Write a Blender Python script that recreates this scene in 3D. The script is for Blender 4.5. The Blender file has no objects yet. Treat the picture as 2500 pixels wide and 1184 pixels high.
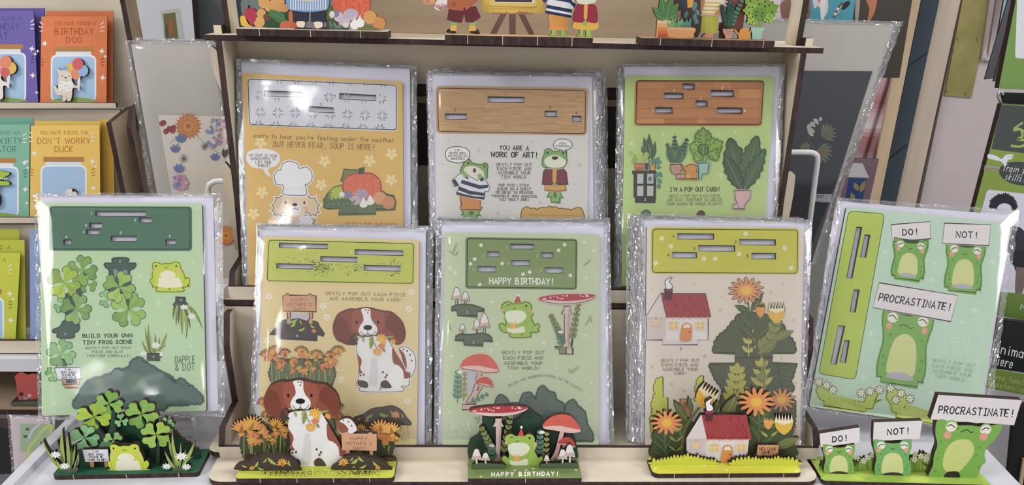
import bpy, math, random
from mathutils import Vector, Matrix
from mathutils.geometry import tessellate_polygon
random.seed(7)
SC = bpy.context.scene
COL = SC.collection
MM = 0.001
CAMZ = 1.183                      # eye height; all measures below are mm from the camera point
# ---------------------------------------------------------------- camera
TH, PS, RO = math.radians(28), math.radians(2.5), math.radians(1.4)
FPX, PPX, PPY = 1925.0, 1250.0, 984.0
FW = Vector((math.sin(PS)*math.cos(TH), math.cos(PS)*math.cos(TH), -math.sin(TH)))
_r = Vector((math.cos(PS), -math.sin(PS), 0)); _u = _r.cross(FW)
RT = _r*math.cos(RO) + _u*math.sin(RO)
UP = _u*math.cos(RO) - _r*math.sin(RO)
cd = bpy.data.cameras.new('camera'); cam = bpy.data.objects.new('camera', cd); COL.objects.link(cam)
cd.sensor_width = 36; cd.lens = 36*FPX/2500; cd.sensor_fit = 'HORIZONTAL'
cd.shift_y = (PPY-592)/2500; cd.clip_start = 0.02; cd.clip_end = 50
m = Matrix((RT, UP, -FW)).transposed().to_4x4(); m.translation = Vector((0, 0, CAMZ))
cam.matrix_world = m
SC.camera = cam
# ---------------------------------------------------------------- light and exposure
SC.view_settings.view_transform = 'Standard'; SC.view_settings.look = 'None'
SC.view_settings.exposure = 0.14; SC.view_settings.gamma = 1.0
SC.view_settings.use_curve_mapping = False
w = bpy.data.worlds.new('shop_air'); SC.world = w; w.use_nodes = True
w.node_tree.nodes['Background'].inputs[0].default_value = (0.97, 0.97, 1.0, 1)
w.node_tree.nodes['Background'].inputs[1].default_value = 0.74
def area(name, loc, rot, sx, sy, power, col=(1, 1, 1)):
    d = bpy.data.lights.new(name, 'AREA'); d.shape = 'RECTANGLE'; d.size = sx; d.size_y = sy
    d.energy = power; d.color = col
    o = bpy.data.objects.new(name, d); COL.objects.link(o); o.location = loc; o.rotation_euler = rot
    return o
area('ceiling_panel_light', (-2.15, -0.75, 2.5), (math.radians(30), math.radians(-48), 0), 0.7, 0.9, 30)  # added left side fill, set clear of the sleeves' mirror angles
area('ceiling_panel_light', (2.4, -0.5, 2.5), (math.radians(24), math.radians(50), 0), 0.7, 0.9, 30)  # matching fill added on the right side, out of view
area('ceiling_panel_light', (0.0, 0.02, 2.75), (math.radians(12), 0, 0), 1.9, 0.3, 4.5)  # unseen overhead panel, added for soft light from above
area('ceiling_panel_light', (0.1, 1.25, 2.8), (0, 0, 0), 1.6, 0.35, 16)  # unseen panel over the background, added as fill
def lamp(name, loc, power, r=0.03):
    d = bpy.data.lights.new(name, 'POINT'); d.energy = power; d.shadow_soft_size = r
    o = bpy.data.objects.new(name, d); COL.objects.link(o); o.location = loc
    return o
SPOTS = [((690, 215), 572, 23, 1.5), ((685, 825), 489, 28, 1.35), ((322, 955), 478, 30, 1.5)]   # where the ceiling spots glint in the sleeves
# ---------------------------------------------------------------- helpers
def lin(h):
    h = h.lstrip('#')
    if len(h) == 3: h = ''.join(c*2 for c in h)
    out = []
    for i in (0, 2, 4):
        c = int(h[i:i+2], 16)/255
        out.append(c/12.92 if c <= .04045 else ((c+.055)/1.055)**2.4)
    return tuple(out)+(1.0,)
def blend(a, b, t): return ''.join('%02x' % round(int(a[i:i+2], 16)*(1-t)+int(b[i:i+2], 16)*t) for i in (0, 2, 4))
def ray(x, y): return FW + (RT*(x-PPX) - UP*(y-PPY))/FPX
def at_y(x, y, Y): r = ray(x, y); return r*(Y/r.y)
def at_z(x, y, Z): r = ray(x, y); return r*(Z/r.z)
def at_x(x, y, X): r = ray(x, y); return r*(X/r.x)
def W(p): return Vector((p[0]*MM, p[1]*MM, p[2]*MM+CAMZ))
class Plane:
    def __init__(s, o, u, v):
        s.o = Vector(o); s.u = Vector(u).normalized(); s.v = Vector(v).normalized(); s.n = s.u.cross(s.v).normalized()
    def __call__(s, x, y, off=0.0):
        r = ray(x, y); return r*(s.o.dot(s.n)/r.dot(s.n)) + s.n*off
def lean(px, py, Y, deg, yaw=0):
    a = math.radians(deg); b = math.radians(yaw)
    return Plane(at_y(px, py, Y), (math.cos(b), math.sin(b), 0), (-math.sin(a)*math.sin(b), math.sin(a)*math.cos(b), math.cos(a)))
def wall_at(Y): return Plane((0, Y, 0), (1, 0, 0), (0, 0, 1))
def wall_px(px, py, Z): return wall_at(at_z(px, py, Z).y)
def flat(Z): return Plane((0, 0, Z), (1, 0, 0), (0, 1, 0))
def shift(pl, d): return Plane(pl.o+pl.n*d, pl.u, pl.v)
for (px, py), Y, dg, h in SPOTS:      # ceiling spot lamps, placed by mirror reflection in the leaning sleeves
    q = at_y(px, py, Y); a = math.radians(dg); n = Vector((0, -math.cos(a), math.sin(a))); d = -q.normalized(); r = 2*n.dot(d)*n-d
    L_ = q*MM+r*(h/r.z); lamp('ceiling_spot_lamp', (L_.x, L_.y, L_.z+CAMZ), 2.4, .05)
# --- materials
MATS = {}
def mat(name, fn):
    if name not in MATS:
        mt = bpy.data.materials.new(name); mt.use_nodes = True; MATS[name] = mt
        nt = mt.node_tree; fn(nt, nt.nodes['Principled BSDF'])
    return MATS[name]
def node(nt, t, **kw):
    n = nt.nodes.new(t)
    for k, v in kw.items():
        if k in n.inputs: n.inputs[k].default_value = v
        else: setattr(n, k, v)
    return n
def _grain(nt, scale, ca, cb, lo=.3, hi=.7, detail=4.0):
    tc = node(nt, 'ShaderNodeTexCoord'); mp = node(nt, 'ShaderNodeMapping'); mp.inputs['Scale'].default_value = scale
    nz = node(nt, 'ShaderNodeTexNoise', Scale=1.0, Detail=detail, Roughness=.6)
    cr = node(nt, 'ShaderNodeValToRGB'); e = cr.color_ramp.elements
    e[0].position = lo; e[0].color = ca; e[1].position = hi; e[1].color = cb
    nt.links.new(tc.outputs['Object'], mp.inputs[0]); nt.links.new(mp.outputs[0], nz.inputs[0]); nt.links.new(nz.outputs[0], cr.inputs[0])
    return cr
def _print(nt, b):
    at = node(nt, 'ShaderNodeAttribute', attribute_name='ink')
    cr = _grain(nt, (60, 700, 700), (.9, .9, .9, 1), (1, 1, 1, 1))
    mx = node(nt, 'ShaderNodeMixRGB', blend_type='MULTIPLY'); mx.inputs[0].default_value = .5
    hs = node(nt, 'ShaderNodeHueSaturation', Saturation=.95); nt.links.new(at.outputs['Color'], hs.inputs['Color']); nt.links.new(hs.outputs[0], mx.inputs[1]); nt.links.new(cr.outputs[0], mx.inputs[2]); nt.links.new(mx.outputs[0], b.inputs['Base Color'])
    b.inputs['Roughness'].default_value = .55; b.inputs['Specular IOR Level'].default_value = .25
def _wood(ca, cb, sc):
    def fn(nt, b):
        cr = _grain(nt, sc, lin(ca), lin(cb), .32, .68)
        nt.links.new(cr.outputs[0], b.inputs['Base Color']); b.inputs['Roughness'].default_value = .6; b.inputs['Specular IOR Level'].default_value = .25
    return fn
def _plain(c, rough=.6, metal=0, var=.06, spec=.3):
    def fn(nt, b):
        l = lin(c); k = 1-var
        cr = _grain(nt, (40, 40, 40), (l[0]*k, l[1]*k, l[2]*k, 1), l)
        nt.links.new(cr.outputs[0], b.inputs['Base Color']); b.inputs['Roughness'].default_value = rough
        b.inputs['Metallic'].default_value = metal; b.inputs['Specular IOR Level'].default_value = spec
    return fn
def _film(dens, bscale, bstr, milk='e8e8ee', base=.03):
    def fn(nt, b):
        nt.nodes.remove(b); out = nt.nodes['Material Output']
        tr = node(nt, 'ShaderNodeBsdfTransparent'); gl = node(nt, 'ShaderNodeBsdfGlossy', Roughness=.07)
        df = node(nt, 'ShaderNodeBsdfDiffuse'); df.inputs[0].default_value = lin(milk)
        lw = node(nt, 'ShaderNodeLayerWeight', Blend=.25)
        tc = node(nt, 'ShaderNodeTexCoord'); nz = node(nt, 'ShaderNodeTexNoise', Scale=bscale, Detail=2.0)
        bp = node(nt, 'ShaderNodeBump', Strength=bstr, Distance=.002)
        nt.links.new(tc.outputs['Object'], nz.inputs[0]); nt.links.new(nz.outputs[0], bp.inputs['Height'])
        nt.links.new(bp.outputs[0], gl.inputs['Normal']); nt.links.new(bp.outputs[0], lw.inputs['Normal'])
        m1 = node(nt, 'ShaderNodeMixShader', Fac=dens); m2 = node(nt, 'ShaderNodeMixShader')
        ma = node(nt, 'ShaderNodeMath', operation='MULTIPLY_ADD'); ma.inputs[1].default_value = .5; ma.inputs[2].default_value = base
        nt.links.new(lw.outputs['Fresnel'], ma.inputs[0]); nt.links.new(ma.outputs[0], m2.inputs[0])
        nt.links.new(tr.outputs[0], m1.inputs[1]); nt.links.new(df.outputs[0], m1.inputs[2])
        nt.links.new(m1.outputs[0], m2.inputs[1]); nt.links.new(gl.outputs[0], m2.inputs[2]); nt.links.new(m2.outputs[0], out.inputs[0])
    return fn
def M(k):
    D = {'print': _print, 'burnt': _wood('2c211f', '4a3833', (300, 300, 90)),
         'birch': _wood('cdbfa8', 'dfd4c1', (5, 60, 60)), 'birchv': _wood('cbbda5', 'dcd0bb', (60, 60, 5)),
         'walnut': _wood('937f69', 'ad9880', (4, 40, 40)), 'brown': _plain('4a3530'),
         'paper': _plain('e2e0ee', .7, 0, .02, .2), 'film': _film(.022, 18, .12), 'crinkle': _film(.12, 130, 1.0, 'f2f2f6', .16),
         'acryl': _film(.10, 6, .1), 'white': _plain('dcdbe0', .45, 0, .03), 'kraft': _plain('cac4bb', .7, 0, .04),
         'steel': _plain('c9c9cc', .25, .9), 'wire': _plain('e6e6e6', .35), 'black': _plain('1d1f21', .5), 'grey': _plain('8f8f92', .5),
         'doorw': _plain('c4b9b9', .5, 0, .06), 'jamb': _wood('b3a595', 'c4b6a6', (60, 60, 4)), 'batten': _wood('b49c80', 'c9b294', (60, 60, 4)),
         'slate': _plain('39454f', .6, 0, .08), 'floorm': _wood('6b5d50', '85766a', (3, 12, 12)), 'wallm': _plain('8b8a88', .8), 'ceil': _plain('d5d5d5', .9),
         'table': _plain('cfcfd6', .35, 0, .03)}
    if k == 'brass':
        def fn(nt, b):
            cr = _grain(nt, (11, 6, 9), lin('857c48'), lin('c0b67c'), .3, .75); nt.links.new(cr.outputs[0], b.inputs['Base Color'])
            b.inputs['Metallic'].default_value = .85; b.inputs['Roughness'].default_value = .3
        return mat(k, fn)
    return mat(k, D[k])
# --- tagging
def tag(o, label=None, cat=None, group=None, kind=None):
    for k, v in (('label', label), ('category', cat), ('group', group), ('kind', kind)):
        if v: o[k] = v
    return o
def thing(name, loc, label, cat, group=None):
    o = bpy.data.objects.new(name, None); o.empty_display_size = .01; COL.objects.link(o); o.location = W(loc)
    return tag(o, label, cat, group)
# --- 2D drawing in traced coordinates; V() sets which enlargement the numbers were read from
_V = [0, 0, 1, 1, 0]
def V(x0=0, y0=0, s=1, rot=0): a = math.radians(rot); _V[:] = [x0, y0, s, math.cos(a), math.sin(a)]
def nums(t):
    if isinstance(t, str): t = [float(a) for a in t.replace(',', ' ').split()]
    if t and not isinstance(t[0], (tuple, list)): t = list(zip(t[0::2], t[1::2]))
    return [cxy(x, y) for x, y in t]
def spline(p, closed=True, k=5):
    n = len(p); out = []
    if n < 3: return list(p)
    for i in range(n if closed else n-1):
        a, b, c, d = (p[(i-1) % n], p[i], p[(i+1) % n], p[(i+2) % n]) if closed else (p[max(i-1, 0)], p[i], p[i+1], p[min(i+2, n-1)])
        for j in range(k):
            t = j/k
            out.append(tuple(.5*(2*b[q]+(c[q]-a[q])*t+(2*a[q]-5*b[q]+4*c[q]-d[q])*t*t+(3*b[q]-a[q]-3*c[q]+d[q])*t**3) for q in (0, 1)))
    if not closed: out.append(p[-1])
    return out
def cxy(x, y): return (_V[0]+(x*_V[3]-y*_V[4])*_V[2], _V[1]+(x*_V[4]+y*_V[3])*_V[2])
GL = {'A': '0 6 2 0 4 6;.8 4 3.2 4', 'B': '0 0 0 6;~0 0 2.8 .3 2.9 2.3 0 2.9;~0 2.9 3.4 3.2 3.4 5.6 0 6', 'C': '~3.8 1 2 0 .3 1.8 .3 4.3 2 6 3.8 5', 'D': '0 0 0 6;~0 0 2.8 .6 3.7 3 2.8 5.4 0 6',
      'E': '3.4 0 0 0 0 6 3.4 6;0 3 2.8 3', 'F': '3.4 0 0 0 0 6;0 3 2.8 3', 'G': '~3.8 1 2 0 .2 1.8 .2 4.3 2 6 3.8 5 3.8 3.4;3.8 3.4 2.2 3.4', 'H': '0 0 0 6;3.8 0 3.8 6;0 3 3.8 3',
      'I': '1 0 3 0;2 0 2 6;1 6 3 6', 'J': '~3 0 3 4.5 2 6 .4 5', 'K': '0 0 0 6;3.6 0 0 3.2 3.8 6', 'L': '0 0 0 6 3.2 6', 'M': '0 6 .4 0 2.2 4 4 0 4.4 6', 'N': '0 6 0 0 3.8 6 3.8 0',
      'O': '@2 3 2 3', 'P': '0 0 0 6;~0 0 3 .3 3.2 2.8 0 3.4', 'Q': '@2 3 2 3;2.6 4.4 4 6.4', 'R': '0 0 0 6;~0 0 3 .3 3.1 2.6 0 3.2;1.4 3.2 3.6 6', 'S': '~3.5 .9 2 0 .4 1.3 1.2 2.6 3 3.4 3.5 4.9 2 6 .2 5.2',
      'T': '0 0 4 0;2 0 2 6', 'U': '~0 0 0 4 .7 5.7 2 6 3.3 5.7 4 4 4 0', 'V': '0 0 2 6 4 0', 'W': '0 0 1.2 6 2.4 1.5 3.6 6 4.8 0', 'X': '0 0 4 6;4 0 0 6', 'Y': '0 0 2 3 4 0;2 3 1.8 6', 'Z': '0 0 3.8 0 0 6 3.8 6',
      '!': '2 0 2 4;2 5.6 2 6', "'": '2 0 2 1.4', ',': '2 5.4 1.6 6.8', '.': '2 5.6 2 6', '&': '~4 6 1 2 1.4 .3 2.8 .6 2.4 2 .4 4 1 5.8 2.6 5.6 4 3.6', '%': '4 0 0 6;@.8 1.2 .8 1.2;@3.2 4.8 .8 1.2', '(': '~2 0 1 3 2 6', ')': '~2 0 3 3 2 6', '-': '.6 3 3 3',
      '0': '@2 3 1.6 3', '1': '1 1 2 0 2 6', '2': '~.4 1.2 2 0 3.4 1.4 2 3.6 .2 6;.2 6 3.8 6', '3': '~.4 .6 2.4 0 3.2 1.6 1.6 2.8;~1.6 2.8 3.6 3.8 2.8 5.8 .2 5.6', '4': '3 6 3 0 0 4 4 4', '5': '3.4 0 .6 0 .4 2.6;~.4 2.6 3 2.6 3.4 4.8 1.8 6 .2 5.4', '6': '~3 0 .8 2.4 .4 4.6 2 6 3.6 4.6 2.4 3 .6 3.8', '7': '0 0 3.8 0 1.4 6', '8': '@2 1.5 1.4 1.5;@2 4.4 1.7 1.6', '9': '@1.9 1.8 1.6 1.8;3.5 1.8 3 6',
      'a': '@1.7 4.2 1.6 1.8;3.4 2.4 3.4 6', 'b': '0 0 0 6;@1.8 4.2 1.7 1.8', 'c': '~3.4 3 1.8 2.4 .2 4.2 1.8 6 3.4 5.4', 'd': '@1.7 4.2 1.6 1.8;3.4 0 3.4 6', 'e': '~.2 4.2 3.2 4.2 2.6 2.6 1.2 2.5 .2 4.2 1.2 5.9 3.2 5.4', 'f': '~3.2 .4 1.8 .2 1.4 2 1.4 6;.2 2.6 3 2.6', 'g': '@1.7 4 1.6 1.6;~3.4 2.4 3.4 6.6 1.8 7.8 .2 7', 'h': '0 0 0 6;~0 3.6 1.6 2.4 3.2 3.4 3.2 6', 'i': '1.1 2.4 1.1 6;1.1 .8 1.1 1.2', 'k': '0 0 0 6;3 2.4 0 4.4 3.2 6', 'l': '1.1 0 1.1 6', 'm': '0 2.4 0 6;~0 3.4 1.2 2.4 2.2 3.4 2.2 6;~2.2 3.4 3.4 2.4 4.4 3.4 4.4 6', 'n': '0 2.4 0 6;~0 3.4 1.6 2.4 3.2 3.4 3.2 6', 'o': '@1.8 4.2 1.7 1.8', 'p': '0 2.4 0 8;@1.8 4.2 1.7 1.8', 'r': '0 2.4 0 6;~0 3.8 1.2 2.5 2.8 2.7', 's': '~3 2.9 1.6 2.4 .5 3.2 2.8 4.8 1.8 6 .2 5.6', 't': '1.5 .6 1.5 6;.2 2.5 3 2.5', 'u': '~0 2.4 .2 5 1.6 6 3.2 5 3.2 2.4;3.2 2.4 3.2 6', 'w': '0 2.4 1 6 2.2 3 3.4 6 4.4 2.4', 'y': '0 2.4 1.8 5.8;3.6 2.4 1 8', 'ä': '@1.7 4.2 1.6 1.8;3.4 2.4 3.4 6;1 .8 1 1.2;2.6 .8 2.6 1.2'}
GW = {' ': 2.6, '!': 2.6, 'I': 3.2, "'": 2.4, ',': 2.6, '.': 2.4, 'M': 4.4, 'W': 4.8, '1': 3, 'i': 2.2, 'l': 2.2, 'm': 4.4, 'w': 4.4, 'f': 3, 't': 3, 'r': 2.8, 'ä': 3.4, '(': 2.6, ')': 2.6}
class Part:
    """One mesh: flat ink shapes and extruded shapes, drawn on a plane."""
    def __init__(s, plane, th=3.0, off=0.0, step=.006):
        s.pl = plane; s.th = th; s.off = off; s.step = step; s.v = []; s.f = []; s.c = []; s.m = []; s.mats = ['print', 'burnt']
    def mi(s, k):
        if k not in s.mats: s.mats.append(k)
        return s.mats.index(k)
    def face(s, pts3, col, mt='print'):
        b = len(s.v); s.v += [tuple(p) for p in pts3]; s.f.append(tuple(range(b, b+len(pts3)))); s.c.append(lin(col)); s.m.append(s.mi(mt))
    def poly(s, p, col, mt='print', tick=True):          # pixel polygon -> flat ink
        if tick: s.off += s.step
        q = [s.pl(x, y, s.off) for x, y in p]
        s.face(q, col, mt)
    def hpoly(s, p, col, holes):                         # flat ink with openings (photo pixels)
        s.off += s.step; F = [[s.pl(x, y, s.off) for x, y in L] for L in [p]+list(holes)]; fl = [a for L in F for a in L]
        for t in tessellate_polygon([[(a.dot(s.pl.u), a.dot(s.pl.v), 0) for a in L] for L in F]):
            q = [fl[i] for i in t]
            if (q[1]-q[0]).cross(q[2]-q[0]).dot(s.pl.n) < 0: q.reverse()
            s.face(q, col)
    def B(s, X, col, t, sm=1, lc='2c352c', bl=6, lw=1.5, bc=None):
        """a piece's outline: solid when X, else printed with its cut line"""
        p = nums(t) if sm != 2 else t
        if sm == 1: p = spline(p)
        if X: s.solid(p, col); return s
        if bl: s.off += s.step; s.ribbon(p, bc or col, bl, True)
        s.poly(p, col); s.off += s.step; s.ribbon(p, lc, lw, True); return s
    def solid(s, p, col, holes=(), mt='print', edge='burnt', th=None, back=True):
        s.off += s.step
        o = s.off; th = th or s.th
        loops = [p]+list(holes)
        F = [[a if isinstance(a, Vector) else s.pl(a[0], a[1], o) for a in L] for L in loops]; B = [[a-s.pl.n*(th+o) for a in L] for L in F]
        if holes:
            fl = [a for L in F for a in L]
            for t in tessellate_polygon([[(a.dot(s.pl.u), a.dot(s.pl.v), 0) for a in L] for L in F]):
                q = [fl[i] for i in t]
                if (q[1]-q[0]).cross(q[2]-q[0]).dot(s.pl.n) < 0: q.reverse()
                s.face(q, col, mt)
        else: s.face(F[0], col, mt)
        if back and not holes: s.face(B[0][::-1], '6b5a4c')
        for L, K in zip(F, B):
            for i in range(len(L)):
                j = (i+1) % len(L); s.face((L[i], K[i], K[j], L[j]), '3a2c28', edge)
    # drawing calls: f sharp polygon, s smooth shape, l line, e ellipse, X/XS extruded
    def F(s, col, t, tick=True): s.poly(nums(t), col, tick=tick); return s
    def S(s, col, t, k=5): s.poly(spline(nums(t), True, k), col); return s
    def X(s, col, t, **kw): s.solid(nums(t), col, **kw); return s
    def XS(s, col, t, k=5, **kw): s.solid(spline(nums(t), True, k), col, **kw); return s
    def E(s, col, x, y, rx, ry=None, rot=0, X=0, n=20):
        ry = ry or rx; a = math.radians(rot)+math.atan2(_V[4], _V[3]); x, y = cxy(x, y); rx *= _V[2]; ry *= _V[2]
        p = [(x+rx*math.cos(t)*math.cos(a)-ry*math.sin(t)*math.sin(a), y+rx*math.cos(t)*math.sin(a)+ry*math.sin(t)*math.cos(a)) for t in (6.28318*i/n for i in range(n))]
        s.solid(p, col) if X else s.poly(p, col); return s
    def ribbon(s, p, col, w, closed=False):
        n = len(p)
        if n < 2: return
        L = []; R = []
        for i in range(n):
            a = p[(i-1) % n] if closed or i else p[0]; b = p[(i+1) % n] if closed or i < n-1 else p[-1]
            dx, dy = b[0]-a[0], b[1]-a[1]; d = math.hypot(dx, dy) or 1
            k = w/2
            if (closed or 0 < i < n-1):
                e = (p[i][0]-a[0], p[i][1]-a[1]); el = math.hypot(*e) or 1
                k = w/2/max(.5, (e[0]*dx+e[1]*dy)/(el*d))
            ex = w*.35*(0 if closed else -1 if i == 0 else 1 if i == n-1 else 0)/d
            x, y = p[i][0]+dx*ex, p[i][1]+dy*ex
            L.append(s.pl(x-dy/d*k, y+dx/d*k, s.off)); R.append(s.pl(x+dy/d*k, y-dx/d*k, s.off))
        for i in range(n if closed else n-1):
            j = (i+1) % n; s.face((L[i], R[i], R[j], L[j]), col)
    def L(s, col, w, t, sm=1, closed=0, k=5):
        s.off += s.step; p = nums(t)
        s.ribbon(spline(p, closed, k) if sm else p, col, w, closed); return s
    def O(s, col, w, t, sm=1): return s.L(col, w, t, sm, 1)
    def T(s, txt, x0, x1, y0, y1, h, col, sw=None, sl=0, arc=0):
        """stroke lettering from x0 to x1, centre line y0 -> y1, letter height h (traced units)"""
        s.off += s.step
        (x0, y0), (x1, y1) = cxy(x0, y0), cxy(x1, y1); h *= _V[2]; sw = sw or h*.14
        ws = [GW.get(c, 4.0) for c in txt]; gap = 1.5; tot = sum(ws)+gap*(len(txt)-1)
        D = math.hypot(x1-x0, y1-y0); kx = D/tot; ky = h/6; ux, uy = (x1-x0)/D, (y1-y0)/D
        kl = min(kx, ky*1.15); pos = 0; o0 = s.off; ns = 0
        for c, wd in zip(txt, ws):
            if c in GL:
                for st in GL[c].split(';'):
                    sm = st[0] == '~'; el = st[0] == '@'
                    q = [float(a) for a in st.strip('~@').split()]
                    if el: pts = [(q[0]+q[2]*math.cos(t*.5236), q[1]+q[3]*math.sin(t*.5236)) for t in range(12)]
                    else:
                        pts = list(zip(q[0::2], q[1::2]))
                        if sm: pts = spline(pts, False, 3)
                    P = []
                    for gx, gy in pts:
                        X = (pos+wd/2)*kx+(gx-wd/2)*kl + sl*(3-gy)*ky; Y = (gy-3)*ky
                        if arc: Y -= arc*_V[2]*math.sin(3.1416*X/D)
                        P.append((x0+ux*X-uy*Y, y0+uy*X+ux*Y))
                    s.off = o0+.0035*(ns % 4); ns += 1
                    s.ribbon(P, col, sw, el)
            pos += wd+gap
        s.off = o0+.0105
        return s
    # motifs
    def star(s, col, x, y, r, n=8, w=.28, inner=None):
        x, y = cxy(x, y); r *= _V[2]; p = []
        for i in range(2*n):
            a = math.pi*i/n+.2; q = r if i % 2 == 0 else r*w
            p.append((x+q*math.sin(a), y-q*math.cos(a)))
        s.poly(p, col); return s
    def daisy(s, x, y, r, n, col, mid=None, sq=1.0, X=0, rot=0, w=.5, line=None, mr=.28):
        x, y = cxy(x, y); r *= _V[2]; p = []
        for i in range(n*4):
            a = math.pi*2*i/(n*4)+rot; q = r*(1 if i % 4 == 0 else .84 if i % 2 else w)
            p.append((x+q*math.cos(a), y+q*sq*math.sin(a)))
        p = spline(p, True, 2)
        s.solid(p, col) if X else s.poly(p, col)
        if line: s.off += s.step; s.ribbon(p, line, 1.2, True)
        if mid: s.poly([(x+r*mr*math.cos(t*.628), y+r*mr*sq*math.sin(t*.628)) for t in range(10)], mid)
        return s
    def leaf(s, col, x0, y0, x1, y1, w, X=0, vein=None, bend=0):
        (x0, y0), (x1, y1) = cxy(x0, y0), cxy(x1, y1); w *= _V[2]; dx, dy = x1-x0, y1-y0; bend *= _V[2]
        d = math.hypot(dx, dy) or 1; nx, ny = -dy/d, dx/d; L = []; R = []
        for t in (0, .12, .3, .5, .7, .88, 1):
            k = w/2*math.sin(math.pi*t**.85); b = bend*4*t*(1-t)
            cx, cy = x0+dx*t+nx*b, y0+dy*t+ny*b
            L.append((cx+nx*k, cy+ny*k)); R.append((cx-nx*k, cy-ny*k))
        p = L+R[-2:0:-1]
        s.solid(p, col) if X else s.poly(p, col)
        if vein:
            s.off += s.step; s.ribbon([(x0, y0), (x0+dx*.5+nx*bend, y0+dy*.5+ny*bend), (x0+dx*.9+nx*bend*.36, y0+dy*.9+ny*bend*.36)], vein, 1.1)
        return s
    def frond(s, col, x0, y0, x1, y1, n, ln, w, stem=None, X=0, vein=None, spread=40):
        """paired leaflets along a stem"""
        if stem: s.L(stem, 2.2, [(x0, y0), (x1, y1)], 0)
        a = math.atan2(y1-y0, x1-x0)
        for i in range(n):
            t = .12+.88*i/max(1, n-1); l = ln*(1-.45*t)
            for sg in (-1, 1):
                b = a+sg*math.radians(spread); px, py = x0+(x1-x0)*t, y0+(y1-y0)*t
                s.leaf(col, px, py, px+l*math.cos(b), py+l*math.sin(b), w, X, vein)
        s.leaf(col, x1, y1, x1+ln*.6*math.cos(a), y1+ln*.6*math.sin(a), w, X)
        return s
    def clover(s, x, y, r, rot, cols, n=4, X=0, line=None, sq=1.0):
        x, y = cxy(x, y); r *= _V[2]
        for i in range(n):
            a = math.radians(rot)+2*math.pi*i/n; hw = 1.0 if n == 4 else 1.15
            P = [(x+q*r*math.cos(a+b*hw), y+sq*q*r*math.sin(a+b*hw)) for q, b in ((.03, 0), (.45, -.52), (.8, -.66), (1.0, -.42), (1.0, -.2), (.86, 0), (1.0, .2), (1.0, .42), (.8, .66), (.45, .52))]
            p = spline(P, True, 4)
            s.solid(p, cols[i % len(cols)]) if X else s.poly(p, cols[i % len(cols)])
            if line: s.off += s.step; s.ribbon(p[6:-5], line, 1.3)
        for i in range(n):
            a = math.radians(rot)+2*math.pi*i/n
            for sg, c in ((-1, 1), (1, 2)):
                s.poly([(x+q*r*math.cos(a+b*sg), y+sq*q*r*math.sin(a+b*sg)) for q, b in ((.04, 0), (.5, .34), (.72, .28), (.8, .05))], blend(cols[i % len(cols)], cols[(i+c) % len(cols)], .45))
        return s
    def build(s, name, parent, label=None):
        o3 = parent.location if parent is not None else Vector((0, 0, 0))
        q = parent
        while q is not None and q.parent is not None: q = q.parent; o3 = o3+q.location
        me = bpy.data.meshes.new(name); me.from_pydata([W(a)-o3 for a in s.v], [], s.f)
        used = sorted(set(s.m)); mp = {k: i for i, k in enumerate(used)}
        for k in used: me.materials.append(M(s.mats[k]))
        me.polygons.foreach_set('material_index', [mp[k] for k in s.m])
        ca = me.attributes.new('ink', 'FLOAT_COLOR', 'CORNER'); buf = []
        for f, c in zip(s.f, s.c): buf += list(c)*len(f)
        ca.data.foreach_set('color', buf); me.update()
        o = bpy.data.objects.new(name, me); COL.objects.link(o)
        if parent is not None: o.parent = parent
        if label: o['label'] = label
        return o
def rr(c, r, k=4):
    """rounded quad from 4 corner points (photo pixels)"""
    c = nums(c); r *= _V[2]; out = []
    for i in range(4):
        p, a, b = c[i], c[i-1], c[(i+1) % 4]
        def tow(q): d = math.hypot(q[0]-p[0], q[1]-p[1]); t = min(r/d, .45); return (p[0]+(q[0]-p[0])*t, p[1]+(q[1]-p[1])*t)
        s0, s1 = tow(a), tow(b)
        for j in range(k+1):
            t = j/k; out.append(tuple((1-t)**2*s0[q]+2*t*(1-t)*p[q]+t*t*s1[q] for q in (0, 1)))
    return out
def scal(t, step, amp, closed=True, spiky=0):
    """scalloped version of a traced outline (photo pixels out)"""
    p = nums(t); step *= _V[2]; amp *= _V[2]; out = []; n = len(p)
    rj = random.Random(len(p)*7+int(p[0][0]))
    for i in range(n if closed else n-1):
        a, b = p[i], p[(i+1) % n]; dx, dy = b[0]-a[0], b[1]-a[1]; d = math.hypot(dx, dy); k = max(1, round(d/step)); nx, ny = dy/d, -dx/d
        for j in range(k):
            am = rj.uniform(.6, 1.25)
            for u, h in (((0, 0), (.5, 1)) if spiky else ((0, 0), (.2, .75), (.5, 1), (.8, .75))):
                t2 = (j+u)/k; h *= am; out.append((a[0]+dx*t2+nx*h*amp, a[1]+dy*t2+ny*h*amp))
    if not closed: out.append(p[-1])
    return out
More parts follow.
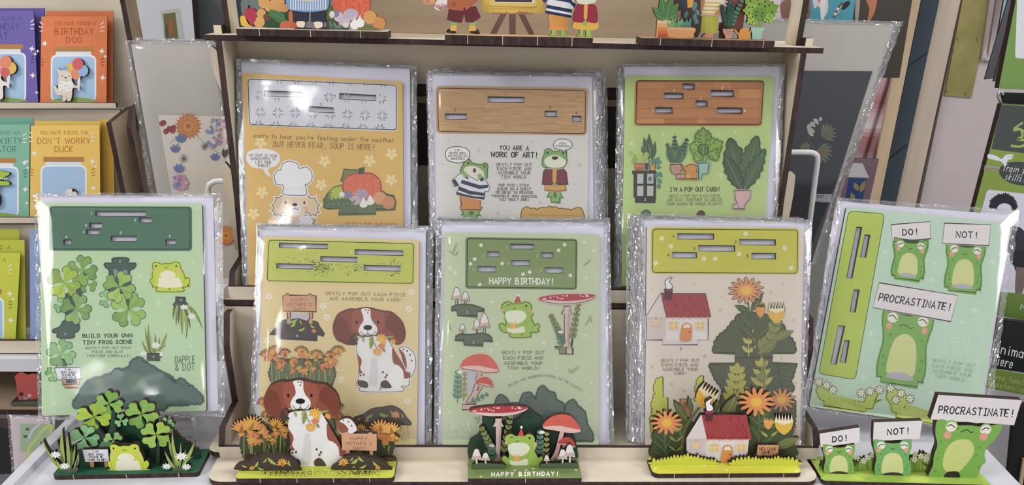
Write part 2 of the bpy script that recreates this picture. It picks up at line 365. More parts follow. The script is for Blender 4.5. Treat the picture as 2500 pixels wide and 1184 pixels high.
# --- plain solids in mm coordinates
def mesh(name, verts, faces, mt, parent=None, label=None, mats=None, smooth=False):
    o3 = Vector((0, 0, 0)); q = parent
    while q is not None: o3 = o3+q.location; q = q.parent
    me = bpy.data.meshes.new(name); me.from_pydata([W(a)-o3 for a in verts], [], faces)
    for k in ([mt] if isinstance(mt, str) else mt): me.materials.append(M(k))
    if mats: me.polygons.foreach_set('material_index', mats)
    if smooth: me.polygons.foreach_set('use_smooth', [True]*len(faces))
    me.update(); o = bpy.data.objects.new(name, me); COL.objects.link(o); o.parent = parent
    if label: o['label'] = label
    return o
def prism(name, pts, axis, a, b, mt, parent=None, edge=None, label=None):
    """polygon pts extruded along axis from a to b; the rim may have its own material"""
    def P(q, t): q = list(q); q.insert(axis, t); return tuple(q)
    n = len(pts); v = [P(p, a) for p in pts]+[P(p, b) for p in pts]
    f = [tuple(range(n)), tuple(range(2*n-1, n-1, -1))]+[(i, n+i, n+(i+1) % n, (i+1) % n) for i in range(n)]
    o = mesh(name, v, f, [mt, edge or mt], parent, label, [0, 0]+[1]*n)
    me = o.data
    import bmesh
    bm = bmesh.new(); bm.from_mesh(me); bmesh.ops.recalc_face_normals(bm, faces=bm.faces); bm.to_mesh(me); bm.free()
    return o
def box(name, x0, x1, y0, y1, z0, z1, mt, parent=None, axis=2, edge=None, label=None):
    q = [(x0, x1), (y0, y1), (z0, z1)]; ab = q.pop(axis); (p0, p1), (q0, q1) = q
    return prism(name, [(p0, q0), (p1, q0), (p1, q1), (p0, q1)], axis, ab[0], ab[1], mt, parent, edge, label)
def rrect(x0, x1, y0, y1, r, k=5, which=(1, 1, 1, 1)):
    out = []
    for (cx, cy, a), on in zip(((x0+r, y0+r, 180), (x1-r, y0+r, 270), (x1-r, y1-r, 0), (x0+r, y1-r, 90)), which):
        if not on: out.append((cx+(-r if a in (180, 90) else r), cy+(-r if a in (180, 270) else r))); continue
        for j in range(k+1):
            t = math.radians(a+90*j/k); out.append((cx+r*math.cos(t), cy+r*math.sin(t)))
    return out
def tube(name, pts, r, mt, parent=None, n=8, label=None):
    pts = [Vector(p) for p in pts]; v = []; f = []
    for i, p in enumerate(pts):
        d = (pts[min(i+1, len(pts)-1)]-pts[max(i-1, 0)]).normalized(); a = d.cross(Vector((.3, .2, 1))).normalized(); b = d.cross(a)
        v += [tuple(p+a*r*math.cos(6.2832*j/n)+b*r*math.sin(6.2832*j/n)) for j in range(n)]
    for i in range(len(pts)-1):
        for j in range(n): f.append((i*n+j, i*n+(j+1) % n, (i+1)*n+(j+1) % n, (i+1)*n+j))
    f += [tuple(range(n))[::-1], tuple(range((len(pts)-1)*n, len(pts)*n))]
    return mesh(name, v, f, mt, parent, label, smooth=True)
def slab(name, pl, corners, n0, n1, mt, parent, edge=None, r=0, label=None):
    """a flat sheet on plane pl with traced corners, from offset n0 to n1"""
    c = rr(corners, r) if r else nums(corners); n = len(c)
    v = [pl(x, y)+pl.n*n1 for x, y in c]+[pl(x, y)+pl.n*n0 for x, y in c]
    f = [tuple(range(n)), tuple(range(2*n-1, n-1, -1))]+[(i, n+i, n+(i+1) % n, (i+1) % n) for i in range(n)]
    return mesh(name, v, f, [mt, edge or mt], parent, label, [0, 0]+[1]*n)
def sleeve(pl, c, parent, n0=-4.0, n1=.9, rim=14, seed=1, sides='lrt', name='plastic_sleeve'):
    """clear bag: two nearly flat film sheets and crumpled margins; c = traced corners TL TR BR BL, rim = margin width (px)"""
    rnd = random.Random(seed); c = nums(c); NX, NY = 18, 26; v = []; f = []; mi = []
    def P(s, t):
        x = (c[0][0]*(1-s)+c[1][0]*s)*(1-t)+(c[3][0]*(1-s)+c[2][0]*s)*t
        y = (c[0][1]*(1-s)+c[1][1]*s)*(1-t)+(c[3][1]*(1-s)+c[2][1]*s)*t
        return x, y
    for side, nn in ((0, n1), (1, n0)):
        b = len(v)
        for j in range(NY+1):
            for i in range(NX+1):
                s, t = i/NX, j/NY; e = min(s, 1-s)*NX; e2 = min(t, 1-t)*NY
                k = min(1, e/1.2, e2/1.2); wob = rnd.uniform(-.12, .12)*min(1, (n1-n0)/4.8)
                mid = (n0+n1)/2
                v.append(pl(*P(s, t))+pl.n*(mid+(nn-mid)*k+wob*k+min(.25, .05*(n1-n0))*math.sin(9*s+5*t+seed)*k*(1 if side == 0 else 0)))
        for j in range(NY):
            for i in range(NX):
                q = (b+j*(NX+1)+i, b+j*(NX+1)+i+1, b+(j+1)*(NX+1)+i+1, b+(j+1)*(NX+1)+i)
                f.append(q[::-1] if side == 0 else q); mi.append(0)
    o = mesh(name, v, f, ['film', 'crinkle'], parent, None, mi, True)
    # crumpled margins
    v = []; f = []
    def strip(p0, p1, inward, nseg):
        b = len(v)
        for j in range(nseg+1):
            t = j/nseg; x = p0[0]+(p1[0]-p0[0])*t; y = p0[1]+(p1[1]-p0[1])*t
            for k in range(5):
                a = k/4*rim*inward[2]
                v.append(pl(x+inward[0]*a+rnd.uniform(-1, 1), y+inward[1]*a)+pl.n*((n0+n1)/2+min(2.2, n1-n0)*rnd.uniform(-.42, .42)))
        for j in range(nseg):
            for k in range(4): f.append((b+j*5+k, b+j*5+k+1, b+(j+1)*5+k+1, b+(j+1)*5+k))
    if 'l' in sides: strip(c[0], c[3], (1, 0, 1), 46)
    if 'r' in sides: strip(c[1], c[2], (-1, 0, 1), 46)
    if 't' in sides: strip(c[0], c[1], (0, 1, .6), 40)
    if 'b' in sides: strip(c[3], c[2], (0, -1, .6), 40)
    mesh('sleeve_margin', v, f, 'crinkle', o)
    return o
def copy_tree(o, delta, parent=None, skip=()):
    c = o.copy(); COL.objects.link(c)
    if parent is None: c.location = o.location+Vector(delta)*MM
    else: c.parent = parent; c.matrix_parent_inverse = o.matrix_parent_inverse.copy()
    for ch in o.children:
        if not any(ch.name.startswith(k) for k in skip): copy_tree(ch, delta, c, skip)
    return c
# ---------------------------------------------------------------- room
TZ = -283.0                                   # table top
FZ = -1183.0
def st(o): o['kind'] = 'structure'; return o
st(box('floor', -2600, 2600, -1800, 2400, FZ-50, FZ, 'floorm'))
st(box('ceiling', -2600, 2600, -1800, 2400, 1650, 1700, 'ceil'))
st(box('wall_back', -2600, 2600, 2300, 2400, FZ, 1650, 'wallm'))
st(box('wall_left', -2650, -2600, -1800, 2400, FZ, 1650, 'wallm'))
st(box('wall_right', 2600, 2650, -1800, 2400, FZ, 1650, 'wallm'))
# ---------------------------------------------------------------- table
a0, a1 = at_z(24, 1184, TZ), at_z(168, 1036, TZ); b0, b1 = at_z(2492, 1184, TZ), at_z(2418, 1106, TZ)
def ext(p, q, Y): t = (Y-p.y)/(q.y-p.y); return (p.x+(q.x-p.x)*t, Y)
tb = thing('display_table', (20, 520, FZ), 'white display table the wooden card stand and little wooden scenes sit on', 'table')
top = [ext(a0, a1, 330), ext(b0, b1, 330), ext(b0, b1, 604), ext(a0, a1, 604)]
prism('table_top', top, 2, TZ-22, TZ, 'table', tb)
def bar(name, p, q, w, z0, z1, mt, par):
    p, q = Vector((*p, 0)), Vector((*q, 0)); d = (q-p).normalized(); n = Vector((-d.y, d.x, 0))*w
    return prism(name, [tuple(v.xy) for v in (p, q, q+n, p+n)], 2, z0, z1, mt, par)
bar('edge_rail', top[0], top[3], -7, TZ, TZ+5, 'table', tb)
for x in (-250, 270):
    for y in (390, 580): box('leg', x-18, x+18, y-18, y+18, FZ, TZ-22, 'white', tb)
# ---------------------------------------------------------------- wooden card stand
XL, XR, XU = -171.0, 226.0, 213.0
sd = thing('card_stand', (23, 470, TZ), 'two tier birch plywood card stand with dark laser cut edges and a top shelf', 'display stand')
prism('base_plate', rrect(-173, 219, 418, 470, 10), 2, TZ+.1, -279, 'birch', sd, 'burnt')
prism('tray_floor', rrect(-180, 229, 446.5, 560, 8), 2, -278.8, -275, 'birch', sd, 'burnt')
box('front_lip', XL, XR, 445, 448, -278.9, -270, 'birch', sd, 1, 'burnt', 'low lip of the bottom tray')
for x in (-4, 52): box('lip_tab', x-5, x+5, 437, 440, -279, -278.93, 'brown', sd)
lowp = [(495, -197), (485, -216), (484, -257), (453, -259.5), (446, -269), (446, -275), (500, -275), (503, -197)]
for x in (XL, XR-4): prism('side_panel', lowp, 0, x, x+4, 'birchv', sd, 'burnt')
prism('tier_back', [(-180, -275), (229, -275), (229, -206), (223, -197), (-174, -197), (-180, -206)]  , 1, 508, 511, 'birch', sd, 'burnt', 'back board of the bottom tier')
prism('upper_tray_floor', rrect(-180, 226, 509, 615, 8), 2, -196.5, -192.5, 'birch', sd, 'burnt')
box('upper_lip', XL, XU, 511, 514, -192.5, -184, 'birch', sd, 1, 'burnt', 'low lip of the upper tray')
upp = [(560, -36.5), (552, -133), (544, -173), (519, -176), (513, -185), (511, -192.5), (606, -192.5), (606, -36.5)]
for x in (XL, XU-4): prism('side_panel', upp, 0, x, x+4, 'birchv', sd, 'burnt')
c1 = at_y(1030, 205, 594).z; c2 = at_y(1030, 236, 594).z; c3 = at_y(1030, 252, 594).z; c4 = at_y(1030, 405, 594).z
box('upper_back', XL+4.1, XU-4.1, 594, 597, c1, -36.5, 'birch', sd, 1)
box('back_rail', XL+4.1, XU-4.1, 595, 597, c3, c2, 'walnut', sd, 1)
box('back_slot_board', XL+4.1, XU-4.1, 598, 601, c4-3, c1+3, 'brown', sd, 1)
box('lower_back', XL+4.1, XU-4.1, 594, 597, -192.5, c4, 'birch', sd, 1)
box('top_shelf', -179, 225.5, 564, 632, -36.5, -33.1, 'birch', sd, 2, 'burnt')
for x in (XL, XU):
    prism('upright', [(583, -33), (583, 70), (604, 70), (604, -33)], 0, x, x+4, 'birchv', sd, 'burnt')
for x0, x1 in ((-176, -171), (217, 222)): box('shelf_peg', x0, x1, 576, 583, -33, -28, 'birch', sd, 1, 'burnt')
box('top_back', -96, 148, 626, 630, -33, 75, 'walnut', sd, 1, 'burnt', 'greyish brown back board behind the top shelf')
# ---------------------------------------------------------------- cards in clear sleeves
def card(label, pl, env, board, slv, rad=6, col='dddddd', slots=(), group=None, seed=1, sides='lrt', name='pop_out_card', loc=None, th=2.2):
    o = loc or (pl(*nums(board)[3])+pl(*nums(board)[2]))/2
    t = thing(name, o, label, 'greeting card', group)
    slab('envelope', pl, env, -2.9, -2.35, 'paper', t)
    P = Part(pl, th); P.solid(rr(board, rad), col, [nums(q) for q in slots])
    sleeve(pl, slv, t, -3.6, 1.2, seed=seed, sides=sides)
    return t, P

def stack(pl, env, board, slv, col, offs, labels, group, rad=6, n0=-4.2, pitch=2.05, seed=50):
    """the further cards of a stack, each a thin sleeved card set a little to the side"""
    out = []
    for i, (d, lb) in enumerate(zip(offs, labels)):
        p2 = shift(pl, n0-pitch*i); mv = lambda q: [(x+(d[0])/_V[2], y+d[1]/_V[2]) for x, y in q]
        # the same sheet seen further back keeps its real size: scale the outline towards the picture point by the depth ratio
        t = thing('pop_out_card', (p2(*nums(mv(board))[3])+p2(*nums(mv(board))[2]))/2, lb, 'greeting card', group)
        slab('envelope', p2, mv(env), -1.6, -1.32, 'paper', t)
        P = Part(p2, 1.25); P.solid(rr(mv(board), rad), col); P.build('board', t)
        sleeve(p2, mv(slv), t, -1.72, .12, seed=seed+i, rim=10)
        out.append(t)
    return out
def sl(k, *r):
    """slots: x0 y0 x1 y1 rectangles, slope k"""
    out = []
    for x0, y0, x1, y1 in r:
        h = y1-y0; w = x1-x0
        out.append([(x0, y0), (x1, y0+k*w), (x1-k*h, y1+k*w), (x0-k*h, y1)])
    return out
SUBN = [0]
def sub(P, X=0, pl=None, th=3.0):
    SUBN[0] = (SUBN[0]+1) % 12
    return Part(pl or P.pl, th, .03+.0013*SUBN[0])
def plate(P, t, c, r, col, slots, bleed=None, bc=None, lc='20241f', nm='base_plate_piece'):
    Q = sub(P); H = [nums(q) for q in slots]
    Q.hpoly(rr(bleed or c, r*1.2), bc or col, H)
    if bc: Q.hpoly(rr(c, r), col, H)
    Q.off += Q.step; Q.ribbon(rr(c, r), lc, 1.7, True)
    for q in H: Q.ribbon(q, '2a2522', 1.0, True)
    return Q
def para(P, col, h, *rows, **k):
    for tx, x0, x1, y0, y1 in rows: P.T(tx, x0, x1, y0, y1, h, col, **k)
def frogA(P, X):
    P.B(X, 'c6d73c', '833 1018 838 1000 812 968 806 930 822 915 834 905 828 860 840 800 832 765 842 735 880 722 920 738 945 745 995 738 1050 740 1080 722 1130 722 1160 748 1168 790 1190 830 1215 890 1222 920 1255 905 1275 940 1268 975 1248 1000 1272 1005 1270 1018' if X else
        '833 1018 838 1000 812 968 806 930 822 915 834 905 828 860 840 800 832 765 842 735 880 722 920 738 945 745 995 738 1050 740 1080 722 1130 722 1160 748 1168 790 1190 830 1215 890 1222 920 1255 905 1275 940 1268 975 1248 1000 1272 1005 1230 1018 1190 1022 1190 1070 890 1070 890 1022')
    P.S('efe9cf', '940 905 915 880 930 850 980 825 1030 822 1085 845 1110 878 1090 905 1120 902 1152 912 1168 950 1170 1018 915 1018 902 950 907 912')
    for x in (857, 1160): P.E('efb09f', x, 828, 24, 17)
    for x in (873, 1115): P.E('23251a', x, 768, 11, 12)
    P.L('4d4a1e', 1.2, '976 776 986 790 1000 794 1018 779')
    P.L('a9b92c', .9, '834 905 850 935 846 975'); P.L('a9b92c', .9, '1222 920 1205 945 1212 985')
def signA(P, X):
    P.B(X, 'c98f5e', '600 915 650 915 650 980 612 985', 0, bl=0); P.B(X, 'c98f5e', '768 912 802 912 805 980 772 982', 0, bl=0)
    P.B(X, 'eceaf0', '517 782 808 778 824 914 552 922', 0, bl=3)
    para(P, '33302e', 22, ('I AM', 632, 700, 802, 802), ('VERY SMALL', 582, 768, 836, 834), ('PLEASE BE', 602, 752, 866, 864), ('NICE TO ME!', 592, 786, 898, 896), sw=1.0)
BUSH = '400 1080 398 1040 440 990 470 930 520 850 590 815 680 795 760 770 810 715 850 735 930 710 960 640 1030 612 1080 660 1170 710 1260 765 1320 790 1370 850 1440 815 1500 880 1550 905 1620 970 1625 1035 1280 1055 1275 1095 1210 1095 1190 1075'
CG = ['8db84f', '9cc45c', '7ba547', 'a6cb5f']; CP = ['86bb7c', '97c787', '79ac6c', '8fc084']; CY = ['a8c437', '97b535', 'b9d04e', '86a63a']; CD = ['7da84a', '6f9b44', '8db656', '86af50']
def grassA(P, X, mode):
    """blades with white starry flowers, read from the little wooden scene"""
    if mode == 0:
        bl = [('8aa34c', 330, 1045, 70, 672, 34, -40), ('9ab052', 330, 1030, 290, 545, 50, -24), ('5d6b45', 360, 1040, 235, 680, 36, -20), ('93ab4f', 370, 1030, 345, 600, 44, 0), ('7f9a4b', 360, 1035, 430, 720, 34, 20), ('55604a', 385, 1045, 400, 735, 30, 0), ('93ab4f', 400, 1042, 470, 810, 38, 22), ('4f5a44', 420, 1042, 462, 870, 26, 10), ('a3b55a', 345, 1045, 215, 890, 30, -14)]
        fl = [(215, 840, 66), (320, 968, 60)]; bp = '270 1010 330 1050 440 1040 470 990 400 1000 340 1000'
    else:
        bl = [('93ab4f', 1600, 1020, 1455, 795, 34, -20), ('93ab4f', 1620, 1010, 1500, 620, 34, -26), ('a3b55a', 1640, 1000, 1545, 570, 38, -34), ('7f9a4b', 1620, 1020, 1635, 700, 30, 8), ('5d6b45', 1590, 1015, 1530, 700, 26, -14), ('a3b55a', 1640, 990, 1795, 690, 40, 16), ('6f7f48', 1650, 1000, 1690, 760, 26, 14), ('8aa34c', 1660, 1010, 1785, 860, 30, -34), ('a3b55a', 1660, 1010, 1705, 890, 26, 0)]
        fl = [(1645, 858, 74), (1480, 972, 58), (1702, 978, 58)]; bp = '1530 1015 1560 1028 1690 1028 1720 1010 1650 985 1580 985'
    for c, x0, y0, x1, y1, w, b in bl:
        if not X: P.leaf('a8bb5e', x0, y0, x1, y1, w+18, 0, None, b); 
        P.leaf(c, x0, y0, x1, y1, w, X, None, b)
        if not X: P.L('2f3a28', 1.1, [(x0, y0), ((x0+x1)/2-b*(y1-y0)/max(1, math.hypot(x1-x0, y1-y0))*1.2, (y0+y1)/2+b*(x1-x0)/max(1, math.hypot(x1-x0, y1-y0))*1.2), (x1, y1)])
    P.B(X, '57634a', bp, bl=0)
    for x, y, r in fl: P.daisy(x, y, r, 9, 'f0f0ec', 'd8d6b8', .66, X, .3, .55, None, .2)
# ================================================================ front cards
# --- frog clover card on the left
V(80, 460, .2365)
pl = lean(300, 1012, 466, 30)
S = sl(.006, (645, 233, 1168, 285), (1098, 300, 1230, 352), (583, 355, 718, 408), (552, 424, 688, 476), (806, 490, 1073, 544), (315, 528, 400, 580), (1370, 528, 1476, 580))
V(); EN = [(97, 474), (517, 475), (530, 1003), (101, 1014)]
V(80, 460, .2365)
t, P = None, None
def sc(pts): return [((x-_V[0])/_V[2], (y-_V[1])/_V[2]) for x, y in pts]
t, P = card('pale green pop-out card with clovers and yellow-green frog, left of the wooden stand', pl, sc(EN), sc([(98, 495), (493, 498), (504, 1003), (102, 1015)]), sc([(80, 469), (541, 471), (548, 1018), (90, 1026)]), 24, 'bfd8ac', S, seed=3, sides='lrtb')
for x, y, r in ((190, 755, 55), (1105, 905, 36), (1650, 775, 42), (1300, 1165, 46)): P.star('dcebd0', x, y, r, 8, .14)
V(80, 720, .2534)
for x, y, r in ((1215, 85, 54), (630, 280, 36), (570, 710, 56), (205, 1045, 56), (1525, 500, 32), (1585, 835, 36), (160, 205, 30)): P.star('dcebd0', x, y, r, 8, .14)
para(P, '35463a', 34, ('BUILD YOUR OWN', 482, 962, 395, 390), ('TINY FROG SCENE', 485, 960, 458, 452), sw=2.0)
para(P, '6f8a70', 22, ('GENTLY POP OUT EACH', 505, 945, 512, 508), ('PIECE AND SLOT', 575, 873, 548, 548), ('TOGETHER CAREFULLY!', 522, 938, 587, 586), sw=1.1)
para(P, '52705a', 66, ('DAPPLE', 1372, 1565, 622, 620), ('& DOT', 1372, 1560, 697, 692), sw=1.5)
V(80, 460, .2365)
Q = plate(P, t, '192 195 1622 202 1622 625 192 622', 32, '487659', S, '170 182 1643 188 1645 645 170 642', '3d6a4e', '24382c')
for c, x, y in (('1', 603, 258), ('2', 1058, 327), ('3', 550, 382), ('4', 527, 450), ('5', 908, 460), ('6', 348, 498), ('7', 1413, 495)): Q.T(c, x-9, x+9, y, y, 24, 'd9e6d2', 1.2)
Q.build('base_plate_piece', t, 'dark green slotted base plate at the top of the board')
R = sub(Q); V(0, 450, .38)      # three clover sprig
R.B(0, '445a4e', '345 950 345 935 385 918 405 885 425 860 425 720 450 700 510 640 545 560 560 600 515 720 470 800 465 870 500 895 508 925 490 948 470 950 470 982 375 982 372 952')
for a in ((560, 640, 62, 20, CD, 3), (528, 555, 98, -80, CD, 4), (412, 632, 108, -60, CY, 4), (400, 780, 52, 150, CP, 3), (490, 800, 98, -72, ['86b35a', '78a850', '93bd66', '6f9d49'], 4)): R.clover(*a[:5], a[5], 0, '2d4030')
R.T('3', 415, 428, 962, 962, 12, 'cfdccb', 1)
R.build('clover_sprig_piece', t)
R2 = sub(R)
R2.B(0, '445a4e', '727 478 820 478 820 508 868 510 862 535 830 560 838 640 860 740 830 800 760 760 700 690 705 560 680 530 676 510 727 508')
for q in ('730 545 745 545 770 570 760 590 735 600', '790 560 800 545 820 560 815 590'): R2.F('8f9a97', q)
for a in ((690, 735, 58, 120, CP, 3), (826, 805, 115, -50, CG, 4), (768, 660, 102, -65, ['a2c559', '94bb55', 'b0cf66', '86ae4c'], 4)): R2.clover(*a[:5], a[5], 0, '2d4030')
R2.T('2', 766, 780, 494, 494, 12, 'cfdccb', 1)
R2.build('clover_sprig_piece', t)
R3 = sub(R2); V(201.3, 491.6, .2055); frogA(R3, 0); R3.T('5', 1025, 1045, 1042, 1042, 26, '4d4a1e', 1.1); R3.build('frog_piece', t, 'yellow-green frog printed on the board')
R4 = sub(R3); V(80+1170*.2534-1620*.178, 720+600*.2534-1020*.178, .178); grassA(R4, 0, 1); V(80, 720, .2534); R4.B(0, '3c4a42', '1105 570 1220 565 1222 628 1105 628', 0, bl=3); R4.T('7', 1156, 1172, 600, 600, 22, 'd7e0d2', 1); R4.build('flower_tuft_piece', t)
R5 = sub(R4)
V(80+1428*.2534+360*.18, 720+80*.2534+1040*.175, .178, 180); grassA(R5, 0, 0); V(80, 720, .2534); R5.B(0, '3c4a42', '1380 25 1470 25 1472 78 1378 75', 0, bl=3); R5.T('9', 1418, 1436, 52, 52, 22, 'd7e0d2', 1); R5.build('flower_tuft_piece', t)
R6 = sub(R5); b = scal(BUSH, 40, 16, 1); R6.B(0, '587367', b, 2, '27382f', 7); 
for q, c in (('900 870 930 780 1000 760 1060 800 1050 880 980 930', '628068'), ('590 860 640 815 690 840 660 890', '6b8a6a'), ('1150 900 1300 850 1450 930 1500 1010 1200 1010', '5e786c')): R6.S(c, q)
R6.build('bush_piece', t)
R7 = sub(R6); R7.B(0, '4f7055', '250 640 300 620 320 700 230 710', bl=3)
for a in ((195, 760, 75, 90, ['8cbc72', '7aac68'], 3), (275, 565, 140, -65, CP, 4)): R7.clover(*a[:5], a[5], 0, '2d4030')
V(80+215*.2534-517*.2145*.985, 720+702*.2534-782*.2145*.985, .2145*.985); signA(R7, 0); R7.F('3a3d3f', '652 918 766 918 766 975 652 975'); R7.B(0, 'c98f5e', '630 975 790 975 790 1012 630 1012', 0, bl=3)
R7.build('clover_and_sign_piece', t)
P.build('board', t)
# ================================================================ motifs used on the cards and on the little scenes
def mari(P, X, x, y, r, c, core=None, n=8, rot=-90, spread=150, line=None):
    """fan-shaped marigold head"""
    x0, y0 = cxy(x, y); R = r*_V[2]; p = []
    for i in range(n):
        for k, q in ((0, .62), (.28, .96), (.5, 1.04), (.72, .96)):
            a = math.radians(rot-spread/2+spread*(i+k)/n); p.append((x0+R*q*math.cos(a), y0+R*q*math.sin(a)))
    a = math.radians(rot+180); p += [(x0+R*.5*math.cos(a+.7), y0+R*.5*math.sin(a+.7)), (x0+R*.62*math.cos(a), y0+R*.62*math.sin(a)), (x0+R*.5*math.cos(a-.7), y0+R*.5*math.sin(a-.7))]
    if X: P.solid(p, c)
    else:
        P.poly(p, c)
        if line: P.off += P.step; P.ribbon(p[:-3], line, 1.4)
    if core: P.E(core, x, y+r*.25, r*.45, r*.4)
    return P
MC = ['e3ac48', 'e0964c', 'e8b654', 'dd8a4a', 'e5a852']
def bedA(P, X, x0, x1, yt, yb, big, n=9, seed=1, line=None, dark='4a5037'):
    """marigold bed between x0 and x1; big = list of (x, y, r, colour, core)"""
    rnd = random.Random(seed); w = x1-x0
    P.B(X, dark, scal([(x0+w*.16, yb), (x0+w*.1, (yt*.35+yb*.65)), (x0+w*.14, yt+(yb-yt)*.3), (x1-w*.14, yt+(yb-yt)*.3), (x1-w*.1, (yt*.35+yb*.65)), (x1-w*.16, yb)], 34, 9, 0, 1), 2, bl=0 if X else 4)
    for i in range(n*2): a = x0+w*rnd.uniform(.14, .86); P.L(rnd.choice(['a9b868', '8f9f55', 'c2c983', '7d8b4b']), 1.6*(_V[2]/.3), [(a+rnd.uniform(-20, 20), yt+(yb-yt)*.35), (a, yb-4)], 0)
    for i in range(n): a = x0+w*rnd.uniform(.12, .88); b = rnd.uniform(.55, .9); P.leaf(rnd.choice(['8ea05c', '6f8050', '5d7049']), a, yt+(yb-yt)*b+25, a+rnd.uniform(-25, 25), yt+(yb-yt)*b-30, 14)
    for x, y, r, c, co in big: mari(P, X, x, y, r, c, co, 9, -90+rnd.uniform(-18, 18), 170, line)
    for i in range(n+6): mari(P, 0, x0+w*rnd.uniform(.1, .9), yt+(yb-yt)*rnd.uniform(.22, .62), rnd.uniform(26, 44), rnd.choice(MC), rnd.choice([None, 'd98450']), 6, rnd.uniform(-130, -50), 130)
BEDL = [(265, 735, 85, 'e29848', None), (345, 715, 95, 'e5ac4a', None), (545, 705, 72, 'e2a23c', None), (620, 750, 50, 'dd9138', 'd97f4a'), (420, 735, 60, 'df9049', None), (360, 800, 62, 'df8c50', 'e09058'), (480, 800, 38, 'e5b04a', None), (550, 780, 42, 'dc8048', None)]
BEDR = [(1400, 745, 95, 'e09a48', None), (1490, 750, 80, 'e5ac4a', None), (1235, 735, 55, 'd9a040', None), (1440, 820, 62, 'd97b40', 'de8a50'), (1520, 820, 44, 'dda040', None), (1350, 800, 50, 'dc8a3c', None)]
def soilA(P, X, t, fl, lv):
    P.B(X, '4a3d36', t, 1, bl=4)
    for x0, y0, x1, y1, w in lv: P.leaf('9db34f', x0, y0, x1, y1, w, 0, 'c2cf7e', 8)
    for x, y, r in fl: mari(P, 0, x, y, r, 'e2a33f', None, 7, -100, 230)
SOL = '205 1058 230 1022 268 1006 300 1002 330 990 360 968 420 955 450 932 520 945 580 932 640 950 690 980 720 1020 742 1062 735 1070 300 1070 290 1060'
SOR = '1020 1062 1045 1012 1075 985 1110 955 1180 938 1260 950 1340 965 1400 985 1440 1010 1465 1045 1462 1064'
FLL = ([(600, 1008, 42), (352, 1050, 22)], [(440, 1000, 470, 965, 14), (480, 962, 560, 1020, 26), (370, 1040, 400, 990, 22), (270, 1020, 315, 1035, 14), (650, 985, 670, 1030, 20), (400, 1040, 450, 1055, 16)])
FLR = ([(1100, 1005, 42), (1380, 1048, 22)], [(1150, 985, 1175, 955, 14), (1160, 1010, 1220, 965, 28), (1220, 950, 1270, 995, 20), (1230, 1045, 1290, 1015, 20), (1340, 990, 1395, 1040, 20), (1175, 1040, 1190, 1025, 12)])
def dogA(P, X, tail=0):
    if tail:
        P.B(X, 'ece8e6', '1000 1030 1036 975 1062 850 1050 760 1022 695 1038 674 1075 668 1120 690 1160 740 1172 826 1150 900 1110 970 1060 1040', 1, bl=5)
        P.S('94513f', '1026 690 1062 720 1085 780 1090 850 1070 920 1040 985 1045 960 1064 850 1052 760')
        for x, y in ((1062, 690), (1095, 705), (1120, 740), (1135, 790)): P.E('6f4a40', x, y, 7, 9)
    P.B(X, 'ebe8e5', '668 590 652 660 650 720 690 790 668 850 668 900 680 960 745 990 740 1030 1062 1030 1090 960 1118 942 1118 900 1080 885 1060 830 1010 750 965 670 930 610 900 570' if X else
        '668 590 652 660 650 720 690 790 668 850 668 900 660 960 640 1000 660 1012 692 1012 692 1062 1045 1062 1045 1018 1105 1010 1118 942 1118 900 1080 885 1060 830 1010 750 965 670 930 610 900 570', 1, bl=5)
    P.S('96503c', '655 735 692 800 680 850 690 890 668 905 668 850'); P.S('96503c', '965 680 1010 750 1060 830 1085 890 1118 905 1112 942 1065 945 1058 880 1020 835 970 805')
    P.E('f0eeec', 998, 935, 68, 98); P.S('dcd6d6', '780 780 800 760 830 790 830 1000 760 1000 770 860')
    P.S('54443d', '660 968 700 965 745 985 745 1030 690 1025 660 1000'); P.S('54443d', '862 985 900 962 935 985 955 1030 870 1030')
    for x, y in ((690, 893), (712, 915), (683, 920), (880, 893), (915, 918), (903, 938)): P.E('7a4a42', x, y, 9, 11)
    hd = '485 390 540 355 600 338 640 342 700 330 760 328 830 345 880 357 950 365 1000 400 1045 450 1068 520 1070 580 1050 622 1010 642 970 622 940 600 900 575 870 555 640 555 652 610 600 642 560 640 515 620 478 600 450 540 450 470'
    P.B(X, '8f4935', hd, 1, bl=6)
    P.S('7c3d2c', '490 400 560 440 600 560 650 610 600 640 540 630 480 590 452 530 455 460'); P.S('7c3d2c', '940 380 1010 420 1060 510 1065 580 1040 622 1000 600 960 540 900 480')
    P.S('9d5540', '612 365 660 342 750 335 840 352 882 375 893 470 860 540 760 560 645 545 607 470')
    P.S('efecea', '690 336 765 334 772 400 792 450 825 490 830 532 805 566 748 560 690 566 666 528 680 482 708 440 704 390')
    P.E('1d1a1a', 747, 499, 39, 23); P.L('1d1a1a', 1.4, '747 520 746 546 720 566 692 546 685 532'); P.L('1d1a1a', 1.4, '746 546 772 566 808 546 814 530')
    for x in (649, 838): P.E('1d1512', x, 452, 10, 15)
    for x, y in ((730, 342), (747, 368), (752, 345)): P.E('7a4a42', x, y, 6, 7)
    for q in ('630 540 618 600 660 640 605 655 580 620', ): P.S('4c3a33', q)
    P.L('566238', 3, '620 580 660 570 700 575 760 574 860 566 930 580 985 576'); P.leaf('8da14f', 790, 580, 770, 690, 40, 0, '6f8440'); P.leaf('9cb05c', 700, 580, 715, 630, 24); P.leaf('8da14f', 905, 590, 985, 575, 24)
    P.L('7f9448', 2, '770 580 800 630 830 690'); mari(P, 0, 832, 708, 42, 'e3a43c', 'e9b552', 9, 90, 260); mari(P, 0, 868, 655, 36, 'dd7a3c', None, 7, 60, 260); mari(P, 0, 868, 600, 50, 'e8ab3a', 'eeb94f', 9, -60, 300)
    P.leaf('7f9448', 880, 680, 900, 720, 22); mari(P, 0, 970, 625, 28, 'e3a43c', None, 7, -60, 250); mari(P, 0, 768, 606, 16, 'e3a43c', None, 6, -60, 250)
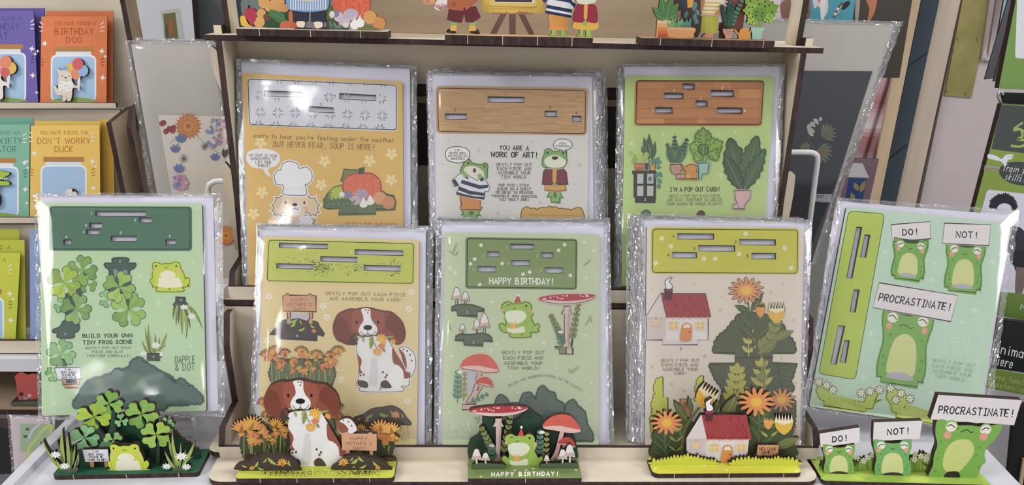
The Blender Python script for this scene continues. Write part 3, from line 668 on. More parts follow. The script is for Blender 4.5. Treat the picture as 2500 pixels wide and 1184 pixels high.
def signM(P, X, y=0):
    P.B(X, 'd09a72', [(1122, 898), (1150, 900), (1152, 966), (1126, 966)], 0, bl=0); P.B(X, 'd09a72', [(1312, 900), (1340, 902), (1342, 968), (1314, 968)], 0, bl=0)
    P.B(X, 'd6a27c', '1083 766 1112 764 1112 752 1138 752 1138 764 1305 766 1305 755 1332 755 1332 767 1370 768 1370 905 1088 900', 0, bl=3)
    para(P, '8d5c3c', 26, ('HAPPY', 1155, 1292, 803, 805), ("MOTHER'S", 1118, 1334, 844, 846), ('DAY!', 1182, 1278, 882, 883), sw=1.0)
def frogB(P, X):
    P.B(X, 'cf4238', '783 788 812 716 834 784', 0, bl=4); P.E('f0e6e0', 813, 713, 11, X=X)
    P.B(X, '9fbf4e', '720 1022 690 1018 662 990 655 960 680 948 704 962 712 945 704 900 700 862 682 840 678 800 700 775 735 768 765 785 790 783 835 785 860 770 900 775 922 805 920 840 935 870 920 905 935 935 950 962 978 950 990 970 975 998 955 1003 958 1020 860 1024' if X else
        '735 1022 690 1018 662 990 655 960 680 948 704 962 712 945 704 900 700 862 682 840 678 800 700 775 735 768 765 785 790 783 835 785 860 770 900 775 922 805 920 840 935 870 920 905 935 935 950 962 978 950 990 970 975 998 985 1012 958 1022 912 1022 910 1060 752 1060 750 1022', 1)
    P.S('e4e7cc', '702 880 718 850 785 838 850 845 880 880 862 920 812 948 745 945 715 918'); P.S('e4e7cc', '722 975 760 990 805 985 850 968 866 990 855 1022 735 1022')
    P.L('7c9c3a', 1.3, '880 930 850 965 805 975'); P.L('7c9c3a', 1.1, '690 960 720 975 740 985')
    P.F('e0aa4e', '745 950 805 948 806 990 744 990'); P.F('edc57c', '770 949 780 949 780 990 770 990'); P.S('e8b95e', '775 948 755 932 760 946'); P.S('e8b95e', '775 948 797 930 790 946')
    P.L('33401f', 1.2, '771 822 781 833 790 820'); P.E('23251a', 879, 801, 9); P.L('33401f', 1.6, '722 800 735 792 748 796'); P.E('e5a88e', 926, 850, 14, 18); P.E('e5a88e', 686, 838, 10, 14)
def amanita(P, X, fr=1):
    G = ['757b4c', '8a8f58', '666d48']
    if fr:
        for x0, y0, x1, y1, n in ((660, 985, 720, 640, 7), (600, 985, 500, 740, 6)):
            P.B(X, '60683f', [(x0-6, y0), (x0+6, y0), (x1+3, y1), (x1-3, y1)], 0, bl=0); P.frond('7b8150', x0, y0-30, x1, y1, n, 70, 30, '575f3c', X, '9aa06a', 32)
    P.B(X, 'd9bdb4', '600 640 655 640 650 665 668 706 640 704 640 940 662 988 588 988 605 930 604 705 580 706 600 665', 0, bl=3)
    P.S('c4a49c', '640 660 652 665 640 930 655 985 632 985 626 800')
    P.B(X, 'dfc0b8', '388 580 410 562 520 545 660 538 800 540 862 548 845 575 780 600 700 615 560 620 470 608 410 592', 1)
    P.S('b23038', '388 579 410 561 520 544 660 537 800 539 862 547 835 566 760 585 620 596 480 588 415 588')
    rnd = random.Random(4)
    for i in range(24): a = rnd.uniform(.04, .96); P.E('f0dcd6', 395+460*a, 584-32*a-4+rnd.uniform(-26, 10)*math.sin(3.14*a)+2, rnd.uniform(4, 9), rnd.uniform(3, 6))
    if fr:
        P.frond('5d8570', 590, 985, 560, 860, 4, 60, 24, '4c7060', X, None, 45); P.daisy(572, 860, 26, 8, 'efece4', 'd9b24e', .55, 0, 0, .7)
def mushR(P, X):
    """tall red mushroom with a small one, leaves at the foot"""
    P.frond('5f8a72', 960, 1000, 965, 770, 6, 70, 30, '4f7562', X, '86a78e', 40); P.frond('a3a056', 1010, 985, 1020, 780, 5, 55, 22, '857f48', X, None, 35)
    P.B(X, 'd9b3a8', '1132 740 1162 745 1140 830 1122 905 1150 860 1165 872 1130 930 1105 1000 1035 1000 1070 940 1092 890 1110 820', 1, bl=3)
    P.B(X, 'e6bdb0', '988 705 1010 662 1070 622 1150 606 1220 625 1270 680 1293 728 1288 750 1200 757 1090 738 1005 724', 1)
    P.S('d65b48', '988 705 1010 661 1070 621 1150 605 1220 624 1270 679 1293 728 1240 722 1140 702 1060 700'); P.L('b84a3c', 1, '1085 655 1110 660 1130 652 1160 662 1190 668 1215 662')
    P.B(X, 'e6bdb0', '1110 842 1140 806 1190 793 1230 815 1250 858 1246 876 1180 862', 1); P.S('cf4a3e', '1110 842 1140 805 1190 792 1230 814 1250 866 1180 846')
    P.frond('5f8a72', 1060, 1000, 1190, 940, 4, 46, 20, '4f7562', 0, None, 40); P.daisy(980, 752, 28, 8, 'efece4', None, .6, 0, 0, .7)
def smush(P, X, x, y, w, h):
    P.B(X, 'e8dcd4', [(x-w*.1, y), (x+w*.1, y), (x+w*.07, y-h*.5), (x-w*.07, y-h*.5)], 0, bl=0)
    P.B(X, 'e9e2dd', [(x-w*.5, y-h*.32), (x-w*.36, y-h*.7), (x-w*.2, y-h*.95), (x, y-h), (x+w*.2, y-h*.94), (x+w*.36, y-h*.68), (x+w*.5, y-h*.3), (x, y-h*.36)], 1, bl=3)
    P.S('cdb0a4', [(x-w*.47, y-h*.34), (x-w*.38, y-h*.58), (x-w*.15, y-h*.5), (x+w*.1, y-h*.56), (x+w*.38, y-h*.54), (x+w*.47, y-h*.32), (x, y-h*.38)])
def smoundL(P, X):
    for a in ((447, 1015, 78, 125), (520, 1010, 66, 88)): smush(P, X, *a)
    P.B(X, '566a4c', scal('410 1052 418 1020 470 1008 540 1012 600 1016 672 1020 678 1052', 16, 8, 0), 2, bl=3)
def smoundR(P, X):
    for a in ((1020, 1010, 46, 70), (1150, 1008, 72, 115), (1208, 1000, 84, 145)): smush(P, X, *a)
    P.B(X, '566a4c', scal('965 1050 972 1020 1020 1010 1100 1012 1180 1005 1262 1010 1268 1050', 16, 8, 0), 2, bl=3)
def houseA(P, X):
    P.B(X, 'dcd2cc', '555 803 672 612 1045 612 1088 800 1066 806 1046 995 556 985' if X else '555 803 672 612 1045 612 1088 800 1066 806 1066 995 980 995 980 1035 690 1035 690 995 556 995', 0, lc='3a2624', bl=4)
    P.F('e4dcd6', '718 808 1066 808 1046 994 716 990'); P.F('d3c6c2', '560 806 718 808 716 990 556 986'); P.F('dbd0ca', '566 800 678 622 720 800')
    P.B(X, 'a3373a', scal('678 612 1045 612 1088 800 720 803', 400, 0, 1), 2, lc='3a2624', bl=0)
    rnd = random.Random(3)
    for i in range(46):
        b = rnd.random(); y = 622+165*b; x = 690+40*b+rnd.uniform(0, 352)*(1-.02*b); P.F(rnd.choice(['b0443f', '98302f', 'bb4c44', '8f2c30']), [(x, y), (x+8, y), (x+10, y+26), (x+2, y+26)])
    for i in range(13): P.E('a3373a', 734+28*i, 803, 15, 9)
    P.B(X, '5a2c30', '712 600 766 600 764 660 710 658', 0, bl=2); P.B(X, '8b2f3a', '706 580 770 576 770 600 706 602', 0, bl=2)
    P.B(X, 'ece9ee', '722 575 715 540 712 510 735 490 752 480 768 478 750 500 745 520 765 540 770 560 755 575', 1, bl=2)
    for i in range(11): x = 575+47*i; P.F('d8a08c' if i % 2 else 'e2bd9c', [(x, 808), (x+26, 808), (x+12, 826)])
    for x, y, w, h in ((608, 838, 52, 42), (745, 845, 72, 62), (965, 846, 70, 62)):
        P.F('efe6dc', [(x-4, y-4), (x+w+4, y-4), (x+w+4, y+h+4), (x-4, y+h+4)])
        for i in (0, 1):
            for j in (0, 1): P.F('e0bb78', [(x+i*w*.53, y+j*h*.53), (x+w*.47+i*w*.53, y+j*h*.53), (x+w*.47+i*w*.53, y+h*.47+j*h*.53), (x+i*w*.53, y+h*.47+j*h*.53)])
    P.S('d98d4a', '836 995 848 890 860 865 888 855 918 865 930 890 922 995'); P.F('d98d4a', '836 994 842 930 926 930 922 996'); P.S('eee4d6', '862 893 870 872 890 865 908 872 915 893')
    P.L('d98d4a', 1, [(888, 893), (888, 866)], 0); P.E('4a2c20', 909, 931, 6)
def sunfl(P, X, x, y, r, n=13, sq=.8, c='df8d4c', mid='e5b53c', line=None):
    P.daisy(x, y, r, n, c, None, sq, X, .2, .5, line); P.E(mid, x, y, r*.3, r*.25)
def tulipA(P, X, x, y, w, h, c='e3b63e', top='efe3c0', line=None, rot=0):
    a = math.radians(rot); f = lambda px, py: (x+px*math.cos(a)-py*math.sin(a), y+px*math.sin(a)+py*math.cos(a))
    pts = [(0, h*.5), (-w*.4, h*.2), (-w*.5, -h*.1)]
    for i in range(6): pts += [(-w*.5+w*(i+.1)/6, -h*.2), (-w*.5+w*(i+.5)/6, -h*.5), (-w*.5+w*(i+.9)/6, -h*.22)]
    pts += [(w*.5, -h*.1), (w*.4, h*.2)]
    P.B(X, top, [f(*p) for p in pts], 0, bl=3); P.S(c, [f(*p) for p in ((0, h*.48), (-w*.4, h*.2), (-w*.46, -h*.12), (-w*.1, h*.0), (w*.2, -h*.02), (w*.46, -h*.12), (w*.4, h*.2))])
    for i in range(5): P.E('d99a3c', *f(-w*.2+w*.1*i, -h*.05+(i % 2)*h*.06), 4)
def leafyA(P, X, pts, c='4f5f38', vein='7f8d58'):
    for x0, y0, x1, y1, w in pts: P.leaf(c, x0, y0, x1, y1, w, X, vein)
def hedgeA(P, X, t): P.B(X, 'cdd23c', scal(t, 32, 30, 0), 2, bl=3); 
def frogC(P, X, w, h, cx, cy, eyes=0, mouth=0, col='7fb252', ap=0):
    """frog holding a placard up: body box centred cx, foot at cy"""
    x = lambda a: cx+a*w; y = lambda b: cy-b*h
    L_ = spline(nums([(x(-a), y(b)) for a, b in ((.44, .02), (.47, .12), (.455, .3), (.42, .5), (.445, .66), (.49, .82), (.49, 1.04))]), False)
    R_ = spline(nums([(x(a), y(b)) for a, b in ((.49, 1.04), (.49, .82), (.445, .66), (.42, .5), (.455, .3), (.47, .12), (.44, .02))]), False)
    T_ = spline(nums([(x(-.36), y(1.03)), (x(-.31), y(.99)), (x(-.2), y(.95)), (x(0), y(.925)), (x(.2), y(.95)), (x(.31), y(.99)), (x(.36), y(1.03))]), False)
    F_ = nums([(x(.42), y(0)), (x(-.42), y(0))]) if X else nums([(x(.47), y(.0)), (x(.36), y(.0)), (x(.36), y(-.075)), (x(-.36), y(-.075)), (x(-.36), y(0)), (x(-.47), y(0))])
    P.B(X, col, L_+T_+R_+F_, 2, lc='35502c')
    P.F('3a4a30', [(x(-.36), y(1.03)), (x(-.3), y(.975)), (x(-.18), y(.94)), (x(0), y(.925)), (x(.18), y(.94)), (x(.3), y(.975)), (x(.36), y(1.03))]) if not X else None
    P.S('d7da94', [(x(-.24), y(.05)), (x(-.28), y(.28)), (x(-.2), y(.56)), (x(0), y(.66)), (x(.2), y(.56)), (x(.27), y(.28)), (x(.22), y(.05))])
    P.S('3d3a38' if X else 'b9b7bd', [(x(-.25), y(0)), (x(-.2), y(.07)), (x(0), y(.1)), (x(.2), y(.07)), (x(.25), y(0))])
    for sg in (-1, 1):
        P.E(col, x(sg*.3), y(.88), w*.135); P.E('ece8dc', x(sg*.3), y(.87), w*.105, w*.1); P.E('e9a184', x(sg*.35), y(.74), w*.058, w*.066)
        if eyes == 0: P.L('2c3322', 1.9, [(x(sg*.3-.08), y(.85+.015*sg)), (x(sg*.3), y(.895)), (x(sg*.3+.08), y(.875-.02*sg))])
        else: P.L('2c3322', 2.1, [(x(sg*.3-.08), y(.88)), (x(sg*.3), y(.9)), (x(sg*.3+.08), y(.85))])
    if mouth: P.L('2c3322', 1.5, [(x(-.16), y(.76)), (x(-.07), y(.79)), (x(0), y(.775)), (x(.07), y(.75)), (x(.13), y(.77))])
    else: P.L('2c3322', 1.4, [(x(-.05), y(.79)), (x(0), y(.755)), (x(.05), y(.79))])
    for a, b in ((-.38, .3), (-.36, .18), (.38, .3), (.36, .17), (-.3, .62), (.33, .6)): P.E('68994a', x(a), y(b), w*.025, w*.03)
def placard(P, X, q, txt, x0, x1, y0, y1, h):
    P.B(X, 'e6dedd', q, 0, bl=0, lc='2b2626'); P.T(txt, x0, x1, y0, y1, h, '262223', 2.7, .12)
def flowers(P, pts, col, mid=None, r=25, n=5, sq=1):
    for x, y in pts: P.daisy(x, y, r, n, col, mid, sq, 0, .3, .5)
def stars4(P, pts, col, r=22):
    for x, y in pts: P.star(col, x, y, r, 4, .22)
# --- mother's day dog card
ALL = []
V(); pl = lean(822, 1080, 450.5, 28)
t, P = card("cream pop-out card with brown and white dog holding marigolds, front of the bottom tray", pl, [(631, 553), (1039, 557), (1036, 1086), (619, 1086)], [(642, 576), (1024, 586), (1018, 1086), (630, 1086)], [(626, 549), (1058, 556), (1053, 1086), (606, 1086)], 5, 'e4cf98',
    [[(600+x*.304, 540+y*.304) for x, y in q] for q in sl(.022, (267, 175, 660, 212), (876, 228, 1267, 268), (600, 283, 897, 322), (247, 340, 543, 378), (948, 353, 1243, 395))], seed=11)
MO = t
V(600, 540, .304)
flowers(P, ((185, 605), (622, 678), (650, 772), (170, 962), (1330, 570), (1310, 705)), 'f0ead8', 'd2cba8', 30)
para(P, '8d7d4e', 24, ('GENTLY POP OUT EACH PIECE', 642, 1282, 578, 593), ('AND ASSEMBLE YOUR CARD!', 672, 1255, 621, 632), sw=1.2)
S = sl(.022, (267, 175, 660, 212), (876, 228, 1267, 268), (600, 283, 897, 322), (247, 340, 543, 378), (948, 353, 1243, 395))
Q = plate(P, t, '185 152 1348 180 1342 500 172 478', 26, 'c5cc58', S, '168 138 1365 166 1360 516 158 494', 'd4cf78')
rnd = random.Random(2)
for i in range(1500):
    x = rnd.uniform(215, 1255); k = math.exp(-((x-580)/90)**2)+.9*math.exp(-((x-1170)/80)**2)+.35*math.exp(-((x-300)/70)**2)+.3*math.exp(-((x-870)/120)**2)
    if rnd.random() > k: continue
    y = 360+.022*(x-200)+rnd.gauss(0, 30)
    if any(a[0]-4 < x < a[2]+4 and a[1]-6 < y < a[3]+16 for a in ((267, 175, 660, 216), (876, 228, 1267, 268), (600, 283, 897, 324), (247, 340, 543, 380), (948, 353, 1243, 398))): continue
    r = rnd.uniform(3, 7.5); Q.F('5d5030', [(x-r, y), (x, y-r*.6), (x+r, y+r*.3), (x, y+r*.7)], False)
for c, x, y in (('1', 240, 198), ('2', 848, 252), ('3', 568, 310), ('4', 222, 357), ('5', 918, 380)): Q.T(c, x-9, x+9, y, y, 24, 'eef0c4', 1.1)
Q.build('base_plate_piece', t, 'lime green slotted base plate at the top of the board')
R = sub(Q)
R.B(0, '4c4039', '255 905 202 905 235 865 265 850 262 815 300 800 345 790 420 778 523 798 575 815 590 850 605 870 628 905 625 914 573 906 572 948 255 940', 0, bl=5)
R.F('c6c2cd', '350 740 497 744 497 800 420 778 350 790')
V(600-1083*.304*.93+297*.304, 540+598*.304-767*.304*.93, .304*.93); 
R.F('d3a57a', '1120 898 1150 898 1150 1010 1120 1010'); R.F('d3a57a', '1310 898 1340 898 1340 1010 1310 1010'); signM(R, 0)
V(600, 540, .304)
for q in ((350, 810, 420, 785, 22), (360, 850, 400, 800, 24), (420, 880, 480, 850, 20), (440, 790, 455, 830, 12), (520, 830, 560, 855, 16)): R.leaf('a9c052', *q, 0, None, 8)
mari(R, 0, 548, 885, 20, 'e08a4a', None, 6, -90, 260); R.T('4', 405, 420, 920, 920, 20, 'e5e0dc', 1.1)
R.build('sign_piece', t)
R2 = sub(R); V(691.5, 661.8, .2764); dogA(R2, 0, 1); R2.T('3', 850, 864, 1040, 1040, 22, '3a3030', 1); R2.build('dog_piece', t, 'brown and white spaniel printed on the board')
R3 = sub(R2); V(510, 830, .2989)
bedA(R3, 0, 425, 1100, 60, 400, [(470, 140, 62, 'e0904a', None), (540, 120, 75, 'e2a446', None), (620, 120, 52, 'e08c58', None), (755, 110, 62, 'e5ad4c', 'dd8a50'), (880, 140, 62, 'e2a446', None), (1000, 140, 55, 'de8a4c', None), (1055, 105, 60, 'e5ad4c', None), (590, 200, 58, 'dd8a50', 'e29c66'), (690, 190, 48, 'e5ad4c', None), (810, 200, 44, 'e2a446', None), (940, 230, 50, 'de8a4c', None), (970, 175, 50, 'e5ad4c', None)], 14, 5, '3c2a20', '6c7550')
bedA(R3, 0, 425, 1100, 480, 832, [(450, 520, 55, 'e0904a', None), (480, 620, 50, 'e2a446', None), (1060, 560, 50, 'e0904a', None), (1050, 640, 55, 'e2a446', None)], 10, 6, '3c2a20', '86906c')
R3.build('marigold_bed_piece', t)
R4 = sub(R3); R4.B(0, '5a4b42', '1165 690 1180 640 1260 610 1330 565 1420 550 1500 540 1570 575 1610 630 1650 688 1548 690 1548 720 1280 720 1280 688', 1, bl=4)
for q in ((1280, 640, 1340, 600, 24), (1390, 600, 1470, 620, 30), (1480, 570, 1520, 610, 16), (1580, 640, 1570, 600, 14), (1210, 650, 1240, 630, 12)): R4.leaf('a0b054', *q, 0, None, 8)
mari(R4, 0, 1525, 615, 36, 'e2a35c', None, 8, -90, 260); mari(R4, 0, 1290, 660, 18, 'e08a5a', None, 6, -90, 260); R4.build('soil_piece', t)
P.T('DAPPLE', 1480, 1640, 730, 730, 55, 'd0a858', 1.5); P.T('& DOT', 1490, 1640, 795, 795, 55, 'd0a858', 1.5); flowers(P, ((1085, 325), (1622, 500)), 'efe8d4', 'cfc8a4', 30)
P.build('board', t)
# --- birthday frog card
V(); pl = lean(1273, 1080, 450.5, 28); V(1030, 530, .3125)
S = sl(.012, (688, 210, 875, 248), (512, 270, 607, 310), (932, 277, 1027, 317), (700, 337, 845, 378), (435, 385, 580, 427), (961, 394, 1104, 436))
t, P = card("sage green happy birthday card with party hat frog and toadstools, in the bottom tray", pl, sc([(1078, 545), (1484, 547), (1489, 1086), (1069, 1086)]), sc([(1086, 568), (1464, 572), (1462, 1086), (1079, 1086)]), sc([(1064, 538), (1488, 541), (1500, 1086), (1060, 1086)]), 18, 'c5d1aa', S, seed=12)
BI = t
stars4(P, ((1270, 195), (1345, 262), (220, 397), (260, 435), (1284, 475), (548, 665), (953, 987), (582, 993), (540, 1040), (233, 1085), (1285, 925)), 'e6ead6', 26)
for a in ((240, 290, 275, 195), (260, 300, 205, 258), (262, 305, 285, 262), (1258, 385, 1325, 332), (230, 890, 200, 815), (1275, 850, 1325, 770), (1310, 770, 1330, 830)): P.leaf('a5b58a', *a, 20, 0, '8fa176')
para(P, '6c7c5f', 24, ('GENTLY POP OUT', 625, 957, 1057, 1058), ('EACH PIECE AND', 637, 947, 1100, 1100), ('ASSEMBLE YOUR', 645, 940, 1140, 1141), sw=1.2)
V(1030, 830, .2989); stars4(P, ((1095, 228), (725, 297), (1386, 355), (1370, 490), (788, 432), (228, 590)), 'e6ead6', 26)
para(P, '6c7c5f', 24, ('TINY WORLD!', 700, 958, 229, 231), sw=1.2); P.T('(MATCH THE NUMBERED PIECES, TO THE SLOTS!)', 700, 1312, 378, 416, 20, '93a27f', .9, 0, 105)
P.T('DAPPLE', 245, 400, 695, 695, 56, 'eef0e2', 1.6); P.T('& DOT', 245, 400, 755, 755, 52, 'eef0e2', 1.6)
for a in ((1215, 270, 1285, 210), (1220, 275, 1200, 230), (450, 690, 470, 610), (450, 640, 420, 630)): P.leaf('a5b58a', *a, 24)
V(1030, 530, .3125)
Q = plate(P, t, '358 168 1205 182 1202 556 352 545', 24, '869b60', S, '340 155 1216 170 1212 568 338 560', '6d8454')
flowers(Q, ((462, 220), (1115, 215), (1068, 260), (412, 328), (380, 365), (627, 362), (842, 430), (790, 447), (1160, 455), (452, 527)), 'eff0e0', None, 17)
for i in range(22): Q.F('9db076', [(380+rnd.uniform(0, 800), 195+rnd.uniform(0, 330))]*1+[]) if 0 else None
Q.T('HAPPY BIRTHDAY!', 530, 1024, 498, 504, 46, 'f3f3ea', 2.6)
for c, x, y in (('1', 660, 240), ('2', 478, 297), ('3', 902, 304), ('4', 672, 362), ('5', 405, 408), ('6', 932, 414)): Q.T(c, x-8, x+8, y, y, 22, 'c3cfa8', 1)
Q.build('base_plate_piece', t, 'green slotted base plate lettered with a birthday wish')
R = sub(Q); smush(R, 0, 272, 690, 78, 140); smush(R, 0, 340, 690, 66, 108); R.B(0, '5f6f58', '232 730 235 705 262 690 330 682 400 688 450 705 488 722 485 732 432 734 430 772 280 768 276 728', 0, bl=5); R.T('5', 350, 363, 744, 744, 20, 'c9d2bd', 1); R.build('small_mushroom_piece', t)
R1 = sub(R); smush(R1, 0, 316, 915, 50, 80); smush(R1, 0, 430, 918, 62, 122); smush(R1, 0, 488, 912, 82, 158); R1.B(0, '5f6f58', '258 962 268 930 300 915 380 920 470 908 520 920 545 945 552 966 478 966 476 1000 330 998 328 960', 0, bl=5); R1.T('6', 398, 410, 978, 978, 20, 'c9d2bd', 1); R1.build('small_mushroom_piece', t)
R2 = sub(R1); V(1026.4, 511.3, .2938); frogB(R2, 0); R2.T('4', 835, 850, 1040, 1040, 18, '55603a', 1); R2.build('frog_piece', t, 'green frog in a red party hat')
R3 = sub(R2); V(1204.6, 564.1, .287)
R3.B(0, '8a8f60', '520 985 600 985 660 985 680 1000 680 1045 560 1045 560 1005 530 1000', 0, bl=3); R3.B(0, 'd9bdb4', '620 960 665 960 670 1045 620 1045', 0, bl=0); amanita(R3, 0); R3.build('toadstool_piece', t)
R4 = sub(R3); V(1030-670*.2989, 830-490*.2989, .2989); R4.F('c3c2cb', '1030 735 1125 750 1110 850 1060 930 1020 930'); R4.B(0, 'd9b3a8', '1000 1015 1000 1060 1110 1060 1110 1015', 0, bl=3); mushR(R4, 0); R4.build('red_mushroom_piece', t)
R5 = sub(R4); V(1030, 830, .2989); R5.B(0, '617464', scal('600 820 600 530 620 470 650 450 690 480 705 525 800 520 830 440 880 430 930 490 955 400 990 375 1030 420 1085 440 1092 490 1150 520 1165 585 1185 520 1235 488 1270 540 1330 590 1345 690 1388 760 1395 820', 22, 7), 2, lc='2d3a2e', bl=6)
for x, y in ((1005, 590), (1250, 690), (690, 560), (870, 520)):
    for d in (-1, 1): 
        for h in (0, 40): R5.leaf('556958', x, y-h, x+d*32, y-h-26, 14)
R5.build('tree_line_piece', t)
P.build('board', t)
# --- welcome home card
V(); pl = lean(1768, 1080, 450.5, 28); V(1510, 520, .321)
S = sl(.004, (445, 157, 727, 198), (918, 201, 1196, 243), (607, 247, 887, 290), (408, 298, 597, 341), (1012, 306, 1197, 349))
t, P = card("beige pop-out card with red roofed cottage and orange flowers, front of the bottom tray", pl, sc([(1574, 534), (1980, 541), (1960, 1086), (1569, 1086)]), sc([(1579, 551), (1962, 557), (1953, 1086), (1574, 1086)]), sc([(1560, 527), (1985, 536), (1966, 1086), (1560, 1086)]), 14, 'dfd3c3', S, seed=13)
HO = t
for x, y, r in ((575, 540, 18), (1160, 605, 20), (1252, 543, 14), (785, 635, 14), (775, 738, 20), (1335, 815, 20), (655, 1088, 18), (1240, 1105, 16), (255, 1165, 16), (255, 575, 12)): P.star('cfc08a', x, y, r, 5, .45)
para(P, '7d7566', 22, ('GENTLY POP OUT', 322, 615, 1122, 1122), ('EACH PIECE AND', 330, 607, 1155, 1155), sw=1.2)
V(1510, 830, .299); para(P, '7d7566', 22, ('ASSEMBLE YOUR', 360, 646, 239, 239), ('CARD!', 456, 552, 272, 272), sw=1.2); P.T('DAPPLE', 1435, 1435.5, 700, 860, 40, 'cfa48c', 1.4)
for x, y in ((708, 135), (275, 220), (435, 360), (540, 415), (1445, 352)): P.star('cfc08a', x, y, 18, 5, .45)
V(1510, 520, .321)
Q = plate(P, t, '262 122 1362 130 1358 458 258 452', 28, 'cbc647', S, '248 108 1374 116 1370 468 246 464', 'c3c24c')
flowers(Q, ((328, 193), (398, 253), (650, 348), (736, 348), (917, 313), (966, 158), (1264, 267), (283, 382), (1312, 417)), 'f2f0da', 'cfc98a', 20)
for c, x, y in (('1', 416, 180), ('2', 890, 221), ('3', 576, 270), ('4', 378, 321), ('5', 981, 328)): Q.T(c, x-8, x+8, y, y, 20, '55532a', 1.1)
Q.build('base_plate_piece', t, 'yellow-green slotted base plate with white blossoms')
R = sub(Q); V(1412.9, 535.2, .2963); houseA(R, 0); V(1510, 520, .321); R.T('3', 466, 478, 1033, 1033, 20, '5a5046', 1); R.build('cottage_piece', t, 'white cottage with a red roof')
R2 = sub(R); V(1510, 520, .321)
R2.B(0, '5b6046', scal('720 1062 735 1000 770 940 830 900 850 860 890 820 930 770 990 760 1180 790 1240 840 1265 900 1300 950 1335 1010 1335 1064', 44, 16, 0)+nums('1172 1066 1172 1100 890 1100 888 1064'), 2, bl=5)
R2.frond('c2bd58', 990, 1090, 990, 860, 4, 80, 30, 'cdc65a', 0, None, 45); R2.frond('8a8c4e', 1080, 1090, 1190, 850, 5, 120, 46, '9a9c5a', 0, 'b0b070', 38)
R2.L('4c5a3c', 3.4, [(1030, 1060), (1010, 900), (985, 680)]); leafyA(R2, 0, ((1000, 755, 880, 700, 56), (1005, 750, 1100, 610, 56), (1030, 880, 920, 775, 62), (1035, 955, 905, 840, 62), (1035, 960, 1150, 865, 62), (1080, 805, 1005, 770, 30), (1080, 805, 1160, 775, 30)))
R2.leaf('7f8348', 1165, 960, 1335, 895, 70, 0, 'a5a768'); R2.leaf('7f8348', 1060, 1070, 1215, 960, 70, 0, 'a5a768'); R2.L('6f7a45', 2, [(1080, 800), (1050, 900), (1035, 1000)])
tulipA(R2, 0, 1200, 760, 130, 165); tulipA(R2, 0, 1078, 740, 70, 110, 'e59c45', 'e8a850'); sunfl(R2, 0, 970, 590, 138, 14, .75, 'df9658', 'e8bc48', '3c2a1c'); R2.build('flower_bush_piece', t)
R3 = sub(R2); V(1510, 830, .299)
R3.B(0, '5b6046', nums('950 150 1255 150 1255 195 1450 195')+scal('1450 195 1420 280 1400 340 1430 400 1380 440 1440 520 1420 760 1300 800 900 800 830 520 860 400 800 330 745 200', 40, 14, 0)+nums('950 192'), 2, bl=5)
R3.frond('b9b653', 948, 560, 965, 270, 5, 150, 58, 'd2cd60', 0, 'd2cd60', 50); R3.frond('b9b653', 1168, 400, 1168, 215, 3, 130, 46, 'c9c45c', 0, None, 50); R3.L('8f8b55', 6, [(1190, 170), (1190, 420)], 0)
leafyA(R3, 0, ((1300, 230, 1210, 300, 40), (1300, 230, 1400, 215, 40), (1320, 300, 1250, 370, 44), (1320, 300, 1410, 330, 44), (1330, 390, 1250, 420, 44), (1330, 390, 1425, 400, 44)), '4a5840'); R3.L('4a5840', 3, [(1300, 210), (1340, 420)], 0)
R3.frond('8a8c4e', 1190, 700, 1170, 330, 3, 130, 60, None, 0, 'a5a768', 40); sunfl(R3, 0, 1330, 490, 120, 13, .85, 'dd9050', 'e6b545', '3c2a1c'); R3.build('flower_bush_piece', t)
R4 = sub(R3); R4.B(0, 'c9d048', scal('280 800 262 660 268 620 285 560 268 540 285 470 305 440 285 400 300 350 330 310 362 305', 40, 12, 0)+nums('365 468 403 468 403 700 395 800'), 2, bl=3)
R4.B(0, 'c9d048', scal('625 500 628 470 640 440 624 400 640 360 645 320 694 294', 40, 10, 0)+nums('694 500'), 2, bl=3); R4.T('4', 375, 392, 572, 572, 20, '55532a', 1); R4.build('hedge_piece', t)
R5 = sub(R4); R5.B(0, 'cf9064', '503 480 590 484 590 640 500 640', 0, bl=3); R5.T('COME', 545, 545.5, 565, 505, 24, '8a4f30', 1.2); R5.build('sign_piece', t)
P.build('board', t)
# --- procrastinate card
V(); pl = lean(2150, 1025, 481, 30); V(1940, 470, .2957)
SL = ['512 283 556 285 475 710 430 706', '580 346 623 350 588 538 544 534', '488 800 532 802 502 990 457 986', '355 1096 402 1098 330 1500 285 1494']
SLb = [[(1940+.2957*x, 470+.2957*y) for x, y in q] for q in ([(512, 283), (556, 285), (475, 710), (430, 706)], [(580, 346), (623, 350), (588, 538), (544, 534)], [(490, 800), (534, 802), (502, 990), (457, 986)])]+[[(2047, 794), (2063, 795), (2042, 890), (2028, 889)], [(2062, 830), (2074, 831), (2065, 886), (2051, 885)]]
t, P = card("mint green pop-out card with three placard frogs, leaning tilted right of the wooden stand", pl, sc([(2049, 488), (2475, 524), (2396, 1052), (1963, 990)]), sc([(2067, 504), (2462, 545), (2386, 1050), (1975, 992)]), sc([(2044, 481), (2492, 512), (2412, 1060), (1960, 998)]), 24, 'c2dcc4', [sc(q) for q in SLb], seed=14, sides='lrtb')
PR = t
for x, y, r in ((745, 495, 30), (1158, 585, 24), (1640, 575, 42), (1135, 720, 30), (1485, 975, 54), (1385, 1070, 30), (630, 1165, 30), (1175, 235, 24)): P.star('e0ebdc', x, y, r, 8, .2)
V(1940, 800, .3243)
for x, y, r in ((572, 45, 28), (565, 265, 26), (518, 378, 36), (1020, 490, 34), (585, 108, 18)): P.star('e0ebdc', x, y, r, 8, .2)
P.T('DAPPLE', 1130, 1332, 96, 120, 58, 'e2eedd', 1.7); P.T('& DOT', 1112, 1310, 168, 190, 58, 'e2eedd', 1.7)
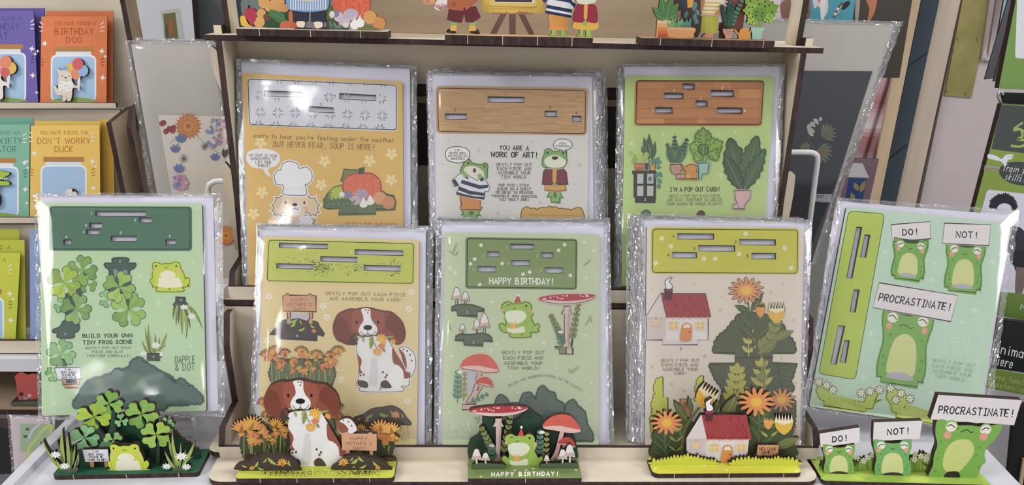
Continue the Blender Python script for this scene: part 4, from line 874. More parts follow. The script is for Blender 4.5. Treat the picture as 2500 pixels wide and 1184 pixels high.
para(P, '9db79d', 24, ('GENTLY POP OUT', 1035, 1362, 243, 288), ('EACH PIECE AND', 1037, 1342, 284, 324), ('ASSEMBLE YOUR', 1038, 1330, 322, 360), ('TINY WORLD!', 1058, 1296, 362, 396), sw=1.2)
Q = sub(P); V(1940, 470, .2957)
HH = SLb; Q.hpoly(rr(sc([(2072, 515), (2160, 522), (2088, 927), (1999, 912)]), 42), 'b9cc52', HH); Q.off += .006; Q.ribbon(rr(sc([(2072, 515), (2160, 522), (2088, 927), (1999, 912)]), 42), '33401f', 1.5, True)
for q in HH: Q.ribbon(q, '2a2522', 1.0, True)
Q.build('base_plate_piece', t, 'lime green slotted base plate down the left edge')
R = sub(Q); V(1940, 470, .2957)
R.B(0, 'e6dedd', '797 265 1118 240 1124 382 806 404', 0, bl=3, lc='2b2626'); R.T('DO!', 892, 1012, 330, 322, 46, '2a2627', 2.6); R.build('placard_piece', t)
def fr(w, h, cx, cy, rot, sx, sy, s, **k):
    V(sx, sy, s, rot); F_ = sub(R); frogC(F_, 0, w, h, 0, 0, **k); return F_
R1 = sub(R); V(1940+930*.2957, 470+695*.2957, .2957, 6); frogC(R1, 0, 285, 300, 0, 0); R1.build('frog_piece', t, 'small frog under the shortest placard')
R2 = sub(R1); V(1940+1385*.2957, 470+790*.2957, .2957, 5); frogC(R2, 0, 320, 365, 0, 0); V(1940, 470, .2957); R2.B(0, 'e6dedd', '1236 253 1620 267 1602 440 1220 420', 0, bl=3, lc='2b2626'); R2.T('NOT!', 1332, 1506, 346, 352, 50, '2a2627', 2.6); R2.build('frog_piece', t)
R3 = sub(R2); V(1940+770*.3243, 800+385*.3243, .3243, 8); frogC(R3, 0, 385, 520, 20, 0, mouth=1, eyes=1); V(1940, 470, .2957); R3.B(0, 'e6dedd', '698 745 1344 850 1288 1066 645 950', 0, bl=3, lc='2b2626'); R3.T('PROCRASTINATE!', 698, 1284, 862, 948, 58, '2a2627', 2.7, .12); R3.build('frog_piece', t, 'largest frog with the longest placard')
R1 = sub(R3); V(1940, 800, .3243)
for g, tl in (([(160, 470), (190, 540), (222, 552), (218, 585), (530, 636), (540, 606), (585, 610), (600, 570), (650, 540), (600, 560), (640, 470), (560, 480), (520, 560), (400, 545), (260, 520), (300, 470), (240, 430), (190, 420)], [(183, 410), (288, 468), (240, 435), (500, 492), (568, 480), (640, 468)]), ([(690, 530), (725, 580), (730, 630), (765, 640), (760, 675), (1060, 725), (1020, 640), (900, 600), (820, 600), (870, 540), (800, 480), (740, 450), (700, 450)], [(720, 455), (800, 495), (868, 535), (760, 545)])):
    R1.B(0, 'bfd060', g, 0, bl=5, lc='3a4a22')
    for x, y in tl: R1.daisy(x, y, 36, 7, 'f0ecd8', 'cfd07a', 1, 0, .2, .55, '3a3a2a', .22)
    x0, y0 = g[3 if len(g) > 13 else 4][0], 0
for i in range(12): R1.leaf('bfd060', 265+22*i, 545+5*i, 270+22*i, 485+6*i, 20)
for i in range(10): R1.leaf('bfd060', 840+20*i, 620+5*i, 845+20*i, 566+7*i, 20)
R1.build('flower_grass_piece', t)
P.build('board', t)
# --- the further cards in the bottom tray
V(); pl = lean(822, 1080, 450.5, 28)
GB = 'pop-out cards stacked in the bottom tray'
stack(pl, [(631, 553), (1039, 557), (1036, 1082), (619, 1082)], [(642, 576), (1024, 586), (1018, 1082), (630, 1082)], [(626, 549), (1046, 556), (1043, 1082), (610, 1082)], 'e4cf98', [(4, -4), (8, -2), (2, -6)],
      ['cream pop-out card right behind the foremost spaniel card in the bottom tray', 'cream pop-out card in the middle of the spaniel card stack', 'rearmost cream pop-out card of the spaniel card stack'], GB, 5, seed=60)
pl = lean(1273, 1080, 450.5, 28)
stack(pl, [(1078, 545), (1484, 547), (1489, 1082), (1069, 1082)], [(1086, 568), (1464, 572), (1462, 1082), (1079, 1082)], [(1066, 538), (1486, 541), (1496, 1082), (1060, 1082)], 'c5d1aa', [(-1, -5), (-2, -8), (4, -10)],
      ['sage green card right behind the foremost birthday frog card', 'sage green card in the middle of the birthday frog card stack', 'rearmost sage green card of the birthday frog card stack'], GB, 6, seed=64)
pl = lean(1768, 1080, 450.5, 28)
stack(pl, [(1574, 534), (1978, 541), (1958, 1082), (1569, 1082)], [(1579, 551), (1962, 557), (1953, 1082), (1574, 1082)], [(1562, 527), (1984, 536), (1964, 1082), (1560, 1082)], 'dfd3c3', [(-11, -1), (-21, -4), (-32, -7)],
      ['beige pop-out card right behind the foremost cottage card, edge showing at left', 'beige pop-out card in the middle of the cottage card stack', 'rearmost beige pop-out card of the cottage card stack, farthest left'], GB, 5, seed=68)
# ================================================================ upper tier
def seen(s): return s
# --- soup card
V(); pl = lean(790, 713, 517, 23)
V(550, 130, .363)
def slot3(q): return q
SQ = [nums(q) for q in ([(262, 252), (515, 260), (514, 296), (261, 288)], [(767, 270), (1015, 282), (1014, 319), (766, 308)], [(563, 357), (729, 366), (728, 402), (562, 394)])]
V()
t, P = card('mustard yellow pop-out card with a chef hat dog and pumpkin, upper tray left', pl, [(586, 146), (1000, 165), (1003, 698), (598, 698)], [(592, 178), (983, 199), (986, 698), (607, 698)], [(574, 142), (1016, 160), (1020, 698), (590, 698)], 6, 'e0b864', SQ, seed=21)
V(550, 130, .363)
flowers(P, ((237, 600), (668, 725), (1118, 678), (970, 722), (645, 885), (247, 935), (1115, 852), (190, 1080)), 'f0dca0', 'e8cc86', 42)
para(P, 'a5803f', 30, ("SORRY TO HEAR YOU'RE FEELING UNDER THE WEATHER", 190, 1135, 553, 587),) if 0 else P.T("sorry to hear you're feeling under the weather", 190, 1135, 553, 585, 30, 'a5803f', 1.8)
P.T('BUT NEVER FEAR, SOUP IS HERE!', 325, 1002, 610, 632, 36, 'a5803f', 2.0)
P.S('eceaea', '142 712 160 660 255 640 345 665 370 712 345 755 290 780 300 815 308 835 270 810 255 780 180 765'); para(P, '6d6560', 17, ('MY SOUP IS 100%', 163, 347, 685, 690), ('GUARANTEED TO', 172, 338, 708, 712), ('LIFT YOUR', 205, 308, 732, 735), ('SPIRITS!', 218, 298, 756, 758), sw=1.0)
P.T('GENTLY POP OUT EACH', 805, 1150, 1150, 1156, 24, 'a5803f', 1.1)
Q = sub(P); Q.hpoly(rr([(150, 165), (1160, 212), (1158, 528), (155, 485)], 26), 'd9d9e0', SQ)
for r in range(4):
    for c in range(8):
        x = 245+117*c+(-10 if r % 2 else 0)-4*r; y = 275+120*(r-0)+.047*(x-245)-8 if r < 4 else 0
        y = (172, 282, 396, 498)[r]+.03*(x-245)-(6 if r == 0 else 0)
        for k in range(8):
            a = math.pi/4*k+.39
            if r == 0 and math.sin(a) < .1 or r == 3 and math.sin(a) > -.1: continue
            ux, uy = math.cos(a), math.sin(a); q = [(x+ux*10, y+uy*10), (x+ux*40-uy*6*(1 if k % 2 else -1), y+uy*40+ux*6*(1 if k % 2 else -1)), (x+ux*26+uy*9*(1 if k % 2 else -1), y+uy*26-ux*9*(1 if k % 2 else -1))]
            if r == 3 and y > 492: q = [(px, py-10) for px, py in q]
            if any(A[0][0]-3 < cxy(*q[1])[0] < A[1][0]+3 and A[0][1]-3 < cxy(*q[1])[1] < A[2][1]+3 for A in SQ): continue
            Q.F('b9b8c0', q, False)
Q.off += .006; Q.ribbon(rr([(153, 173), (1152, 216), (1152, 516), (163, 480)], 24), '1f2433', 1.8, True)
for q in SQ: Q.ribbon(q, '2a2522', 1, True)
Q.T('3', 634, 650, 343, 344, 18, '55555a', 1.0); Q.T('1', 732, 742, 288, 288, 18, '55555a', 1); Q.build('base_plate_piece', t, 'white slotted base plate with grey star tiles')
R = sub(Q)
R.B(0, 'e3e2e4', '330 1165 365 1110 405 1090 530 1085 585 1110 605 1165 620 1300 310 1300', 1, bl=8, bc='ecebec')
R.B(0, 'e4c9a4', scal('385 950 340 970 312 1020 310 1060 330 1095 375 1098 405 1075 420 1095 520 1095 535 1070 570 1095 610 1100 632 1070 635 1020 605 970 555 950', 40, 12), 2, bl=8, bc='ecebec')
R.S('ead3b4', '390 950 400 1070 425 1098 515 1098 535 1070 550 950'); R.S('efe9e2', '435 1040 470 1000 505 1038 500 1080 470 1095 440 1080')
R.B(0, 'eeedee', '390 945 392 890 345 880 330 830 350 790 372 785 385 745 435 726 485 745 500 775 545 765 580 800 582 850 555 880 538 885 545 950 470 955', 1, bl=8, bc='ecebec')
R.L('d5d4d8', 1, '395 912 470 906 535 912')
for x in (406, 532): R.E('2b2622', x, 1005, 7, 10)
R.E('2b2626', 468, 1018, 18, 11); R.L('2b2626', 1.5, '468 1028 468 1042 455 1052 448 1040'); R.L('2b2626', 1.5, '468 1042 484 1052 490 1038'); R.E('e8ab98', 400, 1037, 16, 12); R.E('e8ab98', 540, 1042, 16, 12)
R.F('d6c0a4', '415 1095 500 1105 470 1150 430 1140'); R.F('b58a58', '580 1160 598 1112 608 1116 600 1165'); R.E('2b2622', 493, 1130, 4); R.build('dog_piece', t, 'curly cream dog in a white chef hat')
R2 = sub(R)
R2.B(0, '6d7a4c', '662 990 670 1010 665 1035 690 1045 768 1040 762 1078 1015 1080 1012 1048 1140 1050 1145 1000 1130 960 1085 950 1040 920 1000 900 700 930', 0, bl=6)
R2.B(0, 'b7c24c', scal('705 990 720 915 760 900 800 900 810 980', 26, 14, 0), 2, bl=4); R2.B(0, '7a8a4c', '800 780 840 785 890 785 895 800 935 770 930 815 870 830 800 860 780 860 790 830', 0, bl=4)
R2.B(0, 'dd6b48', '800 850 850 815 920 808 990 812 1040 860 1045 930 1010 980 850 980 795 930', 1, bl=4)
for x in (850, 890, 935, 980): R2.L('c75638', 1, [(x, 820), (x-(920-x)*.25, 890), (x, 960)])
rnd = random.Random(8)
for i in range(22): R2.E('eb8f6a', rnd.uniform(815, 1030), rnd.uniform(830, 950), 5, 6)
R2.F('4f5a44', '896 772 930 768 928 812 900 815')
R2.E('d9a272', 1040, 975, 46, 44); R2.E('cf8f62', 1098, 1005, 44, 44); R2.E('b5a2b4', 915, 950, 48, 34); R2.E('c9b3ba', 868, 990, 46, 32); R2.E('8d8aa0', 825, 955, 30, 28); R2.E('e9e6e4', 785, 950, 18, 18)
for x in (690, 720, 750, 780, 810, 840): R2.leaf('55734f', x+25, 1030, x-30, 970+(x % 3)*8, 20); R2.leaf('6e8a62', x, 1030, x+38, 985, 18)
for x, y in ((930, 1010), (975, 992)): R2.S('efe9e4', [(x, y-38), (x+22, y-5), (x+26, y+18), (x, y+30), (x-26, y+18), (x-20, y-5)])
R2.F('66755a', '768 1045 880 1045 880 1078 765 1078'); R2.build('pumpkin_piece', t, 'pumpkin with vegetables around it'); P.build('board', t)
V(); stack(pl, [(586, 146), (1000, 165), (1003, 698), (598, 698)], [(592, 178), (983, 199), (986, 698), (607, 698)], [(578, 142), (1012, 160), (1016, 698), (592, 698)], 'e0b864', [(0, 2), (3, -1), (6, -3)],
      ['mustard yellow card right behind the chef dog card', 'mustard yellow card in the middle of the chef dog card stack', 'rearmost mustard yellow card, its sleeve edge farthest left in the upper tray'], 'pop-out cards stacked in the upper tray', 6, -4.2, 3.0, 72)
# --- work of art card
pl = lean(1240, 713, 517, 23); V(1030, 150, .338)
S = sl(.012, (475, 255, 740, 293), (888, 358, 974, 397), (167, 378, 325, 416), (1086, 394, 1151, 433)); SQ = [nums(q) for q in S]; V()
t, P = card('off-white pop-out card with two frogs admiring art under a wood grain plate, upper tray middle', pl, [(1043, 180), (1446, 184), (1452, 698), (1054, 698)], [(1062, 210), (1438, 214), (1432, 698), (1066, 698)], [(1040, 172), (1466, 178), (1470, 698), (1050, 698)], 10, 'dcd8d2', SQ, seed=22)
V(1030, 150, .338)
for x, y, r in ((190, 570, 12), (410, 642, 20), (800, 580, 14), (1138, 748, 20), (1195, 592, 12), (550, 1095, 18), (855, 1020, 18), (1105, 888, 10)): P.star('c9c2b8', x, y, r, 5, .45)
P.T('YOU ARE A', 562, 772, 622, 628, 30, '2a2a30', 2.0); P.T('WORK OF ART!', 500, 832, 672, 676, 36, '2a2a30', 2.4)
para(P, '5d5a58', 21, ('GENTLY POP OUT', 538, 795, 745, 747), ('EACH PIECE AND', 545, 790, 775, 777), ('ASSEMBLE YOUR', 550, 783, 804, 806), ('TINY WORLD', 572, 752, 834, 835), sw=1.2)
para(P, '5d5a58', 18, ('POP THIS LITTLE', 556, 775, 894, 895), ('SCENE ON A SHELF', 543, 790, 920, 922), ('OR DESK TO REMIND', 533, 802, 945, 947), ('YOURSELF HOW AMAZING', 503, 830, 971, 975), ('YOU TRULY ARE!', 560, 772, 998, 998), sw=1.1)
Q = sub(P); PLT = rr([(98, 176), (1206, 192), (1192, 535), (102, 520)], 32); Q.hpoly(PLT, 'c49c6c', SQ)
rnd = random.Random(5)
def notin(x0, x1, y, SQ):
    (a, b), (c, d) = cxy(x0, y), cxy(x1, y)
    return not any(A[0][0]-2 < c and a < A[1][0]+2 and A[0][1]-3 < b < A[2][1]+3 for A in SQ)
Q.off += .006
for i in range(34):
    y = 204+9*i; x = 128+rnd.uniform(0, 30)
    while x < 1120:
        w = rnd.uniform(40, 150); k = .0145*(x-100); x2 = min(x+w, 1165)
        if notin(x, x2, y+k+4, SQ) and rnd.random() < .8: Q.F(rnd.choice(['bf9767', 'caa374', 'c8a072', 'bd9362', 'c59d6d', 'cda678']), [(x, y+k), (x2, y+k+(x2-x)*.0145), (x2, y+k+(x2-x)*.0145+8.6), (x, y+k+8.6)], False)
        x = x2+.5
Q.off += .006; Q.ribbon(rr([(113, 193), (1182, 210), (1178, 522), (120, 506)], 26), '2f251c', 1.8, True)
for q in SQ: Q.ribbon(q, '2a2018', 1.2, True)
for c, x, y in (('1', 604, 234), ('2', 928, 333), ('3', 239, 348), ('4', 1116, 370)): Q.T(c, x-7, x+7, y, y, 18, '4a3826', 1.1)
Q.build('base_plate_piece', t, 'wood grain slotted base plate')
R = sub(Q)
R.B(0, '8cb866', '284 1072 310 1072 340 1072 395 1072 415 1072 410 1100 425 1110 395 1112 398 1180 305 1180 303 1112 285 1108 300 1095', 0, bl=4); R.F('6d6a68', '342 1072 374 1072 372 1108 342 1108')
R.B(0, 'da9048', '275 965 425 975 420 1050 432 1052 425 1072 275 1068 278 1048 290 1048', 0, bl=4)
for x in range(290, 420, 14): R.L('c67c38', .8, [(x, 975), (x+1, 1045)], 0)
R.B(0, '85a956', '290 830 280 790 300 740 315 712 345 712 365 735 430 745 455 735 475 750 472 790 465 850 400 880 310 850', 1, bl=4); R.S('e6e2cc', '300 800 315 765 370 755 435 785 450 830 420 870 350 870 300 840')
R.E('2b2b22', 335, 735, 7, 9); R.E('2b2b22', 452, 758, 7, 9); R.E('5b2b2b', 380, 788, 12, 16)
R.B(0, 'e6e4e6', '270 812 320 815 400 860 450 840 490 905 480 940 455 940 450 995 360 985 250 955 270 900 225 900 218 860', 0, bl=4)
for q in ('290 855 420 895 480 890 478 912 415 922 280 880', '270 902 350 935 455 950 455 972 345 960 262 930', '250 940 300 958 400 978 450 978 450 996 350 985 248 962', '218 860 240 850 270 895 240 905', '300 810 322 815 340 850 315 845', '412 835 440 832 450 860 425 868'): R.F('2c3550', q)
R.S('8fb85c', '300 800 310 795 330 820 315 840 298 830'); R.S('8fb85c', '402 820 425 812 435 838 412 848')
R.B(0, 'ece9e6', '170 672 190 630 258 615 325 632 346 675 325 715 285 730 260 734 190 715', 1, bl=0, lc='2b2b30'); para(R, '4a4744', 14, ("I'VE", 238, 272, 640, 641), ('NEVER SEEN', 198, 318, 662, 664), ('ANYTHING SO', 188, 328, 682, 684), ('AMAZING!!', 208, 308, 702, 703), sw=.9)
R.build('frog_piece', t, 'surprised frog in a striped jumper with speech bubble')
R2 = sub(R)
R2.B(0, '8cb866', '915 935 1005 938 1003 965 1018 985 995 985 996 1018 935 1016 932 980 908 978 920 955', 0, bl=5); R2.F('6d6a68', '952 940 970 940 972 985 950 982')
R2.B(0, 'd9a050', '890 880 960 870 1035 885 1042 930 980 938 888 930', 0, bl=4); R2.B(0, '7e2e3a', '905 765 1010 765 1040 800 1052 885 960 890 872 885 880 800', 0, bl=4); R2.F('d9a050', '945 770 975 770 970 870 955 890 942 860'); R2.L('5f2029', 1, '1000 790 985 850 970 890')
R2.B(0, '82ae60', '878 760 870 710 885 665 890 640 920 632 945 648 985 650 1010 632 1042 645 1045 690 1048 725 1020 765 950 770', 1, bl=6, bc='b5cf9c'); R2.S('e6e4d0', '885 730 900 695 960 675 1020 700 1040 730 1010 765 920 765')
R2.E('24251c', 908, 660, 7, 9); R2.E('24251c', 1020, 662, 7, 9); R2.S('2e2320', '938 692 960 685 984 692 978 705 960 712 944 706'); R2.E('82ae60', 960, 893, 20, 10)
R2.B(0, 'ece9e6', '950 605 970 570 1018 560 1070 575 1085 608 1060 635 1035 640 1045 660 1010 640 970 632', 1, bl=0, lc='2b2b30'); para(R2, '4a4744', 14, ('HOW', 995, 1040, 592, 593), ('STUNNING!', 968, 1068, 611, 612), sw=.9)
R2.build('frog_piece', t, 'open-mouthed frog in a red jacket with speech bubble')
R3 = sub(R2); R3.B(0, 'd2a850', scal('722 1140 720 1090 740 1058 830 1072 900 1060 940 1055 990 1065 1080 1075 1140 1056 1165 1100 1160 1200 722 1200', 50, 9), 2, bl=4); R3.O('a8823a', 1, '770 1108 1112 1115 1112 1200 770 1200', 0); R3.L('b58d42', 1, '910 1090 930 1075 950 1090 970 1078 985 1092'); R3.build('picture_frame_piece', t)
P.build('board', t)
V(); stack(pl, [(1043, 180), (1446, 184), (1448, 698), (1054, 698)], [(1062, 210), (1438, 214), (1432, 698), (1066, 698)], [(1040, 172), (1456, 178), (1458, 698), (1050, 698)], 'd9c8ac', [(14, -3), (21, -6), (27, -9)],
      ['off-white card right behind the art frogs card, edge showing at right', 'off-white card in the middle of the art frogs card stack', 'rearmost off-white card of the art frogs card stack, farthest right'], 'pop-out cards stacked in the upper tray', 8, -4.2, 3.0, 76)
# --- house plant card
pl = lean(1700, 713, 517, 23); V(1500, 150, .3377)
S = sl(.004, (494, 165, 576, 202), (358, 232, 498, 270), (696, 213, 862, 254), (587, 288, 670, 326), (295, 336, 419, 375), (742, 338, 922, 376)); SQ = [nums(q) for q in S]; V()
t, P = card('light green pop-out card with potted house plants under a parquet plate, upper tray right', pl, [(1525, 159), (1915, 158), (1880, 698), (1517, 698)], [(1526, 185), (1891, 187), (1858, 698), (1517, 698)], [(1512, 154), (1920, 154), (1890, 698), (1504, 698)], 8, 'bcd284', SQ, seed=23)
V(1500, 150, .3377)
for x, y, r in ((350, 525, 24), (125, 595, 26), (755, 530, 16), (876, 510, 18), (768, 825, 30), (1040, 880, 20), (440, 1090, 14)): P.star('dfe8c0', x, y, r, 8, .2)
P.T("I'M A POP OUT CARD!", 402, 758, 926, 924, 30, '4a5332', 2.0); para(P, '71834c', 20, ('GENTLY POP OUT EACH PIECE', 398, 765, 973, 972), ('AND SLOT TOGETHER TO CREATE', 380, 780, 1001, 1001), ('YOUR HAVEN OF HOUSE PLANTS!', 378, 780, 1030, 1030), sw=1.2)
Q = sub(P); Q.hpoly(rr([(150, 135), (1083, 137), (1065, 468), (140, 466)], 24), 'cd8a55', SQ); Q.hpoly(rr([(158, 143), (1077, 145), (1058, 459), (150, 457)], 22), 'c1844c', SQ)
rows = (148, 198, 270, 340, 412, 455); rnd = random.Random(6)
for i in range(5):
    xs = [162-2*i]+sorted(rnd.sample(range(300, 950, 60), 3))+[1066-3*i]
    for a, b in zip(xs, xs[1:]):
        c = rnd.choice(['c98a4e', 'b97a48', 'd0904f', 'b5743f', 'c4854a']); h = [q for q in SQ if 1]
        y0, y1 = rows[i]+1, rows[i+1]-1
        inside = [q for q in SQ if cxy(a, 0)[0] < q[1][0] and q[0][0] < cxy(b, 0)[0] and cxy(0, y0)[1] < q[2][1] and q[0][1] < cxy(0, y1)[1]]
        if not inside: Q.F(c, [(a, y0), (b, y0), (b, y1), (a, y1)])
for y in rows[1:5]:
    x = 158
    while x < 1050:
        if notin(x, x+18, y, SQ): Q.F('a9693a', [(x, y-1), (x+18, y-1), (x+18, y+1), (x, y+1)])
        x += 18
Q.off += .006; Q.ribbon(rr([(160, 143), (1076, 145), (1057, 458), (152, 456)], 22), '2c1c14', 1.9, True)
for q in SQ: Q.ribbon(q, '2a1a12', 1.3, True)
for c, x, y in (('1', 593, 173), ('2', 777, 196), ('3', 428, 212), ('4', 618, 270), ('5', 277, 358), ('6', 940, 358)): Q.T(c, x-7, x+7, y, y, 18, 'e8d2ba', 1.1)
Q.build('base_plate_piece', t, 'parquet patterned slotted base plate')
R = sub(Q)
for a in ((255, 715, 250, 520, 44), (248, 715, 212, 545, 40), (270, 715, 295, 575, 36), (235, 715, 195, 610, 34)): R.leaf('7f9a58', a[0], a[1], a[2], a[3], a[4]+12); R.leaf('3d5a48', *a, 0, '6f8c68')
for i in range(16): R.E(['a9c060', '98b350', 'b8cc70'][i % 3], 120+(i*37) % 115, 665+(i*23) % 60, 20, 18)
R.F('b5643c', '138 735 222 735 210 795 150 795'); R.L('e0b49a', 1.2, '145 745 160 765 172 745 188 765 200 745 215 765', 0); R.F('2f4a6c', '220 735 245 735 245 785 220 785'); R.B(0, 'd9a23f', '247 720 300 720 292 790 258 790', 0, bl=0)
R.F('3b3532', '128 790 302 790 300 985 295 1025 147 1022 150 985 138 985 138 815 128 815')
for x in (165, 237):
    for y in (812, 900): R.F('c5c9c0', [(x, y), (x+45, y), (x+44, y+72), (x-2, y+72)])
for a in ((290, 730, 330, 690), (300, 740, 345, 720), (300, 760, 340, 770), (320, 800, 345, 840), (310, 850, 345, 880), (320, 880, 322, 925), (310, 800, 300, 850), (262, 830, 250, 870), (290, 700, 270, 760)): R.leaf('52857a', *a, 30, 0, '7fa89a')
R.T('3', 214, 228, 1000, 1000, 18, 'd5d2cc', 1.1); R.build('plant_shelf_piece', t, 'black shelf with trailing and snake plants')
R2 = sub(R)
for i, a in enumerate(((440, 745, 435, 545), (430, 745, 385, 600), (460, 745, 520, 565), (450, 745, 475, 620))): R2.leaf('6d8a50', a[0], a[1], a[2], a[3], 74); R2.frond(['34564a', '3f6650', '2f4d40', '476e58'][i], a[0], a[1], a[2], a[3]+10, 7, 36, 18, '5b7a5c', 0, None, 48)
R2.B(0, 'c99a86', '405 745 490 745 480 790 470 812 440 818 412 805 404 780', 0, bl=4); R2.B(0, 'c99a86', '446 815 510 815 510 850 446 850', 0, bl=4)
for i in range(14): R2.E('8f5f58', 412+(i*29) % 68, 752+(i*17) % 50, 3)
R2.B(0, 'cf9536', '478 748 500 765 520 760 545 745 575 748 590 762 605 742 604 770 590 790 602 820 605 850 510 850 515 790 505 795', 0, bl=4); R2.T('6', 526, 540, 830, 830, 18, 'f0e0b8', 1.1)
R2.L('7d9a4e', 4, [(640, 735), (640, 620)], 0); R2.L('7d9a4e', 4, [(655, 735), (690, 640)], 0); R2.L('7d9a4e', 3, [(630, 735), (600, 660)], 0)
for x, y, r, rot, c in ((640, 548, 62, -90, '7fa040'), (720, 615, 62, -30, '8aae45'), (590, 625, 50, 200, '93b84a'), (602, 690, 36, 120, '93b84a'), (720, 680, 40, 60, '8aae45'), (640, 640, 40, 90, '5f8a45')):
    a = math.radians(rot); f = lambda u, v: (x+r*(u*math.cos(a)-v*math.sin(a)), y+r*(u*math.sin(a)+v*math.cos(a)))
    R2.B(0, c, [f(*q) for q in ((-.8, 0), (-.95, .5), (-.5, .95), (-.1, .8), (-.05, .95), (.4, .85), (.4, .6), (.75, .6), (.7, .35), (1.1, 0), (.7, -.35), (.75, -.6), (.4, -.6), (.4, -.85), (-.05, -.95), (-.1, -.8), (-.5, -.95), (-.95, -.5))], 1, bl=4, lc='2f4420')
    for u, v in ((.1, .45), (.1, -.45), (-.35, .5), (-.35, -.5)): R2.leaf('33502a', *f(u, v*.6), *f(u+.15, v*1.1), 9)
    R2.L('a8c46a', 1, [f(-.7, 0), f(.8, 0)], 0)
R2.B(0, '9fc4b4', '600 736 690 736 688 752 680 752 672 812 628 815 628 850 606 850 606 752 600 752', 0, bl=4); R2.build('potted_plants_piece', t, 'watering can between two potted plants')
R3 = sub(R2)
for i, a in enumerate(((925, 930, 835, 560, 170), (930, 930, 1030, 545, 150), (920, 930, 800, 680, 100), (935, 930, 1085, 640, 100))):
    (x0, y0), (x1, y1) = a[:2], a[2:4]; n = 12; L_ = []; Rr = []; dx, dy = x1-x0, y1-y0; d = math.hypot(dx, dy); nx, ny = -dy/d, dx/d
    for k in range(n+1):
        u = k/n; wd = a[4]*.5*math.sin(3.14159*(u**.9)*.93+.08)*(1.12 if k % 2 else .86); L_.append((x0+dx*u+nx*wd, y0+dy*u+ny*wd)); Rr.append((x0+dx*u-nx*wd, y0+dy*u-ny*wd))
    R3.B(0, ['4d6641', '557049', '465e3d', '4f6a45'][i], L_+[(x1, y1)]+Rr[::-1], 1, bl=4, lc='25321f'); R3.L('7d9468', 1.6, [(x0, y0), (x0+dx*.9, y0+dy*.9)], 0)
    for k in range(2, 10):
        for sg in (-1, 1): u = k/11; R3.L('627d54', .8, [(x0+dx*u, y0+dy*u), (x0+dx*(u+.1)+nx*sg*a[4]*.3, y0+dy*(u+.1)+ny*sg*a[4]*.3)], 0)
R3.B(0, 'd9b3b0', '868 935 985 935 980 985 960 1015 945 1030 938 1066 855 1066 858 1035 888 1030 875 1000', 0, bl=4); R3.T('1', 890, 902, 1050, 1050, 16, '6a5050', 1); R3.build('fern_pot_piece', t, 'tall fern in a pink pot'); 
R4 = sub(R3); R4.B(0, '6f8a5c', '195 1110 215 1080 245 1080 258 1110', 1, bl=4); R4.build('leaf_piece', t)
R4 = sub(R4); R4.B(0, '5a3f2c', '600 1110 615 1085 640 1085 650 1110', 1, bl=4); R4.build('head_piece', t); P.build('board', t)
V(); stack(pl, [(1525, 159), (1915, 158), (1878, 698), (1517, 698)], [(1526, 185), (1891, 187), (1858, 698), (1517, 698)], [(1514, 154), (1920, 154), (1884, 698), (1507, 698)], 'bcd284', [(-4, 3), (-8, 5)],
      ['light green card right behind the house plant card', 'rearmost light green card of the house plant card stack'], 'pop-out cards stacked in the upper tray', 8, -4.2, 3.0, 80)
# ================================================================ assembled little scenes
def scene(name, label, fl, fr, zt, depth, th, col, r=4, ticks=(), group=None):
    (a, b) = [at_z(*cxy(*q), zt) for q in (fl, fr)]
    lim = 444.4 if TZ+3.5 < zt < -270 else 1e6; depth = min(depth, lim-max(a.y, b.y))
    u = (b-a); wd = u.length; u = u.normalized(); v = Vector((-u.y, u.x, 0))
    t = thing(name, a+(b-a)*.5+v*depth*.5-Vector((0, 0, th)), label, 'wooden scene', group)
    P = Part(Plane(a, u, v), th)
    P.solid([a+u*x+v*y for x, y in rrect(0, wd, 0, depth, r)], col); P.off = .02
    E_ = Plane(a-v*.06, u, Vector((0, 0, 1)))
    for k in ticks: P.face([a+u*(wd*k+d)-v*.08+Vector((0, 0, z)) for d, z in ((0, 0), (0, -th), (.5, -th), (.5, 0))], 'c9b39a')
    def SP(x, y, th=3.2):
        p = at_z(*cxy(x, y), zt)
        if lim < 1e5: p = Vector((p.x, min(p.y, lim-th-.4-(y < 960)*0), zt))
        return Part(Plane(p, u, (0, 0, 1)), th)
    return t, P, SP
# --- frog among clovers, on the table
V(90, 930, .21449)
t, P, SP = scene('frog_scene', 'wooden clover scene with small yellow-green frog, on the table left of the stand', (172, 1078), (1836, 1043), TZ+3.3, 29, 3.2, '2b6148', 2.5, (.14, .5, .86))
P.build('base_plate', t)
Q = SP(1100, 905); Q.B(1, '1f4c38', scal('520 912 500 800 560 680 640 560 760 480 900 440 1060 400 1200 400 1330 440 1450 520 1560 590 1640 680 1740 735 1830 810 1860 905', 44, 18, 0), 2)
for q, c in (('900 560 1050 500 1250 560 1280 700 1100 800 920 720', '29573f'), ('1000 640 1100 600 1180 680 1080 760', '1a4432')): Q.S(c, q)
Q.build('bush', t)
Q = SP(700, 960)
Q.B(1, '2d4637', '640 420 700 430 720 560 780 620 820 560 850 360 890 350 900 600 880 700 860 960 660 960 560 800 600 600', 1)
Q.clover(960, 450, 78, 20, CP, 3, 1); Q.clover(822, 262, 158, -75, ['7fae4c', '8bb853', '6f9f43', '93bf5c'], 4, 1, None, .95); Q.clover(650, 408, 205, 18, ['a6c435', '8fae33', 'b3cf42', '9bbd3c'], 4, 1, None, .72)
Q.S('2c4a34', '848 370 862 345 880 370 884 460 880 560 860 560 846 450'); Q.build('clover_sprig', t, 'yellow-green clovers on a stem')
Q = SP(1300, 935); Q.B(1, '2d4637', '1170 450 1230 460 1260 640 1400 760 1420 860 1480 935 1240 935 1290 800 1240 640', 1)
Q.clover(1468, 515, 100, -30, ['7fb96c', '8fc67a', '72ab62', '98cc84'], 4, 1); Q.clover(1195, 378, 190, -62, ['86b24c', '97c058', '7aa848', '8fbb54'], 4, 1, None, .86); Q.build('clover_sprig', t, 'large clover on the right')
